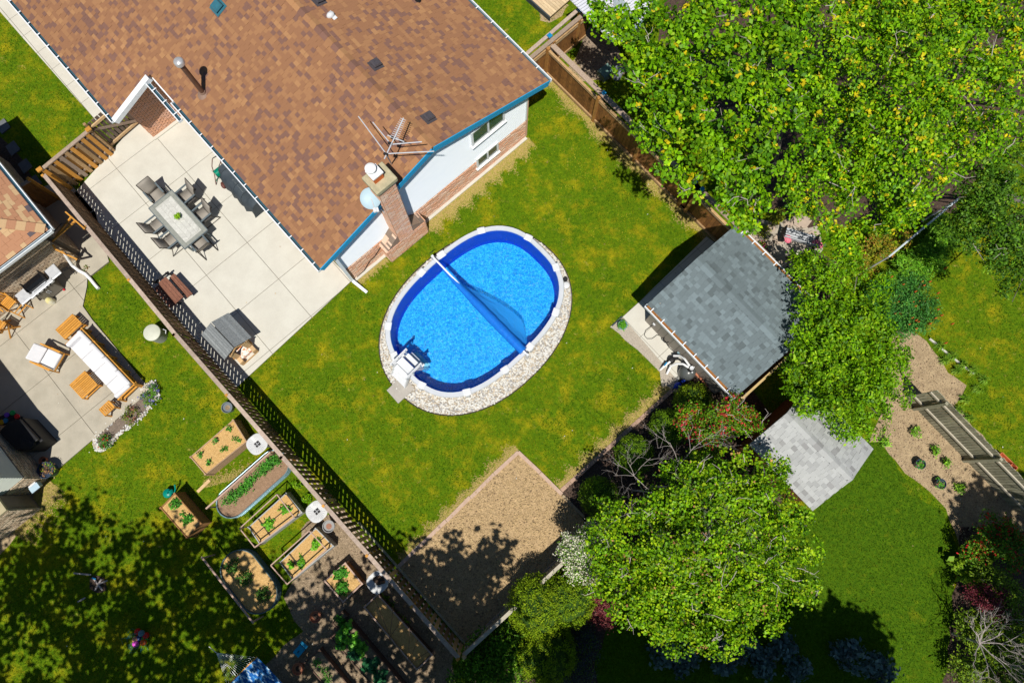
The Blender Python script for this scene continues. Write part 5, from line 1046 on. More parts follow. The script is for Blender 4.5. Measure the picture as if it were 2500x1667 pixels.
for x, s_ in ((.0, 1), (Ls, -1)):
    MB().box(s0+sd_*(x+.11*s_)+sn_*.46+Z*.50, (.17, .66, .30), rz=srz+.05*s_).build('arm_cushion', CUSH, sofa, bevel=.06)
    MB().box(s0+sd_*x+sn_*.40+Z*.52, (.04, .80, .05), rz=srz).build('arm_rail', ORNW2, sofa)
    for k in (.05, .78): MB().box(s0+sd_*x+sn_*k+Z*.27, (.05, .05, .54), rz=srz).build('leg', ORNW2, sofa)
ac = thing('patio_armchair', 'white cushioned armchair with amber frame facing the coffee table', 'armchair', P(115, 875))
ad = (P(150, 890, .5)-P(85, 860, .5)); ad.z = 0; ad.normalize(); an = Vector((-ad.y, ad.x, 0)); arz = math.atan2(ad.y, ad.x); a0 = P(118, 873, .45); a0.z = .06
MB().box(a0+ad*.10+Z*.36, (.58, .62, .14), rz=arz).build('seat_cushion', CUSH, ac, bevel=.04); MB().box(a0-ad*.34+Z*.60, (.46, .62, .13), rz=arz, ry=R(38)).build('back_cushion', CUSH, ac, bevel=.04)
for s_ in (-1, 1):
    MB().beam(a0-ad*.40+an*(.36*s_)+Z*.60, a0+ad*.42+an*(.36*s_)+Z*.60, .05, .03).build('armrest', ORNW2, ac)
    for k in (-.38, .38): MB().box(a0+ad*k+an*(.36*s_)+Z*.3, (.04, .04, .6), rz=arz).build('leg', ORNW2, ac)
    MB().beam(a0-ad*.4+an*(.36*s_)+Z*.27, a0+ad*.4+an*(.36*s_)+Z*.27, .03, .05).build('seat_rail', ORNW2, ac)
MB().box(a0+ad*.39+Z*.27, (.03, .72, .06), rz=arz).build('front_rail', ORNW2, ac)
def folding_chair(lb, c, ang, h=.9):
    p = P(*c, h); p.z = .06; t = thing('wooden_chair', lb, 'chair', p); d = Vector((math.cos(ang), math.sin(ang), 0)); n = Vector((-d.y, d.x, 0))
    for i in range(6): MB().box(p+d*(-.2+.07*i)+Z*h, (.055, .46, .025), rz=ang).build('seat_slat', ORNW2, t)
    for i in range(6): MB().box(p-d*.28+n*(-.2+.08*i)+Z*(h+.30), (.02, .045, .5), rz=ang, ry=-.2).build('back_slat', ORNW2, t)
    MB().box(p-d*.34+Z*(h+.56), (.04, .5, .07), rz=ang).build('back_rail', ORNW2, t)
    for s_ in (-1, 1):
        MB().beam(p+d*.25+n*.23*s_, p-d*.35+n*.23*s_+Z*(h+.58), .035, .045).build('leg', ORNW2, t); MB().beam(p-d*.3+n*.2*s_, p+d*.2+n*.2*s_+Z*h, .035, .045).build('leg', ORNW2, t); MB().beam(p-d*.3+n*.26*s_+Z*(h+.22), p+d*.25+n*.26*s_+Z*(h+.24), .05, .025).build('armrest', ORNW2, t)
    for k in (.3, .55): MB().box(p+d*.15+Z*h*k, (.03, .44, .03), rz=ang).build('foot_rail', ORNW2, t)
folding_chair('tall slatted wooden chair beside the left shelf of the gas barbecue', (22, 742), R(-35), .85); folding_chair('slatted wooden chair at the left edge, in front of the one beside the barbecue', (2, 795), R(60), .6)
bk = thing('storage_drum', 'round white lidded drum on the grass strip beside the picket fence', 'drum', P(388, 822)); MB().lathe(P(392, 820, 0), [(.27, 0), (.29, .6), (0, .6)], 26).build('drum_body', M('drum_grey', (.32, .34, .32), rough=.6), bk, smooth=True); MB().lathe(P(392, 820, 0)+Z*.6, [(.31, 0), (.31, .05), (.28, .07), (0, .085)], 26).build('drum_lid', M('lid_cream', (.60, .62, .52), (.52, .54, .45), 4, .5), bk, smooth=True)
MB().tube([P(398, 803, .55), P(405, 806, .58), P(404, 814, .55)], .015, 6).build('drum_handle', VINYL, bk)
dp = thing('drain_pipe', 'white corrugated drain pipe snaking from the tan-roofed house over the patio to the grass', 'drain pipe', P(200, 660))
pts = [P(158, 618, 1.1), P(166, 632, .7), P(176, 647, .35), P(192, 660, .15), P(208, 668, .12), P(220, 680, .1), P(232, 695, .09), P(241, 705, .08)]
cr_ = []
for i in range(len(pts)-1):
    for k in range(10): cr_.append(pts[i].lerp(pts[i+1], k/10))
MB().tube(cr_, [.058+.009*(i % 2) for i in range(len(cr_))], 10).build('corrugated_pipe', WHITE, dp, smooth=True)
cg2 = thing('covered_barbecue', 'barbecue under a plain black cover in the shade at the left edge', 'covered grill', P(60, 1060)); q = MB(); poly = px([(52, 1018), (103, 1073), (72, 1098), (42, 1101), (-5, 1052), (20, 1028)], .9)
q.prism(poly, .06, .85); q.prism([(Vector(p)*.9+sum((Vector(a) for a in poly), Vector((0, 0)))/6*.1) for p in poly], .85, .98); q.build('cover', BLACK, cg2, bevel=.03); MB().prism(px([(50, 1066), (88, 1084), (70, 1096), (48, 1096)], 1.0), .97, 1.03).build('cover_fold', BLACK, cg2, bevel=.02)
toy = thing('toy_table', 'dark toy table with blobs of bright colour beside the black covered barbecue', 'toy table', P(25, 1020)); MB().prism(px([(0, 1015), (33, 1004), (50, 1018), (15, 1036), (-20, 1040)], .6), .55, .6).build('tabletop', BLACK, toy)
for q_, c in (((17, 1012), (.18, .06, .5)), ((31, 1007), (0, .35, .08)), ((42, 1016), (.75, .01, .02)), ((5, 1030), (.7, .35, .0)), ((14, 1026), (.02, .2, .4))): MB().lathe(P(*q_, .6), [(.09, 0), (.09, .03), (0, .04)], 12).build('coloured_disc', M('toy_%d' % int(c[0]*100+c[1]*7), c, rough=.4, bump=0), toy)
for q_ in ((3, 1020), (42, 1016), (10, 1034)): MB().box(P(*q_, .3), (.05, .05, .5)).build('leg', BLACK, toy)
def pot(label, c, r, h, mat, soilm, fol=None, z0=0.0, name='plant_pot', rim=True, seed=0, group=None, cat='pot'):
    p = P(*c, h+z0); p.z = z0; t = thing(name, label, cat, p, group); MB().lathe(p, [(r*.78, 0), (r, h), (r*1.06, h), (r*1.06, h+.02), (r*.94, h+.02), (r*.9, h-.05)], 24).build('pot_body', mat, t, smooth=True)
    MB().lathe(p, [(r*.9, h-.07), (r*.5, h-.05), (0, h-.045)], 16).build('potting_soil', soilm, t)
    if fol: _c, _o = clumps(c, r*.85, h+.08, fol[2], .08, seed+9); foliage('foliage', t, _c, _o, fol[0], fol[1], .06, 10, .05, seed=seed+9)
    return t
pot('large blue-rimmed pot of green and rusty plants in the shade at the left house corner', (110, 1147), .28, .45, POTBK, MULCH, ([(.2, .35, .02), (.4, .22, .08), (.3, .15, .08)], (2, 2, 1), 16))
pot('small dark pot behind the large blue-rimmed one at the left house corner', (104, 1123), .13, .2, TERRA, MULCH)
pot('grey pot of soil standing against the picket fence', (554, 994), .19, .34, M('pot_grey', (.16, .19, .22), rough=.5), DIRT)
pot('empty terracotta ring pot on the dappled garden dirt', (770, 1505), .19, .25, TERRA, MULCH); pot('terracotta pot next to the blue stool near the lower edge', (727, 1632), .19, .25, TERRA, MULCH)
pot('wire-rimmed basket of dead flowers hanging by the fence post', (802, 1284), .20, .3, M('wire_grey', (.3, .3, .3), rough=.5), M('dead_flowers', (.45, .22, .15), (.2, .1, .07), 30, bump=1), z0=.5, name='plant_basket')
pot('upper of the two dark pots with sprouts on the sandy border', (2248, 1132), .17, .26, POTBK, TAN, ([(.10, .38, .02), (.5, .25, .12)], (3, 1), 12), seed=3); pot('lower of the two dark pots with sprouts on the sandy border', (2298, 1180), .17, .26, POTBK, TAN, ([(.10, .38, .02), (.5, .25, .12)], (3, 1), 12), seed=4)
pot('blue-grey pot with a round green plant on the gravel beside the shed path', (1520, 793), .17, .2, M('pot_blue', (.2, .34, .42), rough=.5), MULCH, ([(.10, .34, .02), (.16, .42, .02)], (2, 1), 34), seed=6)
MB  # ---- flower bed with white stones
FBP = px([(375, 934), (385, 965), (345, 1020), (290, 1060), (255, 1098), (236, 1090), (232, 1066), (300, 1005), (345, 950)])
fbd = sheet('flower_bed_soil', FBP, .02, M('grey_mulch', (.24, .19, .15), (.13, .10, .08), 20, .95, 1, world=True, fine=(40, .4)), .03)
def samp2():
    for _ in range(40):
        i = random.randrange(len(FBP)); a, b = FBP[i], FBP[(i+1) % len(FBP)]; p = a.lerp(b, random.random())+Vector((random.gauss(0, .05), random.gauss(0, .05))); return Vector((p.x, p.y, 0))
stones('white_edging_stones', 'ring of small white stones around the long flower bed', 750, samp2, rr=(.022, .045))
plant('flowering_shrub', 'low green shrub with violet tips at the upper end of the stone-ringed bed', (362, 962), .38, .35, [(.07, .2, .02), (.15, .3, .02), (.15, .15, .4)], (3, 2, 1.2), .07, 30); plant('flowering_shrub', 'rusty green low shrub in the middle of the stone-ringed bed', (315, 1012), .32, .3, [(.12, .18, .02), (.2, .25, .03), (.3, .12, .08)], (3, 2, 1), .06, 24); plant('flowering_shrub', 'low green shrub with a few red blooms at the lower end of the stone-ringed bed', (255, 1077), .28, .3, [(.05, .17, .02), (.10, .26, .02), (.7, .02, .02)], (3, 2, .3), .06, 24)
plant('grass_tuft', 'reddish small weed by the drain pipe on the patio edge', (207, 655), .12, .12, [(.25, .12, .05), (.15, .25, .03)], (1, 1), .05, 8)
# ---------------------------------------------------------------- vegetable garden
VEG = [(.06, .26, .02), (.10, .36, .03), (.04, .16, .02)]
def bedbox(label, tops, zt, wall, fill, boards=3, wt_=.035, name='raised_bed', capm_=None):
    """tops: picture corners of the rim"""
    c = [P(*q, zt) for q in tops]; ctr = sum(c, Vector())/len(c); t = thing(name, label, 'raised bed', (ctr.x, ctr.y, 0))
    n = len(c); z0 = max(0, zt-.6) if zt < .6 else 0
    for i in range(n):
        a, b = c[i], c[(i+1) % n]
        for k in range(boards):
            h = zt/boards; z_ = h*(k+.5); MB().beam(Vector((a.x, a.y, z_)), Vector((b.x, b.y, z_)), wt_, h-.012).build('side_board', wall, t)
        if capm_: MB().beam(a+Z*.012, b+Z*.012, .05, .025).build('rim', capm_, t)
    for a in c: MB().box(Vector((a.x, a.y, zt/2+.01)), (.06, .06, zt+.03), rz=A0).build('corner_post', capm_ or wall, t)
    inn = [(p+(ctr-p)*.03).xy for p in c]; MB().prism(inn, zt-.12, zt-.04).build('bed_fill', fill, t)
    return t, c
BB = M('bed_board', (.48, .32, .20), (.36, .23, .14), 6, .85, .4, stretch=(1, 1, 4), rnd=.08); BBD = M('bed_board_brown', (.34, .17, .06), (.24, .115, .045), 6, .85, .4, rnd=.08); BGR = M('bed_grey_tin', (.42, .43, .42), (.33, .34, .33), 6, .6, .2); RIMP = M('pink_rim', (.55, .38, .30), (.42, .29, .23), 8, .8, .3); DKW = M('dark_bed_wood', (.16, .10, .07), (.10, .06, .045), 8, .85, .4, rnd=.1)
def veg(b, q, r, zt, cols=VEG, size=.10, n=8, lb=None, asp=.6, h=.1):
    plant.zb = zt-.06; t = plant('vegetable_plant', lb, q, r, zt+.12, cols, (3, 2, 1), size, n, 9, 'plant', None, spread=.05, asp=asp, h=h); plant.zb = 0.0
b1, _ = bedbox('long straw-filled raised bed by the fence with five little seedlings', [(569, 1025), (601, 1077), (501, 1157), (465, 1115)], .72, BB, STRAW, 5)
for i, q in enumerate(((557, 1048), (574, 1070), (524, 1075), (543, 1097), (488, 1108), (507, 1128))): veg(b1, q, .07, .70, n=5, size=.07, lb='tiny seedling in the long straw bed, %s' % ('at its top corner', 'next to the white basin', 'in its upper middle', 'in its lower middle', 'at its left end', 'near its bottom corner')[i])
b2, _ = bedbox('square-ended raised box bed beside the green watering can', [(426, 1204), (490, 1277), (455, 1311), (392, 1239)], .82, BBD, STRAW, 5)
veg(b2, (423, 1232), .16, .80, n=14, lb='upper leafy plant in the box bed beside the watering can', size=.09); veg(b2, (450, 1265), .2, .80, n=18, lb='lower leafy plant in the box bed beside the watering can', size=.09)
def trough(label, c, L_, W_, ang, zt, fill, mat=GALV):
    p = P(*c, zt); p.z = 0; t = thing('stock_tank_bed', label, 'raised bed', p); d = Vector((math.cos(ang), math.sin(ang), 0)); n = Vector((-d.y, d.x, 0)); R_ = W_/2
    def st_(r, k=14): return [p+d*(L_/2-R_)+(d*math.cos(a)+n*math.sin(a))*r for a in np.linspace(-math.pi/2, math.pi/2, k)]+[p-d*(L_/2-R_)+(d*math.cos(a)+n*math.sin(a))*r for a in np.linspace(math.pi/2, 3*math.pi/2, k)]
    q = MB(); a_, b_ = st_(R_), st_(R_-.02); ring(q, a_, a_, 0, zt); ring(q, a_, b_, zt, zt); ring(q, b_, b_, zt, zt-.1); q.build('tank_wall', mat, t); MB().tube([v_+Z*zt for v_ in st_(R_)], .02, 6, closed=True).build('tank_rim', mat, t)
    for h_ in (.33, .66): MB().tube([v_+Z*zt*h_ for v_ in st_(R_+.006)], .012, 5, closed=True).build('tank_rib', mat, t)
    MB().prism([(v_.x, v_.y) for v_ in b_], zt-.14, zt-.07).build('bed_fill', fill, t); return t, p, d, n
ua = math.atan2(*(P(660, 1103, 1)-P(503, 1241, 1)).yx)
t1, tp_, td_, tn_ = trough('blue steel oval tank bed with a green row of seedlings under a pale rail', (617, 1180), 2.95, 1.05, ua, .5, M('brown_bed_soil', (.34, .22, .14), (.24, .15, .09), 10, .95, 1, fine=(40, .3), dist=.03))
cc_ = []
for i in range(60): x = random.uniform(-1.2, 1.2); cc_.append(tp_+td_*x+tn_*(.12+random.uniform(-.12, .14))+Z*.52)
plant.zb = .42; t_ = thing('seedling_row', 'bright green row of seedlings in the blue oval tank bed', 'plant', tp_+Z*.42); foliage('foliage', t_, np.array([tuple(v_) for v_ in cc_]), np.tile([0, 0, 1.0], (60, 1)), VEG, (2, 3, 1), .07, 22, .07, .6, seed=44); plant.zb = 0
def pole(label, a, b, za, zb, w_=.055, mat=RIMP, legs=True):
    A_, B_ = P(*a, za), P(*b, zb); t = thing('garden_rail', label, 'wooden rail', (A_.x, A_.y, 0)); MB().beam(A_, B_, w_, w_).build('rail', mat, t)
    if legs:
        d = (B_-A_).normalized(); n = Vector((-d.y, d.x, 0))
        for e in (A_+d*.05, B_-d*.05):
            MB().beam(e, Vector((e.x, e.y, 0))+n*.0, .045, .045).build('leg', mat, t)
    return t
pole('long pale rail standing over the upper side of the blue oval tank bed', (503, 1241), (660, 1103), 1.0, 1.0)
pole('long pinkish rail along the fence-far side of the shaded oval tank bed', (492, 1358), (619, 1520), 1.0, 1.0)
t2, *_ = trough('dark oval tank bed of straw with three bushy plants in dappled shade', (607, 1419), 2.35, 1.28, ua-math.pi/2-.02, .52, STRAW, M('dark_tank', (.10, .17, .20), (.07, .12, .14), 6, .5, metal=.3))
for i, (q, r) in enumerate((((563, 1382), .26), ((594, 1412), .25), ((638, 1452), .24))): veg(t2, q, r, .5, [(.05, .15, .02), (.08, .22, .02), (.04, .10, .02)], n=26, size=.07, lb='%s bushy plant in the shaded oval tank bed' % ('uppermost', 'middle', 'lowest')[i])
def framed(label, tops, zt, rail, seeds, lbs):
    t, c = bedbox(label, tops, zt, BGR, STRAW, 3, capm_=None); 
    for a, b in zip(rail, rail[1:]+rail[:1]): MB().beam(P(*a, 1.0), P(*b, 1.0), .035, .035).build('frame_rail', RIMP, t)
    for q in rail: a = P(*q, 1.0); MB().beam(a, Vector((a.x, a.y, 0))+(Vector((sum(v_.x for v_ in c)/4, sum(v_.y for v_ in c)/4, 0))-Vector((a.x, a.y, 0)))*.12, .035, .035).build('frame_leg', RIMP, t)
    m0, m1 = (c[0]+c[1])/2, (c[2]+c[3])/2; MB().beam(m0+Z*.02, m1+Z*.02, .02, .02).build('drip_line', BLACK, t); MB().beam(c[3].lerp(c[0], .25)+Z*.01, c[2].lerp(c[1], .25)+Z*.01, .02, .02).build('drip_line', BLACK, t)
    for q, l_ in zip(seeds, lbs): veg(t, q[:2], q[2], zt-.03, [(.12, .38, .02), (.20, .5, .02), (.06, .22, .02)], n=10, size=.13, lb=l_)
    return t
framed('wire-framed straw bed with two squash plants, upper of the pair', [(698, 1204), (736, 1250), (634, 1327), (607, 1286)], .55, [(676, 1206), (718, 1262), (622, 1335), (585, 1289)], ((693, 1243, .14), (651, 1281, .13)), ('upper squash plant in the upper wire-framed bed', 'lower squash plant in the upper wire-framed bed'))
framed('wire-framed straw bed with a big squash plant, lower of the pair', [(771, 1289), (813, 1332), (714, 1414), (684, 1372)], .55, [(755, 1295), (797, 1340), (701, 1425), (661, 1379)], ((720, 1370, .26), (770, 1327, .12)), ('large star-leaved squash plant in the lower wire-framed bed', 'small squash plant at the top of the lower wire-framed bed'))
b5, _ = bedbox('square raised bed with two dark bushes and an amber side board', [(843, 1374), (884, 1424), (838, 1468), (793, 1417)], .5, BBD, STRAW, 2, capm_=RIMP)
veg(b5, (830, 1400), .2, .48, n=22, lb='upper dark bush in the square amber-sided bed'); veg(b5, (834, 1437), .2, .48, n=22, lb='lower dark bush in the square amber-sided bed')
b7, c7 = bedbox('long straw bed running beside the lower fence with cane tripods lying on it', [(922, 1450), (1055, 1597), (1018, 1633), (890, 1481)], .42, DKW, STRAW, 2, capm_=RIMP)
for i, (a, ends) in enumerate((((953, 1552), ((915, 1460), (960, 1480), (990, 1500), (935, 1510))), ((998, 1618), ((1000, 1530), (1045, 1590), (960, 1560), (1020, 1560))))):
    t = thing('cane_tripod', '%s bundle of bare canes leaning over the long straw bed' % ('upper', 'lower')[i], 'canes', P(*a, .4)); tp_ = P(*a, 1.3)
    for e in ends: MB().tube([tp_+Z*.1+(tp_-P(*e, .45)).normalized()*.15, P(*e, .45)], .011, 5).build('cane', M('cane', (.28, .18, .10), (.2, .12, .07)), t)
b8, _ = bedbox('long dark-sided bed full of broad leafy greens at the lower edge', [(851, 1516), (1000, 1692), (955, 1725), (808, 1556)], .5, DKW, DIRT, 3)
for i, (q, r, cs) in enumerate((((846, 1540), .22, 0), ((838, 1562), .26, 0), ((866, 1568), .22, 0), ((868, 1598), .2, 1), ((905, 1625), .22, 1), ((925, 1650), .2, 1), ((880, 1585), .16, 0))): veg(b8, q, r, .5, ([(.12, .42, .03), (.20, .52, .04), (.05, .25, .04)], [(.03, .16, .06), (.04, .22, .08), (.02, .10, .04)])[cs], n=11, size=.17, asp=.8, lb=['light leafy green at the top corner', 'pale ruffled green beside the top corner', 'light leafy green along the upper board', 'bluish broad-leaved plant just below the light greens', 'bluish broad-leaved plant lower down', 'bluish broad-leaved plant nearest the picture edge', 'light green squeezed between two beds of leaves'][i]+' in the long dark bed')
b9, _ = bedbox('lowest long bed with thin rows of sprouts beside the blue stool', [(780, 1586), (872, 1700), (838, 1725), (745, 1616)], .4, DKW, DIRT, 2)
for i, q in enumerate(((770, 1618), (790, 1640), (800, 1660))): veg(b9, q, .14, .38, n=12, size=.05, lb=('upper', 'middle', 'lowest')[i]+' patch of thin sprouts in the lowest bed')
b10, _ = bedbox('tiny planter box with a green herb above the long dark bed', [(836, 1493), (846, 1503), (822, 1532), (812, 1520)], .35, DKW, DIRT, 2)
veg(b10, (828, 1514), .14, .35, n=12, lb='green herb in the tiny planter box')
def basin(lb, c, fillc, seed):
    p = P(*c, 1.30); t = thing('garden_basin', lb, 'basin', (p.x, p.y, 0)); M3 = Matrix.Rotation(A0, 3, 'Z')
    def sq(r): return [(r*math.copysign(abs(math.cos(a))**.75, math.cos(a)), r*math.copysign(abs(math.sin(a))**.75, math.sin(a))) for a in np.linspace(0, 2*math.pi, 28, endpoint=False)]
    q = MB(); rs = [(.20, 1.05), (.33, 1.22), (.34, 1.26), (.32, 1.27), (.12, 1.20), (.0, 1.20)]; vs = []; k = 28
    for r, z_ in rs: vs += [p.xy.to_3d()+M3 @ Vector((x, y, 0))+Z*z_ for x, y in sq(max(r, .001))]
    q.add(vs, [(i*k+j, i*k+(j+1) % k, (i+1)*k+(j+1) % k, (i+1)*k+j) for i in range(len(rs)-1) for j in range(k)]); q.build('bowl', WPL, t, smooth=True)
    for i in range(24): a = i*math.pi/12; MB().beam(p.xy.to_3d()+Vector((math.cos(a), math.sin(a), 0))*.12+Z*1.205, p.xy.to_3d()+Vector((math.cos(a), math.sin(a), 0))*.29+Z*1.262, .006, .006).build('flute', VINYL, t)
    if fillc: MB().blob(p.xy.to_3d()+Vector((.06, .06, 1.24)), (.2, .16, .05), 12, 6, .25).build('debris', MULCH, t)
    else:
        MB().box(p.xy.to_3d()+Z*1.215, (.17, .17, .02), rz=A0).build('drain_grid', BLACK, t)
        for a in (0, math.pi/2): MB().box(p.xy.to_3d()+Z*1.23, (.17, .012, .012), rz=A0+a).build('grid_bar', VINYL, t)
    MB().box(p.xy.to_3d()+Z*.52, (.09, .09, 1.05), rz=A0).build('stand', M('stand_grey', (.2, .22, .22)), t); MB().box(p+Vector((-.15, .25, -.15)), (.12, .1, .1), rz=A0).build('clip', M('clip_blue', (.02, .09, .3), rough=.4), t); return t
basin('white fluted basin with a dark grid at the lower end of the long straw bed', (626, 1083), 0, 1); basin('white fluted basin with a dark grid between the wire-framed beds and fence', (772, 1248), 0, 2); basin('white fluted basin full of dark debris above the lowest straw bed', (921, 1421), 1, 3)
wc_ = thing('watering_can', 'teal plastic watering can standing at the corner of the box bed', 'watering can', P(417, 1202)); TE = M('teal_plastic', (.0, .26, .20), (.0, .20, .16), 6, .35, .03)
MB().lathe(P(417, 1203), [(.15, 0), (.16, .26), (.12, .3), (0, .31)], 20).build('can_body', TE, wc_, smooth=True); MB().tube([P(424, 1205, .1), P(428, 1192, .3), P(426, 1182, .38)], .028, 8).build('spout', TE, wc_, smooth=True); MB().tube([P(410, 1208, .2), P(408, 1200, .42), P(420, 1194, .42), P(421, 1202, .3)], .018, 8).build('handle', TE, wc_, smooth=True)
pk = thing('loose_plank', 'single pale plank lying on the grass below the long straw bed', 'plank', P(497, 1185)); MB().beam(P(482, 1200, .03), P(512, 1171, .03), .11, .03).build('plank', PINE, pk)
st_ = thing('step_stool', 'bright blue plastic step stool on the shaded garden dirt', 'stool', P(735, 1582)); BP = M('bright_blue_plastic', (.0, .35, .62), (.0, .30, .55), 5, .35, .02); sz = R(50)
MB().box(P(730, 1588, .22), (.34, .26, .03), rz=sz).build('stool_top', BP, st_, bevel=.012); MB().box(P(742, 1573, .38), (.10, .28, .03), rz=sz).build('stool_back', BP, st_, bevel=.01)
for dx, dy in ((-.13, -.1), (.13, -.1), (-.13, .1), (.13, .1)): 
    v_ = Vector((dx, dy, 0)); v_.rotate(Matrix.Rotation(sz, 3, 'Z')); p = P(732, 1584, .1); MB().box(p+v_, (.04, .04, .2), rz=sz).build('leg', BP, st_)
MB().box(P(728, 1590, .24), (.09, .03, .01), rz=sz).build('grip_slot', BLACK, st_)
hm = thing('rope_hammock', 'blue and white woven hammock with wooden spreader bar at the lower edge', 'hammock', P(600, 1640, .6)); hb0, hb1, ap = P(627, 1602, .75), P(553, 1673, .75), P(528, 1592, 1.0)
MB().tube([hb0, hb1], .022, 8).build('spreader_bar', ORNW2, hm); MB().tube([P(510, 1577, 1.15), ap], .014, 6).build('end_rope', VINYL, hm)
for i in range(17): e = hb0.lerp(hb1, (i+.5)/17); MB().tube([ap, e], .0045, 4).build('rope', AL, hm)
q = MB(); gi, gj = 30, 44; dd = (P(700, 1690, .55)-hb0); dd = Vector((.69, -.72, 0)).normalized()*2.6; g_ = []
for i in range(gj+1):
    for j in range(gi+1):
        p = hb0.lerp(hb1, j/gi*1.0)+dd*(i/gj); p.z = .75-.22*math.sin(math.pi*i/gj*.9)-.05*math.sin(math.pi*j/gi)+.01*((i+j) % 2); g_.append(p)
q.add(g_, [(i*(gi+1)+j, (i+1)*(gi+1)+j, (i+1)*(gi+1)+j+1, i*(gi+1)+j+1) for i in range(gj) for j in range(gi)])
q.m = [(0 if (i//2+int(abs((j % 6)-3))) % 4 < 2 else (1 if (i//2+int(abs((j % 6)-3))) % 4 == 2 else 2)) for i in range(gj) for j in range(gi)]
q.build('woven_bed', [M('hammock_blue', (.01, .12, .42), rough=.9), M('hammock_mid', (.06, .28, .62), rough=.9), M('hammock_white', (.42, .60, .78), rough=.9)], hm)
bl = thing('ball_net', 'teal net bag of red, pink, orange and green play balls on the dappled lawn', 'ball bag', P(340, 1557))
for i, (q_, c, z_) in enumerate((((336, 1541), (.8, .015, .01), .12), ((345, 1545), (.12, .24, .3), .22), ((356, 1550), (.8, .02, .01), .14), ((331, 1560), (.75, .35, .2), .12), ((331, 1570), (.75, .08, .6), .16), ((350, 1567), (.75, .13, .01), .2), ((353, 1558), (.05, .4, .04), .1), ((340, 1556), (.02, .05, .2), .08))): MB().blob(P(*q_, z_), .11, 16, 10).build('play_ball', M('ball_%d' % i, c, rough=.4, bump=0), bl, smooth=True)
nm = MB()
for i in range(26): a = random.uniform(0, 6.28); r1 = random.uniform(.25, .6); c = P(330, 1565, .03); nm.tube([P(342, 1557, .3)+Vector((math.cos(a)*.2, math.sin(a)*.2, 0)), c+Vector((math.cos(a)*r1, math.sin(a)*r1*.8, 0)), c+Vector((math.cos(a+.5)*r1*.8, math.sin(a+.5)*r1*.7, 0))], .004, 3)
nm.build('net', M('net_teal', (.02, .22, .28), rough=.6), bl, kind='stuff')
fp = thing('fire_pit', 'dark ring of soil and sticks in the shaded lower left lawn', 'fire pit', P(240, 1425)); MB().prism(px([(240+24*math.cos(a)*random.uniform(.8, 1.1), 1425+24*math.sin(a)*random.uniform(.8, 1.1)) for a in np.linspace(0, 5.9, 12)]), 0, .03).build('ash_bed', MULCH, fp)
for a, b in (((180, 1398), (222, 1402)), ((190, 1468), (208, 1458)), ((240, 1425), (262, 1416)), ((228, 1410), (250, 1440)), ((232, 1440), (248, 1412))): MB().beam(P(*a, .08), P(*b, .06), .05, .05).build('stick', TWIG, fp)
MB().box(P(229, 1411, .1), (.14, .05, .03), rz=-.4).build('blue_scrap', BLUEC, fp)

# ---------------------------------------------------------------- shed side: pump, filter, hoses
fp_ = thing('pool_filter', 'grey pool filter tank with dark valve head and white hoses beside the shed wall', 'pool filter', P(1680, 900))
MB().lathe(P(1672, 912), [(.27, 0), (.30, .25), (.29, .45), (.20, .60), (.09, .68), (0, .68)], 24).build('filter_tank', M('tank_grey', (.10, .11, .11), rough=.3, spec=.5), fp_, smooth=True)
vh = P(1687, 899, .78); MB().lathe(vh, [(.11, -.12), (.12, 0), (.10, .06), (0, .07)], 18).build('valve_head', BLACK, fp_, smooth=True); MB().lathe(vh+Z*.07, [(.035, 0), (.04, .05), (.07, .06), (.08, .03)], 14).build('valve_dial', VINYL, fp_, smooth=True)
for q_ in ((1694, 896), (1682, 893), (1690, 908)): MB().blob(P(*q_, .8), .035, 8, 6).build('union', VINYL, fp_)
pmp = P(1640, 878, .25); MB().lathe(Vector((pmp.x, pmp.y, 0)), [(.14, 0), (.14, .2), (.10, .26), (.12, .3), (.07, .34), (0, .34)], 16).build('pump_pot', BLACK, fp_, smooth=True); MB().tube([P(1641, 876, .2), P(1661, 862, .22)], .085, 12).build('pump_motor', BLACK, fp_, smooth=True); MB().box(P(1657, 861, .35), (.1, .1, .08), rz=.5).build('pump_cap', GALV, fp_)
for pts in (((1645, 868, .35), (1660, 868, .55), (1672, 876, .75), (1684, 893, .82)), ((1628, 912, .08), (1638, 893, .35), (1652, 887, .6), (1668, 888, .75), (1682, 897, .8)), ((1612, 902, .06), (1622, 893, .25), (1636, 882, .3)), ((1697, 910, .35), (1712, 925, .25), (1728, 943, .15))):
    P_ = [P(*a) for a in pts]; sm = []
    for i in range(len(P_)-1):
        for k in range(5): sm.append(P_[i].lerp(P_[i+1], k/5))
    MB().tube(sm+[P_[-1]], .042, 8).build('white_hose' if pts[0][0] < 1690 else 'return_pipe', WHITE if pts[0][0] < 1690 else TERRA, fp_, smooth=True)
MB().box(P(1625, 888, .3), (.16, .05, .03), rz=.9).build('hose_label', BLUEC, fp_)
MB().beam(P(1665, 932, .3), P(1693, 908, .2), .10, .06).build('blue_base', M('deep_blue_plastic', (.01, .05, .5), rough=.35), fp_)
bc = thing('blue_container', 'deep blue plastic jug lying at the corner of the mulch bed', 'container', P(1652, 942)); MB().blob(P(1655, 940, .14), (.15, .12, .12), 14, 8, rz=.6).build('jug_body', M('deep_blue_plastic', (.01, .05, .5)), bc, smooth=True); MB().lathe(P(1646, 946, .14), [(.04, 0), (.04, .14), (0, .15)], 10).build('jug_cap', M('deep_blue_plastic', (.01, .05, .5)), bc)
rk = thing('garden_rock', 'pinkish rock beside the blue jug', 'rock', P(1652, 952)); MB().blob(P(1652, 953, .05), (.13, .09, .07), 9, 6, .12).build('rock_body', PAVER, rk)
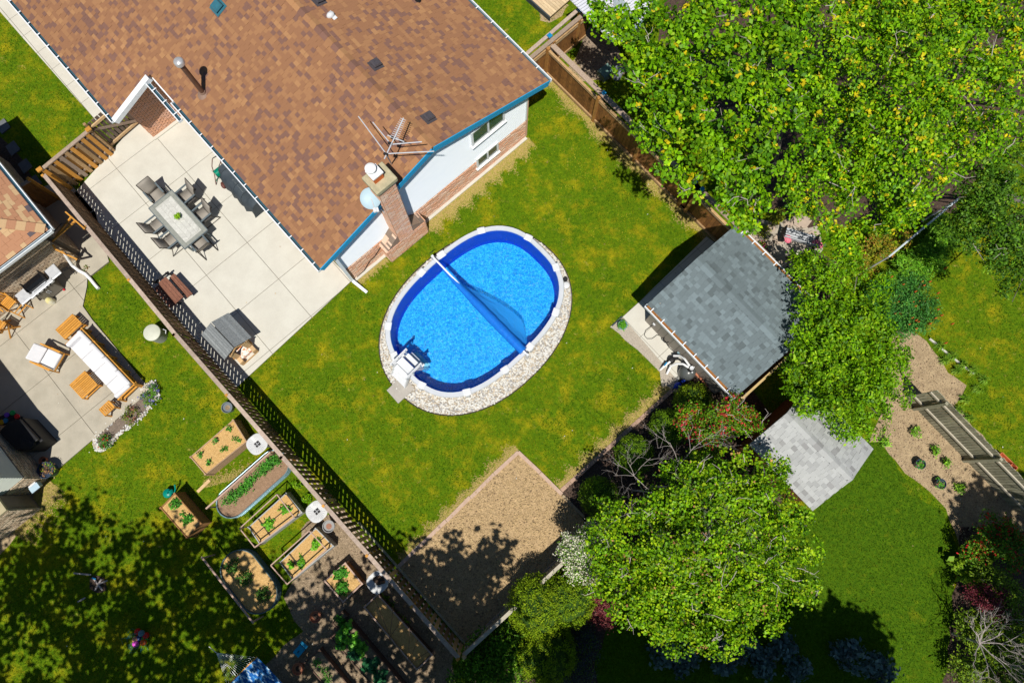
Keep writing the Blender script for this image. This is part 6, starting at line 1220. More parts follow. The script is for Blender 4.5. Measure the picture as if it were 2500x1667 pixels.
cb2 = thing('power_cable', 'thin dark cable looping over the shed path to a wall socket', 'cable', P(1590, 800)); sm = [P(*a) for a in ((1595, 792, .5), (1588, 797, .08), (1576, 806, .07), (1573, 818, .07), (1580, 826, .07), (1592, 826, .07), (1604, 817, .07), (1616, 820, .07), (1624, 832, .3), (1636, 850, .3), (1650, 862, .3))]
MB().tube(sm, .012, 5).build('cord', BLACK, cb2); MB().box(P(1597, 791, .6), (.1, .07, .1), rz=-.8).build('socket_box', VINYL, cb2); MB().tube([P(1627+8*math.cos(a), 829+7*math.sin(a), .35) for a in np.linspace(0, 6, 12)], .02, 5).build('cord_coil', BLACK, cb2)
ld = thing('log_and_slab', 'grey stone slab leaning at the lower corner of the slate-roofed shed', 'slab', P(1765, 955)); MB().prism(px([(1752, 950), (1765, 943), (1790, 965), (1772, 975)], .1), 0, .1).build('slab', CONC2, ld)
# bench with pillows, lantern and bits behind the shed
bn_ = thing('garden_bench', 'white slatted metal bench with pink pillows on the flagstones behind the shed', 'bench', P(1955, 575)); bd_ = (P(2000, 590, .45)-P(1915, 565, .45)); bd_.z = 0; bd_.normalize(); bb = Vector((-bd_.y, bd_.x, 0)); b0_ = P(1952, 580, .42); b0_.z = 0; brz2 = math.atan2(bd_.y, bd_.x); BWH = M('bench_white', (.55, .57, .60), (.42, .44, .47), 8, .6)
for i in range(4): MB().box(b0_+bb*(-.12+.11*i)+Z*.42, (1.25, .08, .025), rz=brz2).build('seat_slat', BWH, bn_)
for i in range(3): MB().box(b0_+bb*(-.22-.03*i)+Z*(.55+.12*i), (1.25, .02, .09), rz=brz2).build('back_slat', BWH, bn_)
for s_ in (-1, 1):
    MB().box(b0_+bd_*.62*s_+Z*.4, (.04, .5, .5), rz=brz2).build('arm', BLACK, bn_)
MB().box(b0_-bb*.30+Z*.84, (1.35, .03, .03), rz=brz2).build('top_rail', BWH, bn_)
def pinkm():
    m = M('pink_stripe', (.75, .16, .25), (.68, .14, .22), 4, .8, .1); return m
for i, (q_, rz_) in enumerate((((1923, 583), .2), ((1996, 596), -.3))):
    t = thing('pillow', '%s pink striped pillow on the white garden bench' % ('left', 'right')[i], 'pillow', P(*q_, .5)); MB().blob(P(*q_, .58), (.22 if i else .15, .17, .10), 14, 8, rz=rz_).build('pillow_body', pinkm(), t, smooth=True)
    for k in range(4): MB().blob(P(q_[0]-8+5*k, q_[1]+2*k-3, .655), (.012, .13, .03), 6, 5, rz=rz_).build('stripe', M('pink_pale_stripe', (.8, .42, .42), rough=.8), t)
lt = thing('garden_lantern', 'slim white lamp post with a pale lantern head behind the shed gutter', 'garden lamp', P(1905, 655)); MB().tube([P(1905, 652, .0), P(1905, 652, .0)+Z*1.6], .015, 6).build('lamp_post', AL, lt); lp = P(1905, 652, 0); MB().lathe(lp+Z*1.55, [(.04, 0), (.10, .12), (.10, .16), (.03, .2), (0, .2)], 12).build('lamp_head', M('lamp_cream', (.7, .68, .5), rough=.4), lt, smooth=True)
for c_, z_ in ((1846, 552), 0), : pass
tb_ = thing('terracotta_trough', 'open terracotta coloured box on the lawn beyond the grey fence', 'planter', P(2455, 1130)); a, b = P(2440, 1104, .1), P(2478, 1141, .1)
d = (b-a).normalized(); n = Vector((d.y, -d.x, 0)); n = n if n.x < 0 else -n; OT = M('terracotta_red', (.55, .16, .06), (.45, .12, .05), 6, .6)
MB().beam(a+n*.22+Z*-.05, b+n*.22+Z*-.05, .42, .04).build('trough_base', OT, tb_)
for o_ in (0, .44): MB().beam(a+n*o_+Z*.05, b+n*o_+Z*.05, .03, .2).build('trough_side', OT, tb_)
for e in (a, b, a.lerp(b, .7)): MB().beam(e+Z*.05, e+n*.44+Z*.05, .03, .2).build('trough_end', OT, tb_)
wl = thing('cold_frame', 'greenish glass-topped box on rubble ground behind the corner fence', 'cold frame', P(1475, 175)); gl_ = px([(1458, 172), (1484, 153), (1500, 170), (1476, 192)], .3); MB().prism(gl_, 0, .3).build('frame_box', M('frame_green', (.2, .26, .22)), wl); MB().prism([tuple(Vector(p)*.9+sum((Vector(v) for v in gl_), Vector((0, 0)))/40) for p in gl_], .3, .32).build('glass_lid', M('green_glass', (.22, .36, .32), (.14, .24, .2), 5, .15), wl)
ba = thing('plastic_barrel', 'open grey-white plastic barrel half under the maple leaves behind the fence', 'barrel', P(1510, 186)); q = MB(); q.lathe(P(1506, 188), [(.17, 0), (.20, .5), (.18, .5), (.16, .1), (0, .1)], 22).build('barrel_body', M('barrel_blue', (.48, .5, .58), (.4, .42, .5), 5), ba, smooth=True)
rb = sheet('rubble_ground', px([(1405, 150), (1420, 95), (1440, 60), (1505, 115), (1540, 170), (1480, 200), (1440, 190)]), .018, M('rubble', (.36, .28, .2), (.16, .12, .09), 8, .95, 1, world=True, fine=(30, .5), dist=.05), .05)
# ---------------------------------------------------------------- trees and shrubs
MAPLE = [(.13, .31, .003), (.20, .42, .004), (.055, .17, .003), (.32, .50, .006)]
def at(x, y, z): p = P(x, y, z); return Vector((p.x, p.y, 0))
tree('maple_tree', 'large maple with yellow-tipped leaves overhanging the brown privacy fence', P(1850, 330),
     [(1650, 95, 105, 7.4), (1560, 40, 70, 6.6), (1780, 60, 130, 8), (1915, 140, 135, 8.3), (1640, 235, 110, 7.2), (1580, 150, 70, 6.8), (1600, 310, 55, 6.3), (1800, 220, 140, 8.6), (1940, 290, 120, 8.3), (1730, 370, 105, 7.4), (1850, 420, 95, 7.1), (1825, 490, 62, 6.4), (1900, 10, 110, 8.2), (1680, 5, 80, 7.6), (1980, -20, 90, 8), (1520, 55, 40, 6.3), (1470, 32, 34, 6)], MAPLE, (5, 4, 3, 1.5), .135, 7.5, 26, .11, seed=3, trunk_r=.24, nbr=16, twigs=50, gaps=.85, asp=.7, bark=BARK, tip=((.62, .50, .01), .16))
tree('maple_tree', 'broad small-leaved maple filling the upper right corner with many yellow tips', P(2180, 330),
     [(2080, 40, 130, 8.3), (2250, 60, 140, 8.6), (2420, 60, 130, 8.2), (2060, 190, 110, 8.1), (2220, 210, 150, 9.0), (2390, 220, 140, 8.6), (2080, 340, 120, 8), (2250, 370, 125, 8.2), (2000, 440, 95, 7.2), (2130, 480, 105, 7.2), (2390, 330, 90, 8), (2180, -30, 110, 8.3), (2350, -30, 120, 8.2), (2510, 20, 90, 8), (2510, 160, 90, 8.2), (2490, 280, 70, 7.8), (2230, 500, 70, 6.8), (2060, 560, 60, 6.2)], MAPLE, (4, 4, 2.5, 2.5), .105, 9.5, 28, .11, seed=8, trunk_r=.26, nbr=18, twigs=80, gaps=.75, asp=.65, bark=BARK, tip=((.64, .55, .01), .32))
tree('leafy_tree', 'darker green tree at the right edge below the yellow-tipped maple', P(2450, 545),
     [(2400, 440, 95, 5.6), (2480, 420, 90, 6), (2460, 530, 95, 5.4), (2370, 520, 70, 5), (2520, 600, 90, 5), (2430, 620, 45, 4.4), (2490, 700, 50, 4.2)], [(.07, .18, .010), (.11, .25, .012), (.04, .11, .008), (.20, .34, .02)], (4, 3, 3, 1), .10, 11, 26, .11, seed=12, trunk_r=.15, nbr=8, twigs=14, gaps=.6)
tree('lilac_tree', 'bushy bright green lilac spreading over the corner of the slate-roofed shed', at(2060, 850, 3.5),
     [(1985, 660, 50, 3.4), (2060, 640, 70, 3.8), (2110, 720, 75, 3.8), (2030, 760, 75, 3.9), (2100, 820, 90, 4.2), (1985, 850, 62, 3.7), (2070, 910, 105, 4.2), (2160, 880, 75, 3.8), (1990, 930, 60, 3.4), (2100, 990, 72, 3.3), (2180, 950, 50, 3.2)], GL, (4, 4, 2, 2), .115, 13, 26, .095, seed=15, trunk_r=.1, nbr=12, twigs=0, gaps=.2, asp=.5)
tree('fruit_tree', 'round-leaved fruit tree spreading over the mulch bed and pale-roofed shed', at(1680, 1330, 4),
     [(1645, 1155, 28, 3.2), (1720, 1140, 48, 3.5), (1810, 1150, 58, 3.9), (1488, 1250, 30, 3.0), (1620, 1250, 75, 4.0), (1750, 1240, 110, 4.7), (1870, 1250, 90, 4.5), (1940, 1330, 62, 4.1), (1530, 1320, 85, 4.2), (1660, 1350, 120, 4.8), (1810, 1370, 115, 4.7), (1590, 1430, 95, 4.3), (1720, 1470, 105, 4.5), (1850, 1470, 85, 4.2), (1490, 1410, 50, 3.7), (1640, 1530, 62, 3.9), (1770, 1545, 55, 3.9), (1890, 1140, 40, 3.9), (1915, 1205, 34, 3.8), (1850, 1190, 40, 3.9), (1960, 1265, 26, 3.8), (1960, 1430, 42, 3.8)],
     [(.13, .30, .003), (.21, .41, .004), (.05, .14, .003), (.32, .47, .008), (.50, .28, .10)], (4, 4, 2.5, 2.5, .2), .085, 17, 26, .095, seed=21, trunk_r=.14, nbr=22, twigs=90, gaps=.7, asp=.85)
tree('red_tipped_shrub', 'tall shrub with crimson leaf tips between shed corner and fruit tree', at(1740, 1050, 2.4), [(1800, 1000, 36, 2.9), (1765, 1030, 42, 2.8), (1700, 1030, 42, 2.6), (1665, 1015, 20, 2.5), (1740, 1075, 45, 2.8), (1835, 1035, 30, 2.6)],
     [(.10, .24, .004), (.17, .33, .006), (.05, .14, .004), (.42, .03, .03)], (4, 3, 2, 1.2), .075, 45, 22, .09, seed=23, trunk_r=.05, nbr=8, twigs=24, gaps=.4, cat='shrub', tip=((.72, .04, .07), .5))
def bare(label, c, z, n, spread, seed, base=None, cat='tree', r0=.05):
    rnd = random.Random(seed); b = at(*c, z); t = thing('bare_tree', label, cat, b); q = MB()
    def grow(p, d, L, r, k):
        e = p+d*L; m_ = p.lerp(e, .5)+Vector((rnd.uniform(-.05, .05), rnd.uniform(-.05, .05), 0)); q.tube([p, m_, e], [r, r*.8, r*.6], 5)
        if k > 0:
            for _ in range(rnd.choice((2, 3, 3))): v_ = (d+Vector((rnd.uniform(-.9, .9), rnd.uniform(-.9, .9), rnd.uniform(-.2, .35)))).normalized(); grow(p.lerp(e, rnd.uniform(.5, 1)), v_, L*rnd.uniform(.55, .8), r*.55, k-1)
    MB().tube([b, b+Z*z*.6], [r0*1.6, r0*1.2], 8).build('trunk', TWIG, t)
    for i in range(n): a = 6.28*i/n+rnd.uniform(-.4, .4); grow(b+Z*z*.6, Vector((math.cos(a)*spread, math.sin(a)*spread, .7)).normalized(), z*.35, r0*.7, 4)
    q.build('branches', TWIG, t, kind='stuff'); return t
bare('pale bare-branched shrub at the lower right corner over green leaves', (2440, 1585), 2.3, 7, .8, 5, r0=.03)
bare('leafless pale branches rising through the upper side of the fruit tree', (1660, 1190), 4.1, 4, .6, 9, r0=.03)
bare('leafless twiggy branches between fruit tree and the dark mulch', (1590, 1200), 3.2, 3, .6, 13, r0=.022)
def globe(name, label, c, r, z, cols, wts, seed, dens=90, size=.05, nper=22, grp=None, cat='shrub', flat=.9, asp=.4):
    p = at(*c, z); t = thing(name, label, cat, p, grp); lob = [(p.x, p.y, z-r*flat, r, r, r*flat)]
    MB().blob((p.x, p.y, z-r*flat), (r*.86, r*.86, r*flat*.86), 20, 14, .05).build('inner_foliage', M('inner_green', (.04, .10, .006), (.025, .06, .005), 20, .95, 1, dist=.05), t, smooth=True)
    C_, O_ = shell(lob, dens, seed, lo=-.6, inner=.08, sub=False); foliage('foliage', t, C_, O_, cols, wts, size, nper, .05, asp, NEEDLE, up=.2, seed=seed)
    if z-r*flat*2 > .1: MB().tube([p, p+Z*(z-r)], .05, 7).build('trunk', BARK, t)
    else: MB().tube([p, p+Z*.3], .04, 7).build('trunk', BARK, t)
    return t
BX = [(.16, .30, .008), (.11, .23, .008), (.23, .36, .010)]; CED = [(.22, .34, .008), (.14, .25, .006), (.30, .40, .012)]
globe('boxwood_globe', 'clipped yellow-green globe shrub right beside the shed gutter end', (1703, 978), .66, 1.45, CED, (3, 3, 2), 31, grp='clipped globe shrubs along the mulch bed')
globe('boxwood_globe', 'clipped globe shrub half under the crimson-tipped shrub', (1640, 1040), .62, 1.35, BX, (3, 3, 1), 32, grp='clipped globe shrubs along the mulch bed')
globe('boxwood_globe', 'clipped globe shrub between the paver edging and bare branches', (1556, 1108), .66, 1.4, BX, (3, 3, 1), 33, grp='clipped globe shrubs along the mulch bed')
globe('boxwood_globe', 'clipped globe shrub nearest the bare soil bed', (1468, 1212), .66, 1.4, BX, (3, 3, 1), 34, grp='clipped globe shrubs along the mulch bed')
globe('cedar_globe', 'big round yellow-green cedar behind the low slatted fence', (1318, 1490), .98, 2.0, CED, (3, 3, 2), 35, size=.06, grp='round cedars below the fence'); globe('cedar_globe', 'round cedar with darker top just right of the biggest one', (1392, 1470), .85, 2.1, CED, (2, 3, 1), 36, size=.06, grp='round cedars below the fence')
globe('cedar_globe', 'spreading cedar at the lower edge left of the blue-grey shrub', (1335, 1610), 1.0, 1.7, CED, (3, 2, 2), 37, size=.06, grp='round cedars below the fence')
tree('flowering_tree', 'shrub covered in white blossom at the end of the low slatted fence', at(1445, 1350, 2.5), [(1450, 1340, 45, 2.7), (1420, 1370, 42, 2.5), (1470, 1390, 45, 2.7), (1400, 1330, 28, 2.2), (1440, 1300, 25, 2.2)], [(.78, .76, .62), (.70, .68, .5), (.12, .28, .01), (.18, .34, .015)], (3.5, 2, 3, 2), .07, 70, 20, .09, seed=41, trunk_r=.04, nbr=5, cat='shrub')
tree('burgundy_shrub', 'small burgundy-leaved shrub under the fruit tree beside the cedars', at(1450, 1450, 1.3), [(1430, 1420, 30, 1.4), (1455, 1460, 34, 1.4), (1480, 1500, 30, 1.2), (1400, 1390, 18, 1.3)], [(.18, .03, .04), (.30, .08, .08), (.12, .02, .03), (.4, .15, .12)], (3, 2, 3, 1), .06, 80, 18, .08, seed=43, trunk_r=.03, nbr=3, cat='shrub')
def ground_shrub(name, label, lobes, cols, wts, size, seed, dens=60, asp=.5, nper=18, cat='shrub', sp=.09): return tree(name, label, at(*lobes[0][:2], lobes[0][3]), lobes, cols, wts, size, dens, nper, sp, seed=seed, trunk_r=.025, nbr=3, cat=cat, asp=asp, gaps=.2)
ground_shrub('catmint', 'blue-grey mounding shrub flecked with bright green at the lower edge', [(1410, 1590, 45, .7), (1400, 1640, 45, .7), (1430, 1560, 30, .6)], [(.08, .10, .12), (.05, .07, .08), (.16, .30, .02), (.12, .15, .17)], (4, 3, 2.5, 1), .08, 45, asp=.25)
HO = [(.13, .22, .22), (.09, .16, .16), (.20, .29, .28), (.05, .10, .08)]
for i, (x, y) in enumerate(((1620, 1590), (1670, 1615), (1770, 1610), (1820, 1590), (1880, 1620), (1960, 1640), (1920, 1585), (2080, 1600), (2150, 1640))): ground_shrub('hosta', ('blue-green hosta in deep shade below the fruit tree, %s' % ('leftmost', 'second from left', 'third from left', 'fourth from left', 'fifth from left', 'second row near the lawn', 'nearest the tree edge', 'on the lawn edge', 'lowest at the lawn edge')[i]), [(x, y, 30, .5)], HO, (3, 3, 1, 2), .17, 50+i, dens=45, asp=.6, nper=9, cat='plant')
ground_shrub('green_shrub', 'dark leafy shrub behind the fence corner at the lower edge', [(1180, 1600, 45, 1.3), (1240, 1570, 40, 1.2), (1220, 1640, 50, 1.3), (1150, 1650, 40, 1.1)], [(.08, .22, .01), (.14, .32, .015), (.04, .12, .008), (.22, .38, .02)], (3, 3, 2, 1), .10, 61, dens=40, sp=.12)
ground_shrub('azalea', 'shrub with scarlet flowers near the right edge below the grey fence', [(2450, 1310, 45, 1.5), (2490, 1350, 40, 1.5), (2400, 1340, 35, 1.2)], [(.75, .02, .03), (.10, .24, .01), (.16, .32, .015), (.05, .14, .01)], (1.0, 3, 2, 2), .08, 62)
ground_shrub('hosta', 'large lime-green hosta at the edge of the lower right border', [(2375, 1385, 40, .7), (2400, 1350, 25, .6)], [(.26, .42, .02), (.18, .34, .015), (.34, .48, .04)], (3, 3, 1), .22, 63, dens=30, asp=.65, nper=7, cat='plant')
ground_shrub('leafy_shrub', 'yellow-green leafy shrub mass along the right edge under bare branches', [(2440, 1420, 50, 1.3), (2480, 1480, 45, 1.4), (2400, 1540, 40, 1.0), (2450, 1620, 60, 1.2), (2380, 1640, 40, 1.0), (2500, 1570, 50, 1.4)], [(.20, .32, .015), (.13, .24, .01), (.28, .36, .02), (.06, .12, .01)], (3, 3, 1, 2), .09, 64, dens=34, sp=.13)
ground_shrub('burgundy_shrub', 'dull maroon shrub behind pale bare branches at the right edge', [(2440, 1475, 36, 1.5), (2400, 1450, 28, 1.3)], [(.20, .035, .05), (.12, .02, .03), (.28, .06, .07)], (3, 3, 1), .07, 65)
ground_shrub('flowering_perennials', 'dark green flower clump with orange-red spikes beside the right lawn', [(2230, 700, 45, 1.0), (2190, 740, 45, 1.1), (2260, 760, 40, 1.0), (2210, 790, 35, .9), (2150, 720, 35, 1.1)], [(.05, .20, .03), (.08, .28, .04), (.03, .12, .02), (.14, .34, .04)], (3, 3, 2, 1), .09, 66, dens=60, asp=.4)
t = thing('flower_spikes', 'orange-red flower spikes standing above the dark green clump', 'flowers', P(2240, 740))
for i in range(34):
    x, y = random.gauss(2235, 38), random.gauss(745, 45); p = P(x, y, 1.05); MB().tube([p-Z*.25, p-Z*.1, p], [.012, .035, .01], 6).build('flower_spike', M('coral_red', (.65, .10, .02), (.8, .2, .05), 20, .7), t)
ground_shrub('iris_clump', 'long bright grassy leaves filling the border above the flower spikes', [(2270, 630, 45, .8), (2230, 660, 40, .8), (2290, 600, 35, .7), (2190, 680, 30, .8), (2320, 560, 40, .8)], [(.12, .34, .015), (.20, .42, .02), (.06, .2, .01)], (3, 3, 1), .20, 67, dens=55, asp=.14)
ground_shrub('russet_shrub', 'olive and russet tinted shrub beside the white rail in the upper border', [(2150, 600, 40, 1.4), (2190, 570, 35, 1.4), (2120, 640, 28, 1.2)], [(.34, .28, .02), (.25, .30, .02), (.40, .18, .04), (.14, .22, .02)], (3, 3, 1, 2), .08, 68)
wr = thing('white_rail', 'thin pale blue-white pole crossing diagonally below the maples', 'pole', P(2250, 560)); MB().tube([P(2172, 625, 2.2), P(2340, 485, 2.2)], .035, 6).build('rail', M('rail_pale', (.6, .68, .74), rough=.5), wr); 
for e in ((2172, 625), (2340, 485)): p = P(*e, 2.2); MB().tube([Vector((p.x, p.y, 0)), p], .03, 6).build('post', VINYL, wr)
def tuft(label, cs, r=.22, n=90, col=((.16, .36, .02), (.26, .44, .03))):
    p0 = P(*cs[0]); t = thing('grass_tuft', label, 'grass', p0)
    for c in cs:
        p = P(*c); b = MB()
        for i in range(n): a = random.uniform(0, 6.28); r_ = r*random.uniform(.4, 1.3); h = random.uniform(.10, .3); d = Vector((math.cos(a), math.sin(a), 0)); s_ = Vector((-d.y, d.x, 0))*.009; m_ = p+d*r_*.5+Z*h; e = p+d*r_+Z*h*.6; b.mat(i % 2); b.face([p-s_, p+s_, m_+s_, m_-s_]); b.face([m_-s_, m_+s_, e])
        b.build('grass_blades', [M('tuft_green_%d' % k, c_, tuple(x*.7 for x in c_), rough=.6, bump=0) for k, c_ in enumerate(col)], t, kind='stuff')
tuft('arching tufts of long grass along the white edging at right', [(2290, 845), (2320, 870), (2345, 890), (2370, 905), (2330, 905), (2395, 925), (2380, 950), (2350, 975), (2335, 1000), (2360, 1020), (2300, 880)])
for i, (x, y) in enumerate(((2240, 1055), (2165, 1078), (2287, 1098), (2315, 1130), (2350, 1190), (2322, 1045-5))): plant('seedling_shrub', 'young green seedling on the sandy border, %s' % ('tallest one below the grey fence', 'nearest the pale-roofed shed', 'just left of the upper dark pot', 'just above the lower dark pot', 'in the tree shadow', 'close to the fence base')[i], (x, y), .13 if i else .2, .28, [(.16, .38, .02), (.26, .48, .03), (.08, .2, .02)], (3, 2, 1), .08, 12)
plant('flowering_shrub', 'magenta and green flowering plant behind the slate roof gutter', (1862, 600), .2, .35, [(.7, .02, .25), (.12, .3, .02), (.5, .4, .03)], (2, 3, 1), .06, 18)
for i, (x, y) in enumerate(((1890, 535), (1870, 560), (1905, 520))): plant('yellow_shrub', 'yellow-leaved low shrub on the flagstones, %s' % ('the middle one', 'nearest the slate roof', 'under the maple edge')[i], (x, y), .25, .3, [(.32, .34, .02), (.2, .3, .02), (.42, .36, .03)], (3, 2, 1), .06, 20)
plant('shade_plant', 'dark strappy plant with pinkish flowers in the shade behind the shed', (1945, 690), .5, .4, [(.06, .14, .03), (.10, .2, .04), (.35, .10, .10)], (3, 2, 1), .12, 26, asp=.25)
for i, (x, y) in enumerate(((935, 1465), (948, 1480), (962, 1500), (985, 1518), (748, 1215), (720, 1180))): plant('fence_weed', 'bright green weed at the foot of the picket fence, %s' % ('by the debris-filled basin', 'second below the debris-filled basin', 'third below the debris-filled basin', 'fourth below the debris-filled basin', 'beside the second basin', 'below the blue tank bed')[i], (x, y), .15, .2, GL, (3, 2, 1, 2), .07, 12)
for i, (x, y) in enumerate(((1385, 1250), (1390, 1262))): pass
# trees south of the picture: their crowns are beyond the lower edge, their dappled shade falls into it
def southtree(label, xs, seed, z=9.0, y0=-6.7, r=1.9, gaps=.8, dens=13, rows=3, nper=14):
    rnd = random.Random(seed); L_ = []
    for x in xs:
        for k in range(rows): L_.append((x+rnd.uniform(-.6, .6), y0-k*2.1+rnd.uniform(-.25, 0), z+rnd.uniform(-.5, .4), r*rnd.uniform(.75, 1.0), r*rnd.uniform(.7, .95), r*.55))
    c = Vector((sum(l[0] for l in L_)/len(L_), sum(l[1] for l in L_)/len(L_), 0)); t = thing('shade_tree', label, 'tree', c)
    C_, O_ = shell(L_, dens, seed, lo=-1, inner=.7, sub=False); kk = C_[:, 1] < -6.77*(CAMH-C_[:, 2])/CAMH-.45; kk |= np.abs(C_[:, 0]) > 17.6*(CAMH-C_[:, 2])/CAMH+.5; C_, O_ = C_[kk], O_[kk]
    foliage('crown', t, C_, O_, GL, (3, 3, 2, 1), .27, nper, .25, seed=seed, asp=.8)
    MB().tube([c, c+Z*z*.8], [.3, .15], 9).build('trunk', BARK, t, smooth=True)
    for l in L_[::2]: MB().tube([c+Z*z*.55, Vector(l[:3])], [.1, .03], 6).build('branch', BARK, t)
southtree('tall tree below the lower left edge that dapples the lawn', (-17.3, -15.0, -12.6, -10.8), 71, y0=-6.4, dens=2.1, rows=4, nper=15)
southtree('tall tree below the lower edge that dapples the garden beds', (-8.3, -6.2, -4.0, -1.6), 72, z=8.2, y0=-8.0, dens=2.1, nper=15)
southtree('second tall tree below the lower edge that shades the bare soil bed', (-3.8, -1.9, -.3), 75, z=8.2, y0=-6.8, dens=2.8, nper=16, rows=2, r=1.5)
southtree('dense tree below the lower edge that darkens the hosta bed', (2.6, 4.6, 6.8, 9.0, 11), 73, z=8.5, y0=-9.4, dens=34, rows=3, r=1.6)
southtree('tall tree beyond the right edge that shades the sandy border and the lawn beside it', (16.2, 17.8), 74, z=9, y0=-5.0, dens=5, nper=15, r=1.4)
# ---------------------------------------------------------------- grass blades
def inpoly(x, y, poly):
    c = np.zeros(len(x), bool); n = len(poly)
    for i in range(n):
        a, b = poly[i], poly[i-1]; m_ = ((a[1] > y) != (b[1] > y)); xi = (b[0]-a[0])*(y-a[1])/((b[1]-a[1]) or 1e-9)+a[0]; c ^= m_ & (x < xi)
    return c
def grass(n):
    r = np.random.RandomState(99); x = r.uniform(-22, 23, n); y = r.uniform(-7.6, 20.5, n)
    ex = [PATIO, PATH, NPAT, SP, FBP, [H3(-.0, 0, 0).xy, H3(WW, 0, 0).xy, H3(WW, 22, 0).xy, H3(-2.3, 22, 0).xy, H3(-2.3, 9.8, 0).xy, H3(0, 9.8, 0).xy], [p.xy for p in oval(3.93, 2.99, 2.19, 72, SC_)]]
    for nm in ('soil_bed', 'mulch_bed', 'sandy_border', 'sunny_flower_border', 'garden_dirt', 'shrub_border', 'shade_soil', 'flagstone_terrace', 'gravel_strip', 'narrow_side_yard', 'rubble_ground', 'front_lawn_strip', 'painted_shade_sheet'):
        o = bpy.data.objects[nm]; k = len(o.data.vertices)//2; ex.append([(o.data.vertices[i].co+WM[nm].translation).xy for i in range(k)])
    keep = np.ones(n, bool)
    for e in ex: keep &= ~inpoly(x, y, e)
    x, y = x[keep], y[keep]; n = len(x)
    f = np.sin(x*1.3+np.sin(y*.9)*2)+np.sin(y*1.7+np.sin(x*1.1)*1.5)+np.sin(x*3.7+y*2.9)*.7+np.sin(x*7.1-y*6.3)*.5; f = (f+3)/6+r.randn(n)*.22
    g = np.array([(.045, .12, .002), (.11, .20, .003), (.22, .26, .005), (.42, .36, .03)]); idx = np.clip((f*3.1).astype(int), 0, 3); idx = np.where((idx == 3) & (r.rand(n) > .35), 2, idx)
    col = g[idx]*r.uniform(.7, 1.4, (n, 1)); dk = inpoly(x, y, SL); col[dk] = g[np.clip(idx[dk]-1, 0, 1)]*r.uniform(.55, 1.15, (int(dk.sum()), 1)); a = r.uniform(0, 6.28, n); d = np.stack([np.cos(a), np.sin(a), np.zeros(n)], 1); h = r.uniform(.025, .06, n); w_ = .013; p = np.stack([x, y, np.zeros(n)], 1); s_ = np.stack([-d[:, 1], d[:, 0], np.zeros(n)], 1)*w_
    v = np.empty((n, 3, 3)); v[:, 0] = p-s_; v[:, 1] = p+s_; v[:, 2] = p+d*(h*.9)[:, None]; v[:, 2, 2] = h
    me = bpy.data.meshes.new('grass_blades'); me.vertices.add(n*3); me.loops.add(n*3); me.polygons.add(n); me.vertices.foreach_set('co', v.ravel()); me.loops.foreach_set('vertex_index', np.arange(n*3)); me.polygons.foreach_set('loop_start', np.arange(n)*3); me.polygons.foreach_set('loop_total', np.full(n, 3))
    at_ = me.color_attributes.new('col', 'FLOAT_COLOR', 'POINT'); c4 = np.ones((n, 3, 4)); c4[:, :, :3] = col[:, None, :]; at_.data.foreach_set('color', c4.ravel()); me.update(calc_edges=True); me.materials.append(leafmat('grass_leaf', .2, .7, .1))
    o = put('grass_blades', me, Matrix.Identity(4), None, 'stuff'); o['label'] = 'short yellow-green mown grass over all the lawns'; o['category'] = 'grass'
grass(420000)
def thatch(lines, n):
    r = np.random.RandomState(5); V_, C_ = [], []
    for (a, b, w_, k) in lines:
        a, b = np.array(a[:2]), np.array(b[:2]); m_ = int(n*k); t_ = r.rand(m_); d = (b-a)/np.linalg.norm(b-a); nn = np.array([-d[1], d[0]]); off = np.abs(r.randn(m_))*abs(w_)*np.sign(w_)*(.5+.5*np.sin(t_*23+a[0])**2); p = a+(b-a)*t_[:, None]+nn*off[:, None]
        an = r.uniform(0, 6.28, m_); l_ = r.uniform(.03, .09, m_); e = np.stack([np.cos(an), np.sin(an)], 1); q = np.stack([-e[:, 1], e[:, 0]], 1)*.012; z_ = r.uniform(.008, .03, m_)
        v = np.zeros((m_, 3, 3)); v[:, 0, :2] = p-q; v[:, 1, :2] = p+q; v[:, 2, :2] = p+e*l_[:, None]; v[:, :, 2] = z_[:, None]; V_.append(v); C_.append(np.array([(.55, .40, .16), (.45, .34, .12), (.34, .33, .05)])[r.choice(3, m_)]*r.uniform(.8, 1.15, (m_, 1)))
    v = np.vstack(V_); col = np.vstack(C_); n = len(v); me = bpy.data.meshes.new('dry_thatch'); me.vertices.add(n*3); me.loops.add(n*3); me.polygons.add(n); me.vertices.foreach_set('co', v.ravel()); me.loops.foreach_set('vertex_index', np.arange(n*3)); me.polygons.foreach_set('loop_start', np.arange(n)*3); me.polygons.foreach_set('loop_total', np.full(n, 3))
    at_ = me.color_attributes.new('col', 'FLOAT_COLOR', 'POINT'); c4 = np.ones((n, 3, 4)); c4[:, :, :3] = col[:, None, :]; at_.data.foreach_set('color', c4.ravel()); me.update(calc_edges=True); me.materials.append(bpy.data.materials['grass_leaf'])
    o = put('dry_thatch', me, Matrix.Identity(4), None, 'stuff'); o['label'] = 'dry straw-coloured thatch where the lawn meets wall, fence and edging'; o['category'] = 'grass'
thatch([(H3(3.4, -.12, 0), H3(8.9, -.12, 0), -.28, .30), (H3(0, -.1, 0), H3(1.5, -.1, 0), -.15, .04), (V3(RA), V3(RBX), -.22, .26), (P(1372, 1196), P(1636, 950), .20, .16), (P(1265, 1098), P(985, 1372), -.18, .12), (P(118, 1170), P(20, 1290), .5, .10), (P(500, 1190), P(640, 1150), .25, .02)], 60000)

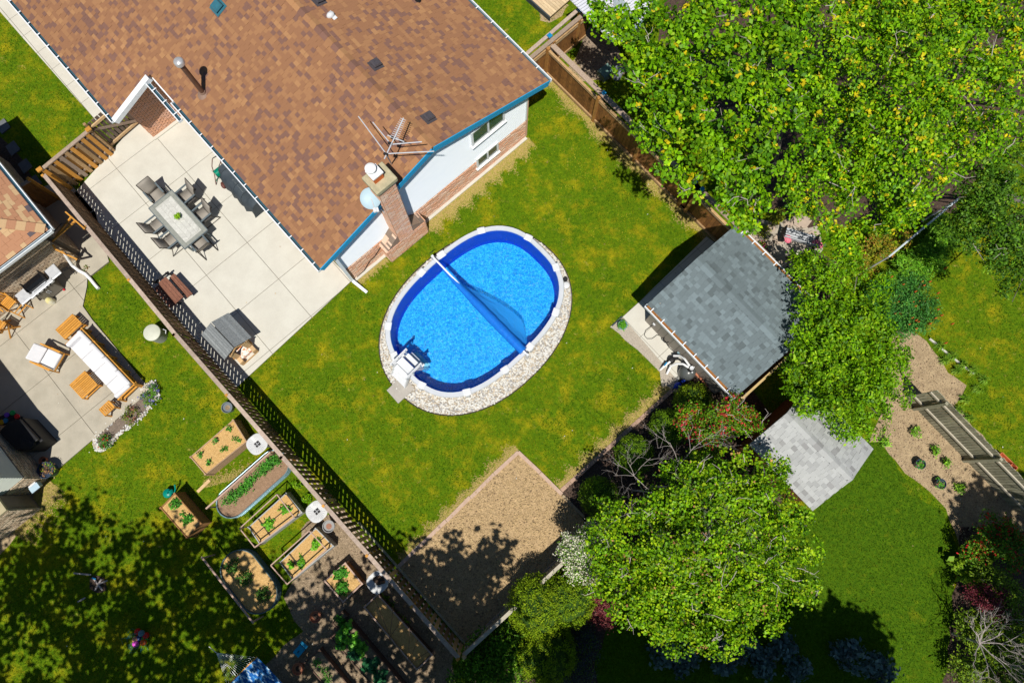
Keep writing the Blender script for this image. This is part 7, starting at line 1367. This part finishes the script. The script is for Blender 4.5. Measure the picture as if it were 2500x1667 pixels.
# ---------------------------------------------------------------- loose ground matter
def psamp(nm, inset=0):
    o = bpy.data.objects[nm]; k = len(o.data.vertices)//2; poly = [(o.data.vertices[i].co+WM[nm].translation).xy for i in range(k)]; xs = [p.x for p in poly]; ys = [p.y for p in poly]
    def f():
        for _ in range(30):
            x, y = random.uniform(min(xs), max(xs)), random.uniform(min(ys), max(ys))
            if inpoly(np.array([x]), np.array([y]), poly)[0]: return Vector((x, y, 0))
    return f
CL = [M('clod_light', (.50, .37, .20), (.45, .32, .16), 9, .95, .5), M('clod_mid', (.46, .33, .17), (.36, .25, .13), 9, .95, .5), M('clod_dark', (.30, .21, .11), (.22, .15, .09), 9, .95, .5)]
stones('soil_clods', 'dry clods scattered over the bare soil bed', 5200, psamp('soil_bed'), rr=(.008, .04), z=.008, mats=CL, cat='soil')
CT = [M('chip_light', (.46, .36, .23), rough=.95), M('chip_mid', (.38, .27, .18), rough=.95), M('chip_dark', (.20, .13, .09), rough=.95)]
stones('bark_chips', 'wood chips and crumbs over the sandy border', 4200, psamp('sandy_border'), rr=(.006, .028), z=.006, mats=CT, cat='wood chips')
CD = [M('mulch_chip', (.12, .085, .07), rough=.95), M('mulch_chip_dark', (.05, .035, .03), rough=.95), M('mulch_chip_pale', (.30, .22, .16), rough=.95)]
stones('mulch_chips', 'dark chips over the mulch bed', 5200, psamp('mulch_bed'), rr=(.008, .032), z=.01, mats=CD, cat='mulch'); stones('dirt_crumbs', 'crumbs of earth over the garden dirt', 3000, psamp('garden_dirt'), rr=(.006, .028), z=.006, mats=CT, cat='soil')
def lsamp():
    for _ in range(20):
        x, y = random.uniform(-18, 19), random.uniform(-7, 18); p = Vector((x, y, 0))
        if not insc(p, 3.9, 3.0, 2.2, SC_): return p
b = MB()
for i in range(230):
    p = lsamp(); a = random.uniform(0, 6.28); r_ = random.uniform(.012, .035); d = Vector((math.cos(a), math.sin(a), 0)); e = Vector((-d.y, d.x, 0)); b.mat(random.choice((0, 0, 1, 2))); z_ = Z*(.065 if True else 0); b.face([p-d*r_+z_, p-e*r_*.5+z_*1.15, p+d*r_+z_, p+e*r_*.5+z_*1.15])
o = b.build('fallen_petals', [M('petal_white', (.75, .74, .68), rough=.8), M('petal_tan', (.55, .40, .2), rough=.8), M('petal_brown', (.35, .2, .1), rough=.8)], None, kind='stuff'); o['label'] = 'tiny pale petals and dry leaves strewn over the lawns'; o['category'] = 'petals'
